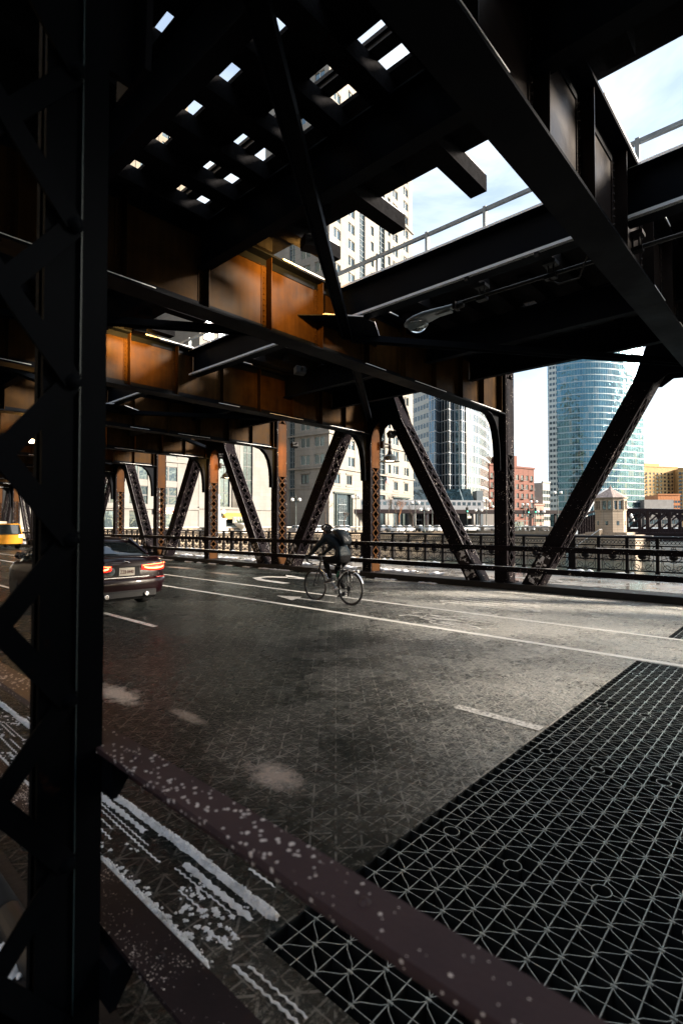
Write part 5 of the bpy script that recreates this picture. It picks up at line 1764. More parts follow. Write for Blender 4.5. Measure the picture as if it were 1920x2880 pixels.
def window_mesh(w, h, panes=2, rows=1, frame=0.10, mat=None, name='window'):
    mb = MB()
    mb.cur = 0; mb.box(-w/2, w/2, -0.02, 0.02, 0, h)
    mb.cur = 1
    for i in range(panes+1):
        x = -w/2 + w*i/panes; mb.box(x-frame/2, x+frame/2, -0.10, 0.03, 0, h)
    for j in range(rows+1):
        z = h*j/rows; mb.box(-w/2, w/2, -0.09, 0.025, z-frame/2, z+frame/2)
    return mb.mesh(name, [mat or M['wg'], M['wframe']])
def fill_windows(root, face, items, wm, pb=0.0, budget=None):
    """items: (t centre, z bottom); first `budget` are parts, the rest one mesh"""
    rest = []
    for i, (t, z) in enumerate(items):
        if budget is None or budget[0] > 0:
            if budget is not None: budget[0] -= 1
            p = face.at(t, z, pb)
            put('window', wm, root, tuple(Vector(p) - root.location), (0, 0, face.a))
        else: rest.append((t, z))
    return rest
def merge_windows(root, face, rest, wm, pb):
    if not rest: return
    mb = MB(); src = wm
    base = [v.co.copy() for v in src.vertices]; polys = [(tuple(p.vertices), p.material_index) for p in src.polygons]
    rot = Matrix.Rotation(face.a, 3, 'Z')
    for t, z in rest:
        off = Vector(face.at(t, z, pb)) - root.location
        b0 = len(mb.v)
        mb.v += [tuple(rot @ c_ + off) for c_ in base]
        for f_, mi in polys: mb.f.append(tuple(b0+i for i in f_)); mb.m.append(mi); mb.sm.append(False)
    o = mb.build('windows', list(src.materials), root); o['kind'] = 'stuff'
def complement(spans, a, b_):
    out = []; x = a
    for s, e in sorted(spans):
        if s > x: out.append((x, s))
        x = max(x, e)
    if x < b_: out.append((x, b_))
    return out

# ---- stone office building on the corner (with the entrance portal)
A0 = (-96.85, 101.1)
bl = empty('office_building', (A0[0], A0[1], 0)); tag(bl, 'beige stone office tower with paired windows, dark glass strips and a tall entrance portal', 'building')
fR = Face(A0, 98.1, 50.3, 132)
fL = Face((A0[0]-0.99*15.9, A0[1]-0.141*15.9), 8.1, 15.9, 132)
loc0 = bl.location.copy()
def shift(mb): mb.v = [(x-loc0.x, y-loc0.y, z-loc0.z) for x, y, z in mb.v]; return mb
ROW = 4.85; r0 = 18.2; nrow = 23
pairsR = [3.6, 11.0, 18.0, 24.0, 37.6, 45.2]; stripsR = [(27.0, 30.6)]
pairsR = [3.9, 11.1, 37.7, 45.3]; stripsR = [(15.5, 18.6), (27.0, 30.6)]
mid = [22.8, 33.4]
pairsL = [3.3, 8.0]; stripsL = [(11.6, 14.0)]
wallmb = MB(); budget = [96]
M['pale_frame'] = plain('pale_stone_mullion', (0.40, 0.38, 0.34), 0.7)
wm_pair = window_mesh(3.4, 2.8, 2, 1, 0.26); wm_pair.materials[1] = M['pale_frame']
wm_mid = window_mesh(1.6, 2.8, 1, 1, 0.18)
wm_small = window_mesh(2.7, 2.6, 2, 1, 0.25)
for face, pairs, mids, strips, W_ in ((fR, pairsR, mid, stripsR, 50.3), (fL, [15.9-8.2, 15.9-3.3], [], [(1.9, 4.0)], 15.9)):
    ztop = r0 + ROW*nrow
    # piers and spandrels above z=17.6
    opens = [(p-1.7, p+1.7) for p in pairs] + [(p-0.8, p+0.8) for p in mids] + strips
    for a, b_ in complement(opens, 0, W_): face.box(wallmb, a, b_, 17.6, ztop, -0.6, 0.0)
    for p in [(q-1.7, q+1.7) for q in pairs] + [(q-0.8, q+0.8) for q in mids]:
        for k in range(nrow):
            z = r0 + ROW*k
            face.box(wallmb, p[0], p[1], z+2.8, z+ROW, -0.6, -0.04)
        face.box(wallmb, p[0], p[1], 17.6, r0, -0.6, -0.04)
    # base zone 0..17.6 : solid with portals and small windows
    if face is fR:
        op = [(2.2, 11.7, 0, 10.4), (27.0, 30.6, 0, 11.0), (35.6, 46.6, 0, 10.6)]
        sm = [3.9, 9.9, 37.6, 45.0]
    else:
        op = []; sm = [15.9-8.2]
        op = [(1.9, 4.0, 9.5, 17.6)]
    for a, b_ in complement([(o_[0], o_[1]) for o_ in op], 0, W_): face.box(wallmb, a, b_, 0, 12.4, -0.6, 0.003)
    for o_ in op:
        if o_[3] < 12.4: face.box(wallmb, o_[0], o_[1], o_[3], 12.4, -0.6, 0.0)
    so_ = [(s-1.35, s+1.35) for s in sm] + ([(1.9, 4.0)] if face is fL else [(27.0, 30.6)])
    for a, b_ in complement(so_, 0, W_): face.box(wallmb, a, b_, 12.4, 17.6, -0.6, 0.0)
    for s in sm:
        face.box(wallmb, s-1.35, s+1.35, 12.4, 13.0, -0.6, -0.02); face.box(wallmb, s-1.35, s+1.35, 15.6, 17.6, -0.6, -0.02)
        face.box(wallmb, s-1.8, s+1.8, 15.8, 16.2, 0.0, 0.22)
        face.box(wallmb, s-1.8, s+1.8, 12.3, 12.6, 0.0, 0.18)
    # cornices
    for z in (17.0, 26.3, 26.3+ROW*8, 26.3+ROW*16): face.box(wallmb, -0.4, W_+0.3, z, z+0.45, 0.0, 0.45)
    for z in (11.6,): face.box(wallmb, -0.1, W_+0.1, z, z+0.3, 0.0, 0.15)
    items = [(p, r0+ROW*k) for k in range(nrow) for p in pairs]
    rest = fill_windows(bl, face, items, wm_pair, -0.35, budget)
    merge_windows(bl, face, rest, wm_pair, -0.35)
    if mids: merge_windows(bl, face, [(p, r0+ROW*k) for k in range(nrow) for p in mids], wm_mid, -0.35)
    fill_windows(bl, face, [(s, 13.0) for s in sm], wm_small, -0.3)
    # glass strips
    for (a, b_) in strips:
        zb = 9.5 if face is fL else 11.0
        mb = MB(); mb.cur = 0; face.box(mb, a, b_, zb, ztop, -0.62, -0.55)
        mb.cur = 1
        for q in range(3): face.box(mb, a+(b_-a)*q/2-0.07, a+(b_-a)*q/2+0.07, zb, ztop, -0.56, -0.38)
        z = zb
        while z < ztop: face.box(mb, a, b_, z, z+0.12, -0.56, -0.42); z += ROW/3
        shift(mb).build('glass_strip', [M['wg'], M['galv']], bl)
# body behind and return walls
fR.box(wallmb, 0.6, 50.3, 0, 136, -24, -0.62)
uvbox_from_mb(shift(wallmb), 'wall', M['beige'], bl, fR.d.to_tuple() if False else (fR.d + fL.d).normalized(), (0,0,0))
# portal glass, dark columns
for a_, b_, h_ in ((2.2, 11.7, 10.4), (27.0, 30.6, 11), (35.6, 46.6, 10.6)):
    mb = MB(); fR.box(mb, a_, b_, 0, h_, -0.60, -0.55); shift(mb).build('portal_glass', M['wg'], bl)
for t in (2.2, 3.4, 10.5, 11.4):
    mb = MB(); fR.box(mb, t, t+0.3, 0, 10.4, -0.3, 0.1); shift(mb).build('portal_column', M['green_iron'], bl)
mb = MB(); fR.box(mb, 42.5, 44.5, 0, 10.4, -0.5, 0.05); shift(mb).build('portal_column', M['green_iron'], bl)
mb = MB()
for t in (5.8, 6.8, 7.8): fR.box(mb, t, t+0.12, 1, 9, -0.55, -0.4)
for z in (2.8, 5.0, 7.2): fR.box(mb, 5.0, 9.0, z, z+0.15, -0.55, -0.38)
shift(mb).build('portal_window_frame', M['galv'], bl)
for a_, b_, z_ in ((1.9, 12.1, 10.2), (35.2, 47, 10.4)):
    mb = MB(); fR.box(mb, a_, b_, z_, z_+0.45, -0.1, 0.45); shift(mb).build('portal_lintel', M['green_iron'], bl)
# lit ceiling panels seen through a few windows
mb = MB()
for (t, k) in ((4.5, 1), (3.4, 0), (11.5, 1), (10.6, 2), (11.8, 3)):
    fR.box(mb, t-0.6, t+0.6, r0+ROW*k+2.0, r0+ROW*k+2.12, -0.34, -0.325); fR.box(mb, t-0.6, t+0.6, r0+ROW*k+1.6, r0+ROW*k+1.68, -0.34, -0.325)
shift(mb).build('ceiling_light', emit('office_ceiling_light', (1.0, 0.85, 0.55), 2.0), bl)
# flag
fl = empty('flag', (fR.at(29.5, 15.5, 0.1))); tag(fl, 'striped flag with starred blue canton on an angled pole on the stone facade', 'flag')
mb = MB(); mb.tube([(0,0,0), (2.2, -0.2, 2.6)], 0.06, 8); mb.build('pole', M['galv'], fl)
def flag_mat():
    m, nt, b = new_mat('stars_and_stripes_cloth')
    uv = nt.nodes.new('ShaderNodeUVMap').outputs[0]
    sx = nt.nodes.new('ShaderNodeSeparateXYZ'); L(nt, uv, sx.inputs[0])
    st = mathn(nt, 'LESS_THAN', mathn(nt, 'FRACT', mathn(nt, 'MULTIPLY', sx.outputs['X'], 6.5)), 0.5)
    c = mixc(nt, st, (0.7, 0.7, 0.68), (0.42, 0.02, 0.03))
    can = mathn(nt, 'MULTIPLY', mathn(nt, 'LESS_THAN', sx.outputs['X'], 0.54), mathn(nt, 'GREATER_THAN', sx.outputs['Y'], 0.6))
    fx = mathn(nt, 'SUBTRACT', mathn(nt, 'FRACT', mathn(nt, 'MULTIPLY', sx.outputs['X'], 11)), 0.5); fy = mathn(nt, 'SUBTRACT', mathn(nt, 'FRACT', mathn(nt, 'MULTIPLY', sx.outputs['Y'], 15)), 0.5)
    rr = mathn(nt, 'ADD', mathn(nt, 'MULTIPLY', fx, fx), mathn(nt, 'MULTIPLY', fy, fy))
    star = mathn(nt, 'LESS_THAN', rr, 0.06)
    c = mixc(nt, can, c, mixc(nt, star, (0.02, 0.03, 0.14), (0.75, 0.75, 0.75)))
    L(nt, c, b.inputs['Base Color']); b.inputs['Roughness'].default_value = 0.8
    return m
vs = []; nu, nv = 14, 20; fs = []; uvv = []
for i in range(nu+1):
    for j in range(nv+1):
        a, c_ = i/nu, j/nv
        vs.append((0.9+a*1.3 + 1.1*(1-c_)*0.9 + 0.1*math.sin(c_*9+a*4), 0.25*math.sin(a*7+c_*5)-0.2, 1.2 + a*1.5 - (1-c_)*3.0)); uvv.append((a, c_))
for i in range(nu):
    for j in range(nv): fs.append((i*(nv+1)+j, (i+1)*(nv+1)+j, (i+1)*(nv+1)+j+1, i*(nv+1)+j+1))
me = bpy.data.meshes.new('flag_cloth'); me.from_pydata(vs, [], fs); ul = me.uv_layers.new(name='UVMap')
for l in me.loops: ul.data[l.index].uv = uvv[l.vertex_index]
me.materials.append(flag_mat()); put('cloth', me, fl)
fl.rotation_euler = (0, 0, fR.a)

# ---- classical bank building with the tall windows and pilasters
XF_ = -105
b2 = empty('classical_building', (XF_, 68, 0)); tag(b2, 'pale limestone building with fluted columns, tall dark windows and a yellow awning', 'building')
f2 = Face((XF_, 66.3), 90, 24.9, 70); loc0 = b2.location.copy()
mb = MB()
for a, b_ in complement([(5.8, 8.6), (12.5, 15.5)], 0, 24.9): f2.box(mb, a, b_, 5.6, 30, -0.8, 0)
f2.box(mb, 0, 24.9, 30, 70, -0.8, 0); f2.box(mb, 0, 24.9, 0, 5.4, -0.8, 0.1); f2.box(mb, -0.1, 25.0, 5.3, 5.8, 0, 0.4)
f2.box(mb, 0, 24.9, 0, 70, -20, -0.85)
f2.box(mb, 5.8, 8.6, 5.6, 5.9, -0.8, 0); f2.box(mb, 12.5, 15.5, 5.6, 5.9, -0.8, 0)
f2.box(mb, 0, 24.9, 30, 31.5, 0, 0.9)
for t in (4.2, 10.2):
    for q in range(7):      # fluting
        c_ = f2.at(t-0.9+q*0.3, 0, 0.1)
        mb.cyl((c_.x, c_.y, 5.8), (c_.x, c_.y, 29), 0.17, n=8)
t = 9.9
for q in range(7):
    c_ = f2.at(9.5+q*0.33, 0, 0.1); mb.cyl((c_.x, c_.y, 5.8), (c_.x, c_.y, 29), 0.18, n=8)
for k in range(9):
    for q in range(6):
        f2.box(mb, 1+q*4, 3.2+q*4, 33+k*4-0.25, 33+k*4, 0, 0.15)
uvbox_from_mb(shift(mb), 'wall', M['limestone'], b2, (0, 1, 0))
wmt = window_mesh(2.9, 24, 2, 7, 0.14)
fill_windows(b2, f2, [(7.2, 5.9), (14.0, 5.9)], wmt, -0.4)
wmu = window_mesh(2.0, 2.6, 2, 1, 0.16)
fill_windows(b2, f2, [(2.1+q*4, 33+k*4) for k in range(9) for q in range(6)], wmu, 0.06)
mb = MB(); mb.prism([(0.1, 4.5), (1.5, 3.6), (1.5, 3.0), (0.1, 3.0)], 'y', 72.6, 80.4); mb.v = [(x+XF_, y, z) for x, y, z in mb.v]
shift(mb).build('awning', plain('yellow_awning', (0.62, 0.36, 0.06), 0.7), b2)
mb = MB(); f2.box(mb, 6.5, 13.9, 0.3, 3.0, 0.1, 0.16); shift(mb).build('shop_window', M['wg'], b2)
mb = MB(); f2.box(mb, 8.3, 11.6, 2.0, 3.6, 1.55, 1.62); sg = shift(mb).build('number_sign', plain('dark_number_board', (0.10, 0.10, 0.08), 0.5), b2)
tm = text_mesh('211', 1.7, 0.03, 'sign_text'); tm.materials.append(plain('cream_lettering', (0.7, 0.62, 0.42), 0.6))
o = put('sign_text', tm, sg); o.location = (1.66, 76.25-68, 2.8); o.rotation_euler = (math.pi/2, 0, math.pi/2)

# ---- pale office block further left, with a tall cream tower rising from it
b3 = empty('office_block', (XF_, 50, 0)); tag(b3, 'grey white office block with paired windows above a shop with a red letter sign', 'building')
loc0 = b3.location.copy(); f3 = Face((XF_, 30), 90, 36.2, 18.5)
mb = MB(); rows = [(6.0, 9.9), (11.2, 14.4), (16.6, 17.6)]
ops = [(26.9-0.2, 31.5-0.6)] + [(x_, x_+4.0) for x_ in (2, 8, 14, 20)] + []
for a, b_ in complement(ops, 0, 36.2): f3.box(mb, a, b_, 0, 18.8, -0.5, 0)
for o_ in ops:
    z = 5.2
    f3.box(mb, o_[0], o_[1], 4.6, rows[0][0], -0.5, 0)
    for (a, b_), (c_, d_) in zip(rows, rows[1:]+[(18.8, 18.8)]): f3.box(mb, o_[0], o_[1], b_, c_, -0.5, -0.05)
f3.box(mb, -0.2, 36.3, 5.0, 5.5, 0, 0.35); f3.box(mb, 0, 36.2, 15.4, 15.9, 0, 0.25); f3.box(mb, -0.3, 36.4, 18.3, 19.2, 0, 0.7)
f3.box(mb, 0, 36.2, 0, 18.8, -22, -0.52)
uvbox_from_mb(shift(mb), 'wall', M['limestone'], b3, (0, 1, 0))
for (a, b_) in rows:
    wmm = window_mesh(4.2, b_-a, 2, 2 if b_-a > 3.5 else 1, 0.3)
    fill_windows(b3, f3, [((o_[0]+o_[1])/2, a) for o_ in ops], wmm, -0.3)
for o_ in ops:
    mb = MB(); f3.box(mb, o_[0], o_[1], 0.5, 4.4, -0.4, -0.3); shift(mb).build('shop_window', M['wg'], b3)
mb = MB(); f3.box(mb, 25.2, 30.2, 4.0, 5.3, 0.36, 0.5); sg = shift(mb).build('shop_sign', plain('white_sign_board', (0.7, 0.66, 0.6), 0.5), b3)
tm = text_mesh('DON', 1.25, 0.03, 'sign_text'); tm.materials.append(plain('red_lettering', (0.6, 0.07, 0.03), 0.5))
o = put('sign_text', tm, sg); o.location = (0.55, 58.0-50, 4.65); o.rotation_euler = (math.pi/2, 0, math.pi/2); o.scale = (1.15, 1, 1)

b4 = empty('tower', (-128, 50, 0)); tag(b4, 'tall cream stone tower seen above and between the bridge girders at left', 'tower')
loc0 = b4.location.copy(); f4 = Face((-127, 30), 90, 46, 122)
mb = MB()
f4.box(mb, 0, 46, 0, 122, -30, -0.5)
cols_ = [(2.5+q*6.0, 5.3+q*6.0) for q in range(7)]
for a, b_ in complement(cols_, 0, 46): f4.box(mb, a, b_, 0, 124, -0.5, 0)
for k in range(28):
    for a, b_ in cols_: f4.box(mb, a, b_, 4.3*k+2.9+2, 4.3*k+4.3+2, -0.5, -0.05)
for q in range(15): f4.box(mb, q*3.1+0.2, q*3.1+0.5, 60, 124, 0, 0.12)
uvbox_from_mb(shift(mb), 'wall', M['cream'], b4, (0, 1, 0))
wm4 = window_mesh(2.8, 2.9, 2, 1, 0.16)
items = [((a+b_)/2, 4.3*k+2) for k in range(28) for a, b_ in cols_ ]
items.sort(key=lambda q: abs(q[1]-48)); bud = [80]
rest = fill_windows(b4, f4, items, wm4, -0.3, bud); merge_windows(b4, f4, rest, wm4, -0.3)

# ------------------------------------------------------------------ placing by direction from the origin
FW = Vector((-math.sin(R(42.4)), math.cos(R(42.4)), 0)); RT = Vector((math.cos(R(42.4)), math.sin(R(42.4)), 0))
def Wd(x, D):
    p = FW*D + RT*(D*(x-960)/1465.0); return (p.x, p.y)
def rect_from(x0, x1, D0, D1, back):
    a, b_ = Vector(Wd(x0, D0)), Vector(Wd(x1, D1))
    t = (b_-a).normalized(); n = Vector((-t.y, t.x))
    if n.dot(Vector((a.x, a.y))) < 0: n = -n
    return a, b_, b_+n*back, a+n*back
def zpx(y, D): return 1.7 + (1475-y)*D/1465.0

# ---- glass tower group behind the leaning diagonal
M['fin'] = curtain_mat('dark_blue_glass_with_fins', (0.07, 0.13, 0.18), (0.34, 0.36, 0.38), 3.9, 1.7, 0.20, 0.07, contrast=0.9)
M['gridg'] = curtain_mat('pale_gridded_glass', (0.26, 0.33, 0.36), (0.42, 0.40, 0.36), 3.9, 1.6, 0.16, 0.22, contrast=0.7)
M['chk'] = curtain_mat('white_panel_with_dark_windows', (0.05, 0.08, 0.10), (0.42, 0.45, 0.43), 3.6, 2.0, 0.25, 0.5, contrast=0.3, metal=0.5)
M['river'] = curtain_mat('blue_reflective_curtain_wall', (0.065, 0.145, 0.19), (0.30, 0.36, 0.39), 4.0, 1.6, 0.05, 0.13, contrast=0.3, tilt=0.5)
M['darkglass'] = curtain_mat('black_green_sloping_glass', (0.05, 0.10, 0.12), (0.30, 0.36, 0.38), 30, 5.5, 0.05, 0.0, contrast=0.6, tilt=0.8)
gt_ = empty('glass_tower', (*Wd(1270, 195), 0)); tag(gt_, 'dark blue glass tower with pale vertical fins and a black sloping glass base', 'tower')
o0 = Vector((gt_.location.x, gt_.location.y))
def loc(pts): return [(p[0]-o0.x, p[1]-o0.y) for p in pts]
uvwall(loc([Wd(1150, 205), Wd(1206, 192)]), 12, 84, 'white_wing', M['chk'], gt_)
uvwall(loc([Wd(1206, 190), Wd(1224, 186), Wd(1236, 190), Wd(1262, 185), Wd(1274, 188), Wd(1298, 186), Wd(1312, 190)]), 12, 84, 'finned_wall', M['fin'], gt_)
uvwall(loc([Wd(1312, 189), Wd(1330, 192), Wd(1350, 198), Wd(1368, 208), Wd(1379, 222)]), 4, 84, 'gridded_wall', M['gridg'], gt_)
uvwall(loc([Wd(1379, 222), Wd(1400, 300), Wd(1150, 300), Wd(1150, 205)]), 0, 84, 'rear_wall', M['gridg'], gt_)
mb = MB()
a, b_ = Vector((*Wd(1150, 186), 0)), Vector((*Wd(1322, 182), 0)); c_ = Vector((*Wd(1340, 172), 0)); d_ = Vector((*Wd(1150, 176), 0))
z1, z0_ = zpx(1376, 184), zpx(1437, 174)
for p in (a, b_): p.z = z1
for p in (c_, d_): p.z = z0_
g0 = Vector((o0.x, o0.y, 0))
mb.add([a-g0, b_-g0, c_-g0, d_-g0, a-g0+Vector((-6,6,0)), b_-g0+Vector((-6,6,0)), c_-g0+Vector((-16,16,0)), d_-g0+Vector((-16,16,0))], [(0,1,2,3), (4,5,1,0), (1,5,6,2), (4,5,6,7)])
uvbox_from_mb(mb, 'sloping_glass', M['darkglass'], gt_, (RT.x, RT.y, 0))
mb = MB(); q = rect_from(1340, 1358, 178, 178, 6); mb.prism([(p.x-o0.x, p.y-o0.y) for p in q], 'z', 0, zpx(1380, 178)); mb.build('grey_panel', M['galv'], gt_)
for x in (1165, 1200, 1240, 1285, 1330):
    q = Wd(x, 176); mb = MB(); mb.cyl((q[0]-o0.x, q[1]-o0.y, 0), (q[0]-o0.x, q[1]-o0.y, z0_), 0.6, n=10); mb.build('column', M['greyc'], gt_)

# ---- big curved reflective tower
rp = empty('curved_glass_tower', (*Wd(1677, 330), 0)); tag(rp, 'tall pale blue curved glass tower with white floor lines and an arched entrance', 'tower')
o0 = Vector((rp.location.x, rp.location.y))
pts = []
for i in range(25):
    t = i/24; x = 1543+(1812-1543)*t
    pts.append(Wd(x, 338 - 12*math.sin(math.pi*t)))
uvwall(loc(pts), 8, 200, 'curtain_wall', M['river'], rp)
uvwall(loc([pts[-1], Wd(1800, 380), Wd(1540, 380), pts[0]]), 0, 200, 'rear_wall', M['river'], rp)
uvwall(loc([pts[0], pts[2]]), 8.1, 200, 'balcony_strip', M['chk'], rp).location = (0.3*RT.x-FW.x*0.4, 0.3*RT.y-FW.y*0.4, 0)
uvwall(loc(pts), 0, 8, 'podium_wall', M['darkglass'], rp)
mb = MB(); ap = []
for i in range(21):
    t = i/20; x = 1640 + (1780-1640)*t; D = 322
    y = 1466 - 88*(1-(2*t-1)**2)
    q = Wd(x, D); ap.append((q[0]-o0.x, q[1]-o0.y, zpx(y, D)))
mb.tube(ap, 0.9, 8); 
mb.build('entrance_arch', plain('white_arch_cladding', (0.75, 0.75, 0.75), 0.4), rp)
mb = MB(); vs = []
for p in ap: vs += [(p[0]-FW.x*-1, p[1]-FW.y*-1, p[2]), (p[0]+FW.x, p[1]+FW.y, 0)]
mb.add(vs, [(2*i, 2*i+2, 2*i+3, 2*i+1) for i in range(20)])
uvbox_from_mb(mb, 'arch_glass', M['darkglass'], rp, (RT.x, RT.y, 0))

# ---- brick block, small blocks, yellow flats: box buildings with real window openings
def block(name, label, cat, x0, x1, D0, D1, back, ztop, mat, cols, z_first, rowh, wh, ww, roofbits=None, balc=0, budget=60, glass=None):
    q = rect_from(x0, x1, D0, D1, back)
    c_ = (q[0]+q[2])/2
    r = empty(name, (q[0].x, q[0].y, 0)); tag(r, label, cat)
    t = (q[1]-q[0]); W_ = t.length; deg = math.degrees(math.atan2(t.y, t.x))
    f = Face((0, 0), deg, W_, ztop)
    mb = MB()
    f.box(mb, 0, W_, 0, ztop, -back, -0.5)
    sp = [((i+0.5)*W_/cols - ww/2, (i+0.5)*W_/cols + ww/2) for i in range(cols)]
    for a, b_ in complement(sp, 0, W_): f.box(mb, a, b_, 0, ztop, -0.5, 0)
    nr = int((ztop - z_first - 1)/rowh)
    for a, b_ in sp:
        f.box(mb, a, b_, 0, z_first, -0.5, -0.03)
        for k in range(nr): f.box(mb, a, b_, z_first+rowh*k+wh, z_first+rowh*(k+1) if k < nr-1 else ztop, -0.5, -0.03)
    f.box(mb, -0.3, W_+0.3, ztop, ztop+0.8, -0.6, 0.4)
    if roofbits:
        for (a, b_, d0, d1, h) in roofbits: f.box(mb, a*W_, b_*W_, ztop, ztop+h, -back*d1, -back*d0)
    uvbox_from_mb(mb, 'wall', mat, r, (t.x/W_, t.y/W_, 0))
    wm = window_mesh(ww, wh, 2, 1, 0.14, glass)
    class RR: pass
    items = [((a+b_)/2, z_first+rowh*k) for k in range(nr) for a, b_ in sp]
    bud = [budget]
    sv = r.location.copy(); r.location = (0,0,0)
    rest = fill_windows(r, f, items, wm, -0.3, bud); merge_windows(r, f, rest, wm, -0.3)
    if balc:
        mb = MB()
        for k in range(nr):
            for i in range(0, cols, balc):
                a, b_ = sp[i]; z = z_first+rowh*k
                f.box(mb, a-0.3, b_+0.3, z-0.2, z-0.05, 0, 1.1); f.box(mb, a-0.3, b_+0.3, z+0.75, z+0.82, 1.0, 1.1)
                for s in range(5): f.box(mb, a-0.3+s*(b_-a+0.6)/4-0.03, a-0.3+s*(b_-a+0.6)/4+0.03, z-0.1, z+0.8, 1.02, 1.08)
        mb.build('balconies', M['wframe'], r)['kind'] = 'stuff'
    r.location = sv
    # side wall windows on the right end
    return r, f
block('brick_building', 'dark red brown brick warehouse flats with black balconies between the post and the curved tower', 'building', 1376, 1502, 215, 232, 40, zpx(1312, 220), M['brick'], 9, 5, 4.0, 2.2, 1.7, [(0.55, 0.78, 0.1, 0.5, 6)], 2)
block('concrete_building', 'small grey office block left of the curved tower', 'building', 1526, 1546, 300, 305, 20, zpx(1357, 300), M['greyc'], 3, 4, 3.8, 2.2, 2.6, None, 0, 30)
block('low_building', 'low pinkish building far behind the lamps left of the grey block', 'building', 1503, 1528, 290, 292, 20, zpx(1421, 290), plain('pink_render', (0.45, 0.25, 0.2), 0.8), 3, 3, 3.6, 1.8, 2.0)
block('apartment_tower', 'far pale apartment tower just left of the grey block', 'tower', 1508, 1521, 620, 620, 30, zpx(1388, 620), M['cream'], 4, 5, 3.4, 1.8, 2.0, None, 0, 30)
block('apartment_tower', 'yellow sunlit apartment tower with balconies right of the curved tower', 'tower', 1812, 1906, 430, 440, 40, zpx(1312, 430), M['tan'], 9, 6, 3.1, 1.7, 2.0, [(0.25, 0.7, 0.2, 0.6, 4)], 3)
block('apartment_tower', 'golden apartment tower cut off by the right edge of the picture', 'tower', 1908, 1990, 430, 425, 40, zpx(1318, 430), M['tan'], 8, 6, 3.1, 1.7, 2.0, None, 2)
block('glass_pavilion', 'low building with a row of bright glass roof lights in front of the yellow flats', 'building', 1814, 1908, 330, 330, 18, zpx(1436, 330), M['greyc'], 12, 2, 4.2, 2.8, 3.0, [(0.02, 0.9, 0.1, 0.9, 7)], 0, 30)
block('brick_building', 'small orange brick building behind the bridge house and below the yellow flats', 'building', 1850, 1912, 380, 380, 18, zpx(1392, 380), plain('orange_brick', (0.5, 0.2, 0.08), 0.8), 8, 3, 3.6, 1.8, 1.8, None, 0, 30)

# ---- towers behind the viewer, which show up as reflections in the glass
def rtower(x, y, w, d, h, mat, label):
    r = empty('tower', (x, y, 0)); tag(r, label, 'tower')
    uvwall([(-w/2,-d/2), (w/2,-d/2), (w/2,d/2), (-w/2,d/2), (-w/2,-d/2)], 0, h, 'wall', mat, r)
    mb = MB(); mb.box(-w/2, w/2, -d/2, d/2, h-0.5, h); mb.build('roof', M['greyc'], r)
M['tanw'] = curtain_mat('tan_wall_with_windows', (0.08, 0.09, 0.10), (0.60, 0.42, 0.22), 3.3, 3.0, 0.5, 0.5, metal=0.3)
M['darkw'] = curtain_mat('dark_office_wall', (0.10, 0.14, 0.16), (0.12, 0.12, 0.12), 3.8, 2.0, 0.3, 0.3, metal=0.5)
rtower(95, -130, 34, 30, 150, M['tanw'], 'tan tower on the north bank behind the viewer')
rtower(150, -60, 30, 34, 90, M['darkw'], 'dark office tower on the north bank behind the viewer')
rtower(60+40, -230, 40, 40, 210, M['darkw'], 'tall dark tower far behind the viewer')
rtower(-125, -70, 36, 36, 120, M['tanw'], 'tan tower on the south bank left of the viewer')
rtower(-130, -150, 36, 30, 170, M['gridg'], 'glass tower on the south bank far left of the viewer')
rtower(-125, -10, 30, 26, 80, M['cream'], 'cream office tower at the south end of the bridge')

rtower(150, -110, 110, 150, 85, M['cream'], 'huge cream block filling the north bank behind the viewer')
rtower(-20, -420, 200, 40, 120, M['darkw'], 'row of dark offices closing the river far behind the viewer')
rtower(-150, -60, 40, 160, 110, M['limew'] if 'limew' in M else M['gridg'], 'long office block on the south bank left of the viewer')

rtower(20, -270, 30, 30, 200, M['tanw'], 'slim tan tower far behind the viewer on the river bend')
rtower(-60, -330, 36, 30, 160, M['darkw'], 'dark tower far behind the viewer left of the tan one')
rtower(75, -330, 28, 30, 260, M['darkw'], 'tallest dark tower far behind the viewer')
rtower(190, -260, 40, 30, 180, M['tanw'], 'broad tan tower behind the viewer on the north bank')
rtower(-170, -280, 36, 34, 210, M['tanw'], 'tall tan tower behind the viewer on the south bank')
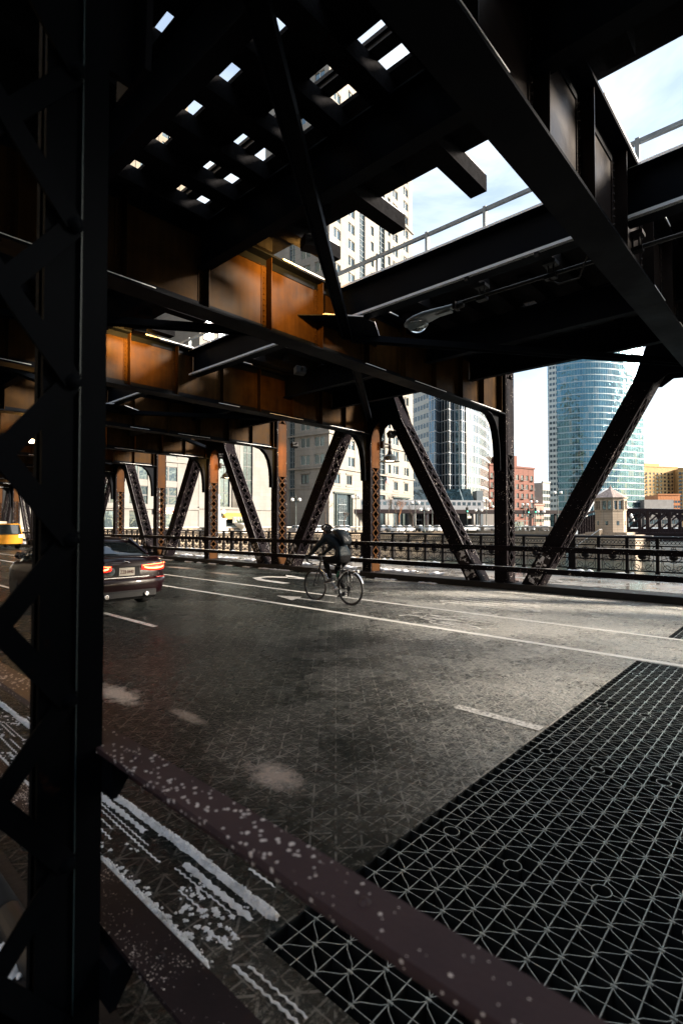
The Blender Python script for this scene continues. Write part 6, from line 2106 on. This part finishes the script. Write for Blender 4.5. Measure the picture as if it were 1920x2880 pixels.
# ------------------------------------------------------------------ river wall, balustrade
M['sandstone'] = plain('river_wall_stone', (0.24, 0.19, 0.14), 0.85, scale=1.2, var=0.25, coordk='World')
rw = empty('balustrade', (-80, 95, 0)); tag(rw, 'pale stone balustrade on the river wall along the far bank', 'balustrade')
pts = [(-84, 17.9), (-84, 60), (-80, 95), (-62, 113), (-42, 121)]
mb = MB(); tp = MB()
for a, b_ in zip(pts, pts[1:]):
    A, B = Vector((*a, 0)), Vector((*b_, 0)); d = B-A; Ln = d.length; d.normalize(); n = Vector((d.y, -d.x, 0))
    off = Vector((-80, 95, 0))
    def ob(m_, t0, t1, p0, p1, z0, z1):
        c_ = A + d*(t0+t1)/2 + n*(p0+p1)/2 + Vector((0,0,(z0+z1)/2)) - off
        m_.obox(c_, d, n, (0,0,1), (t1-t0)/2, (p1-p0)/2, (z1-z0)/2)
    ob(mb, 0, Ln, -0.3, 0.25, -8, 0.25); ob(mb, 0, Ln, -0.25, 0.3, 0.95, 1.15)
    ob(mb, 0, Ln, -0.2, 0.45, -0.5, -0.2)
    ob(tp, 0, Ln, -0.24, 0.29, 1.15, 1.22)
    t = 0
    while t < Ln-2.9:
        ob(mb, t, t+0.7, -0.22, 0.28, 0.25, 0.98)
        for q in range(8):
            c_ = A + d*(t+0.85+q*0.27) - off
            mb.lathe([(0.09, 0.25), (0.06, 0.35), (0.10, 0.55), (0.05, 0.8), (0.08, 0.95)], (c_.x, c_.y, 0), 6)
        t += 3.0
mb.build('stone_wall', M['sandstone'], rw); tp.build('snow_line', M['snow'], rw)

# ------------------------------------------------------------------ bridge house
M['slate'] = plain('red_grey_slate_with_snow', (0.30, 0.24, 0.22), 0.8, scale=3, var=0.6)
M['house'] = stone_mat('bridge_house_stone', (0.38, 0.31, 0.24), (1.2, 0.55), 0.65, 0.05)
D_ = 116
hx, hy = Wd(1716, D_)
bh = empty('bridge_house', (hx, hy, 0)); tag(bh, 'octagonal stone bridge tender house with a small slate roof and a row of windows', 'bridge house')
def octo(r, a0=math.pi/8): return [(r*math.cos(a0+i*math.pi/4), r*math.sin(a0+i*math.pi/4)) for i in range(9)]
def ring(mb, r0_, z0_, r1_, z1_):
    p0, p1 = octo(r0_), octo(r1_)
    vs = [(x, y, z0_) for x, y in p0[:8]] + [(x, y, z1_) for x, y in p1[:8]]
    mb.add(vs, [(i, (i+1)%8, 8+(i+1)%8, 8+i) for i in range(8)] + [tuple(range(8)), tuple(range(8, 16))])
mb = MB()
ring(mb, 3.15, -0.5, 3.1, 4.7); ring(mb, 3.25, 4.7, 3.25, 4.95)
for i in range(8):          # piers between upper windows
    a = math.pi/8 + i*math.pi/4
    ring_pts = (3.0*math.cos(a), 3.0*math.sin(a))
    mb.cyl((ring_pts[0], ring_pts[1], 4.9), (ring_pts[0], ring_pts[1], 7.1), 0.30, n=6, sm=False)
    b_ = a + math.pi/8; r_ = 3.0*math.cos(math.pi/8)
    t = Vector((-math.sin(b_), math.cos(b_), 0)); nn = Vector((math.cos(b_), math.sin(b_), 0))
    mb.obox(nn*r_+Vector((0,0,6.0)), t, nn, (0,0,1), 0.14, 0.12, 1.05)
ring(mb, 3.2, 6.9, 3.2, 7.4); ring(mb, 3.45, 7.4, 3.45, 7.6)
for s in (0.6, -0.6): pass
mb.box(-6, 6, -5, 8, -7.5, -0.5); mb.box(-4.2, 4.2, -4.0, 6, -0.5, 0.0)
uvbox_from_mb(mb, 'wall', M['house'], bh, (RT.x, RT.y, 0))
mb = MB(); ring(mb, 3.6, 7.6, 1.0, 9.3); ring(mb, 0.9, 9.3, 0.3, 9.8); mb.cyl((0,0,9.8), (0,0,10.6), 0.07)
mb.sphere((0,0,9.9), 0.3); mb.build('roof', M['slate'], bh)
mb = MB()
r_ = 2.86*math.cos(math.pi/8)
for i in range(8):
    b_ = math.pi/4 + i*math.pi/4
    nn = Vector((math.cos(b_), math.sin(b_), 0)); t = Vector((-math.sin(b_), math.cos(b_), 0))
    for s in (-1, 1):
        m2 = MB(); m2.obox(nn*r_ + t*s*0.55 + Vector((0,0,6.0)), t, nn, (0,0,1), 0.36, 0.02, 0.95)
        m2.cur = 1; m2.obox(nn*(r_+0.03) + t*s*0.55 + Vector((0,0,6.0)), t, nn, (0,0,1), 0.36, 0.02, 0.05)
        m2.build('window', [M['wg'], M['wframe']], bh)
    m2 = MB(); m2.obox(nn*(3.13*math.cos(math.pi/8)) + Vector((0,0,2.0)), t, nn, (0,0,1), 0.25, 0.03, 0.45); m2.build('window', [M['wg']], bh)
# stair wall on the left of the bridge house
st = MB()
a = Wd(1600, 112); 
pl = [Vector((*Wd(1618, 116), 0)), Vector((*Wd(1690, 113), 0))]
sw = empty('stair_wall', (pl[0].x, pl[0].y, 0)); tag(sw, 'sloping stone stair wall capped with snow left of the bridge house', 'wall')
d = (pl[1]-pl[0]); n = Vector((-d.y, d.x, 0)).normalized()
for off in (0, -2.2):
    o_ = n*off
    vs = [o_+Vector((0,0,-3.4)), o_+d+Vector((0,0,0.6)), o_+d+Vector((0,0,-7)), o_+Vector((0,0,-7))]
    vs2 = [v+n*0.5 for v in vs]
    st.add(vs+vs2, [(0,1,2,3),(4,5,6,7),(0,1,5,4),(1,2,6,5),(3,0,4,7)])
st.build('stone_wall', M['sandstone'], sw)
st = MB()
for off in (0, -2.2):
    o_ = n*off; st.bar(o_+n*0.25+Vector((0,0,-3.35)), o_+d+n*0.25+Vector((0,0,0.65)), 0.6, 0.12)
st.build('snow_line', M['snow'], sw)

# ------------------------------------------------------------------ the next bridge, beyond the bridge house
nb = empty('arched_bridge', (*Wd(1760, 118), 0)); tag(nb, 'dark red steel bascule bridge with low arched side girder at the right edge', 'bridge')
o0 = Vector((nb.location.x, nb.location.y, 0))
M['nb'] = plain('dark_plum_bridge_paint', (0.014, 0.008, 0.010), 0.55, spec=0.2)
ax = Vector((0.93, 0.37, 0)).normalized()
e = Vector((*Wd(2000, 112), 0)) - o0; ax = e.normalized(); Lb = 60
pn = Vector((-ax.y, ax.x, 0))
for side, nm in ((0, 1), (11, 0)):
    mb = MB()
    oo = pn*side
    N_ = 24; top = []; 
    for i in range(N_+1):
        t = i/N_; s_ = t*Lb
        zt = 5.0 - 3.0*t**1.3
        top.append(oo + ax*s_ + Vector((0,0,zt)))
    for i in range(N_): mb.bar(top[i], top[i+1], 0.5, 0.7, up=(0,0,1))
    mb.bar(oo+Vector((0,0,0.3)), oo+ax*Lb+Vector((0,0,0.3)), 0.5, 0.9)
    for i in range(0, 12):
        s_ = i*4.2; zt = 5.0 - 3.0*(s_/Lb)**1.3
        p = oo+ax*s_
        if zt > 1.6:
            mb.bar(p+Vector((0,0,0.5)), p+Vector((0,0,zt)), 0.5, 0.7)
            # rounded corners of the openings
            for q in range(5):
                a1 = math.pi/2*q/5; a2 = math.pi/2*(q+1)/5
                for sg_ in (-1, 1):
                    mb.bar(p+ax*sg_*(0.3+1.3*(1-math.cos(a1)))+Vector((0,0,zt-1.7+1.3*math.sin(a1))), p+ax*sg_*(0.3+1.3*(1-math.cos(a2)))+Vector((0,0,zt-1.7+1.3*math.sin(a2))), 0.3, 0.5)
            mb.bar(p+Vector((0,0,0.4)), p+ax*4.2+Vector((0,0,zt-0.5)), 0.3, 0.35)
    mb.build('side_girder', M['nb'], nb)
    mb = MB()
    for i in range(N_): 
        if i % 4 != 1: mb.bar(top[i]+Vector((0,0,0.37)), top[i+1]+Vector((0,0,0.37)), 0.35, 0.05)
    mb.build('snow_line', M['snow'], nb)
mb = MB()
mb.obox(ax*Lb/2+pn*5.5+Vector((0,0,-0.5)), ax, pn, (0,0,1), Lb/2, 7.5, 0.4); mb.obox(ax*Lb/2+pn*(-1.8)+Vector((0,0,-1.2)), ax, pn, (0,0,1), Lb/2, 0.2, 0.8)
mb.build('deck', M['nb'], nb)
mb = MB()
mb.bar(pn*-2+Vector((0,0,1.1)), pn*-2+ax*Lb+Vector((0,0,1.1)), 0.08, 0.1); mb.bar(pn*-2+Vector((0,0,0.1)), pn*-2+ax*Lb+Vector((0,0,0.1)), 0.08, 0.1)
for i in range(100):
    p = pn*-2+ax*i*0.6; mb.bar(p, p+Vector((0,0,1.1)), 0.05, 0.16 if i % 5 == 0 else 0.05)
mb.build('railing', M['nb'], nb)
# the rounded counterweight end left of the house
mb = MB()
cc = Vector((*Wd(1690, 126), 0)) - o0
prev = None
for i in range(12):
    a_ = math.pi*0.5 + math.pi*0.42*i/11
    p = cc + RT*(math.cos(a_)*7.0) + Vector((0,0,-1.5+6.6*math.sin(a_)))
    if prev: mb.bar(prev, p, 0.5, 0.5)
    prev = p
for q in range(3): mb.bar(cc+RT*(-1.5*q)+Vector((0,0,0)), cc+RT*(-1.5*q-3.5)+Vector((0,0,3.4-q)), 0.3, 0.35)
for q in range(10): mb.bar(cc+RT*(-0.6*q)+Vector((0,0,-1)), cc+RT*(-0.6*q)+Vector((0,0,4.6*math.sqrt(max(0, 1-(0.6*q/7)**2))-0.4)), 0.2, 0.62)
mb.build('counterweight_girder', M['nb'], nb)

# ------------------------------------------------------------------ street furniture and traffic on the far bank
def lamp_post(h, label, globes=2, group='globe street lamps on the far bank'):
    r = empty('street_lamp', (0,0,0)); tag(r, label, 'street lamp', group)
    mb = MB(); mb.lathe([(0.3, 0), (0.22, 0.5), (0.12, 0.8), (0.09, h*0.6), (0.08, h)], (0,0,0), 10)
    mb.bar(-RT*0.75+Vector((0,0,h-0.6)), RT*0.75+Vector((0,0,h-0.6)), 0.12, 0.14); mb.lathe([(0.14, h), (0.05, h+0.6), (0.0, h+1.0)], (0,0,0), 8)
    mb.build('pole', M['green_iron'], r)
    for s in (-1, 1):
        mb = MB(); p = RT*s*0.75; mb.sphere((p.x, p.y, h-0.15), 0.36, 12, 8); mb.build('globe', M['white_globe'], r)
    return r
spots = [(832, 108, 7.0), (1000, 116, 8.0), (1048, 112, 6.2), (1167, 122, 7), (1192, 110, 5), (1215, 125, 7.5), (1367, 128, 7.6), (1392, 150, 7), (1500, 140, 8), (1520, 128, 5), (1568, 125, 9.5), (1476, 160, 8), (1345, 135, 5.5)]
words = ['left of the cyclist', 'beside the entrance portal', 'right of the bell lamp post', 'by the stone building corner', 'short one below the sloping glass', 'in front of the leaning diagonal', 'left of the wide post', 'hidden partly by the wide post', 'beside the brick flats', 'short one by the curved tower', 'tall one below the curved tower', 'far one below the brick flats', 'small one in the traffic left of the wide post']
for (x, D, h), w_ in zip(spots, words):
    r = lamp_post(h, 'twin globe street lamp ' + w_); p = Wd(x, D); r.location = (p[0], p[1], 0)
# bridgehead pedestal lamp and planter
ped = empty('lamp_pedestal', (-82, 55.8, 0)); tag(ped, 'ornate stone pedestal lamp with two white globes at the bridge end', 'street lamp')
mb = MB(); mb.box(-1.4, 1.4, -1.4, 1.4, 0, 1.0); mb.box(-1.1, 1.1, -1.1, 1.1, 1.0, 2.6); mb.box(-1.25, 1.25, -1.25, 1.25, 2.6, 2.85); mb.lathe([(0.8, 2.85), (0.6, 3.2), (0.45, 4.0), (0.38, 6.4), (0.6, 6.6), (0.6, 6.8), (0.1, 7.4)], (0,0,0), 12, False)
mb.build('pedestal', M['limestone_p'] if 'limestone_p' in M else M.setdefault('limestone_p', plain('white_limestone', (0.60, 0.57, 0.52), 0.8)), ped)
mb = MB()
for s in (-1, 1): mb.tube([(0,0,3.3), (0, s*0.9, 3.2), (0, s*1.25, 3.7)], 0.12, 6)
mb.build('bracket', M['green_iron'], ped)
for s in (-1, 1): mb = MB(); mb.sphere((0, s*1.25, 4.1), 0.45, 14, 10); mb.build('globe', M['white_globe'], ped)
pu = empty('planter_urn', (-83, 62.3, 0)); tag(pu, 'pale stone planter urn with greenery beside the pedestal lamp', 'planter')
mb = MB(); mb.lathe([(0.8, 0), (0.7, 0.3), (0.35, 0.5), (0.6, 0.9), (1.4, 1.5), (1.6, 1.9), (1.5, 2.0)], (0,0,0), 18); mb.build('urn', M['limestone_p'], pu)
mb = MB()
for i in range(60):
    a_ = rnd.uniform(0, 6.28); r_ = rnd.uniform(0, 1.2); h_ = rnd.uniform(0.4, 1.0)
    mb.bar((r_*math.cos(a_), r_*math.sin(a_), 1.9), (r_*1.3*math.cos(a_), r_*1.3*math.sin(a_), 1.9+h_), 0.04, 0.06)
mb.build('leaves', plain('evergreen_leaves', (0.03, 0.06, 0.03), 0.7), pu)

# bare trees
def tree_mesh(seed, h, tw=0.0, cf=0):
    rr = random.Random(seed); mb = MB()
    def grow(p, d, ln, r_, dep):
        q = p + d*ln
        mb.tube([p, p+d*ln*0.5+Vector((rr.uniform(-1,1), rr.uniform(-1,1), 0))*ln*0.06, q], [r_, r_*0.85, r_*0.68], 5 if dep < 2 else 3, caps=False)
        if dep >= 5: return
        for _ in range(3 if dep < 3 else 2):
            nd = (d + Vector((rr.uniform(-1,1), rr.uniform(-1,1), rr.uniform(-0.1, 0.7)))*0.62).normalized()
            grow(q, nd, ln*rr.uniform(0.62, 0.82), r_*0.62, dep+1)
    grow(Vector((0,0,h*0.28)), Vector((0,0,1)), h*0.22, 0.12, 0)
    tr = MB(); tr.tube([(0,0,0), (0.03,0,h*0.15), (0,0,h*0.285)], [0.17, 0.14, 0.12], 8)
    return tr, mb
M['bark'] = plain('bare_bark', (0.09, 0.065, 0.05), 0.9)
M['russet'] = plain('russet_twigs', (0.28, 0.12, 0.05), 0.9)
for i, (x, D, h, w_) in enumerate(((915, 120, 8, 'left of the entrance portal'), (968, 112, 5, 'before the entrance portal'), (1092, 118, 9, 'right of the flagpole'), (1112, 124, 8, 'near the dark second doorway'), (1122, 116, 7.5, 'with russet twigs beside the dark doorway'), (1160, 122, 7, 'at the stone building corner'), (1475, 170, 8, 'below the brick flats'))):
    tr, cr = tree_mesh(30+i, h); p = Wd(x, D)
    r = empty('bare_tree', (p[0], p[1], 0)); tag(r, 'bare winter street tree ' + w_, 'tree', 'bare street trees on the far bank')
    tr.build('trunk', M['bark'], r); cr.build('crown', M['russet'] if 'russet' in w_ else M['bark'], r)

# parked and moving cars on the far bank
colors = [('white', (0.7,0.7,0.7)), ('grey', (0.12,0.12,0.13)), ('silver', (0.4,0.41,0.42)), ('black', (0.02,0.02,0.02)), ('blue', (0.03,0.06,0.15)), ('red', (0.25,0.02,0.02))]
cm = {n_: paint(n_+'_far_car_paint', c_) for n_, c_ in colors}
def mini(mat):
    r = empty('parked_car', (0,0,0))
    mb = MB(); loft(mb, [[(x, y, z) for y, z in ((-0.85, 0.3), (-0.9, 0.8), (-0.7, zt), (0.7, zt), (0.9, 0.8), (0.85, 0.3))] for x, zt in ((-2.2, 0.75), (-2.1, 0.95), (-1.0, 1.0), (1.2, 1.0), (2.1, 0.85), (2.2, 0.6))], False); b_ = mb.build('body', mat, r)
    mb = MB(); loft(mb, [[(x, y*w_, z) for y, z in ((-0.8, 0.95), (-0.62, zt), (0.62, zt), (0.8, 0.95))] for x, zt, w_ in ((-1.7, 1.0, 1), (-1.1, 1.42, 1), (0.4, 1.45, 1), (1.3, 1.0, 1))], False); mb.build('window_glass', M['carglass'], r)
    mb = MB(); mb.box(-1.1, 0.4, -0.6, 0.6, 1.44, 1.52); put('snow_cover', mb.mesh('snow_cover', M['snow']), r)
    for (x, s) in ((-1.4, -1), (-1.4, 1), (1.4, -1), (1.4, 1)):
        mb = MB(); mb.cyl((x, s*0.7, 0.33), (x, s*0.9, 0.33), 0.33, n=12); mb.build('wheel', M['blackrubber'], r)
    return r
carspots = [(838, 104, 1, 'far left of the cyclist'), (895, 108, 0, 'just left of the cyclist'), (958, 112, 0, 'at the foot of the entrance portal'), (972, 117, 1, 'behind another at the portal'), (1040, 112, 2, 'left of the second post rear leg'), (1072, 114, 1, 'right of the second post'), (1090, 118, 3, 'below the flag'), (1120, 114, 0, 'below the dark doorway'), (1146, 117, 2, 'at the stone building corner'), (1178, 121, 3, 'below the sloping glass'), (1203, 119, 2, 'in the leaning diagonal gap'), (1232, 122, 0, 'touching the leaning diagonal'), (1322, 124, 0, 'large one right of the leaning diagonal'), (1340, 130, 1, 'behind the large one'), (1362, 126, 2, 'beside the globe lamp'), (1380, 128, 0, 'just left of the wide post'), (1455, 134, 2, 'just right of the wide post'), (1478, 140, 3, 'below the brick flats'), (1510, 138, 0, 'left of the stair wall'), (1530, 133, 1, 'near the tall globe lamp')]
protos = {}
for (x, D, ci, w_) in carspots:
    n_, c_ = colors[ci]; p = Wd(x, D)
    if ci not in protos:
        r = mini(cm[n_]); protos[ci] = r
    else:
        r = copy_tree(protos[ci])
    r.location = (p[0], p[1], 0); r.rotation_euler = (0, 0, R(98 + (x*7) % 9) if x < 1250 else R(60 + x % 30))
    tag(r, n_ + ' snow dusted car on the far bank street, ' + w_, 'car', 'cars on the far bank street')

# elevated train and its viaduct between the stone building and the glass tower
tn = empty('train', (*Wd(1180, 158), 6.2)); tag(tn, 'silver elevated train passing right of the stone building', 'train')
dirn = (Vector(Wd(1260, 160)) - Vector(Wd(1120, 157))); Lt = dirn.length; a_ = math.atan2(dirn.y, dirn.x); tn.rotation_euler = (0,0,a_)
for i, x0 in enumerate((-17, -2, 13)):
    mb = MB(); mb.box(x0-7.2, x0+7.2, -1.4, 1.4, 0, 2.9); b_ = mb.build('carriage', M['galv'] if i else M.setdefault('traingrey', plain('train_silver', (0.25, 0.26, 0.28), 0.4, 0.4)), tn); b_.data.materials[0] = M.setdefault('traingrey', plain('train_silver', (0.25, 0.26, 0.28), 0.4, 0.4))
    mb = MB()
    for q in range(8): mb.box(x0-6.4+q*1.65, x0-5.4+q*1.65, -1.43, -1.40, 1.3, 2.3)
    put('window', mb.mesh('windows', M['wg']), b_)
vd = empty('viaduct', (*Wd(1230, 158), 0)); tag(vd, 'dark elevated railway viaduct carrying the train', 'viaduct'); vd.rotation_euler = (0,0,a_)
mb = MB(); mb.box(-32, 40, -3, 3, 5.0, 6.1); mb.build('deck', M['nb'], vd)
for i in range(9):
    mb = MB(); mb.box(-30+i*8.5-0.3, -30+i*8.5+0.3, -2.4, -1.8, 0, 5.0); mb.build('pillar', M['nb'], vd)
# low dark arcade and a bus shelter towards the right
block('low_building', 'low dark arcade behind the traffic at the foot of the glass tower', 'building', 1350, 1400, 190, 196, 12, 6.5, plain('dark_arcade', (0.04, 0.035, 0.035), 0.7), 8, 0.6, 5.0, 4.0, 2.4, None, 0, 20)
sh = empty('bus_shelter', (*Wd(1462, 125), 0)); tag(sh, 'small dark glass bus shelter right of the wide post', 'bus shelter'); sh.rotation_euler = (0,0,R(70))
mb = MB(); mb.box(-2, 2, -0.8, 0.8, 2.5, 2.65)
for x in (-1.9, 1.9):
    for y in (-0.7, 0.7): mb.box(x-0.05, x+0.05, y-0.05, y+0.05, 0, 2.5)
mb.build('frame', M['green_iron'], sh); mb = MB(); mb.box(-1.9, 1.9, 0.68, 0.72, 0.3, 2.4); mb.build('glass', M['wg'], sh)
# traffic lights
for (x, D, w_) in ((1313, 128, 'left of the wide post'), (1505, 132, 'right of the brick flats'), (1485, 138, 'in front of the brick flats')):
    p = Wd(x, D); r = empty('traffic_light', (p[0], p[1], 0)); tag(r, 'dark traffic light on a pole ' + w_, 'traffic light', 'traffic lights on the far bank')
    mb = MB(); mb.cyl((0,0,0), (0,0,6.5), 0.1, n=8); mb.build('pole', M['green_iron'], r)
    mb = MB(); mb.box(-0.25, 0.25, -0.25, 0.25, 4.6, 5.9); h_ = mb.build('signal_head', M['dark'], r)
    mb = MB(); mb.sphere((FW.x*-0.26, FW.y*-0.26, 4.9), 0.14, 8, 6); put('lens', mb.mesh('lens', emit('lit_green_signal', (0.1, 0.9, 0.5), 1.5)), h_)

# snow lines are uncountable dustings
for o in list(bpy.data.objects):
    if o.parent is not None and o.name.split('.')[0] in ('snow_line', 'snow_on_ties', 'snow_cover'): o['kind'] = 'stuff'
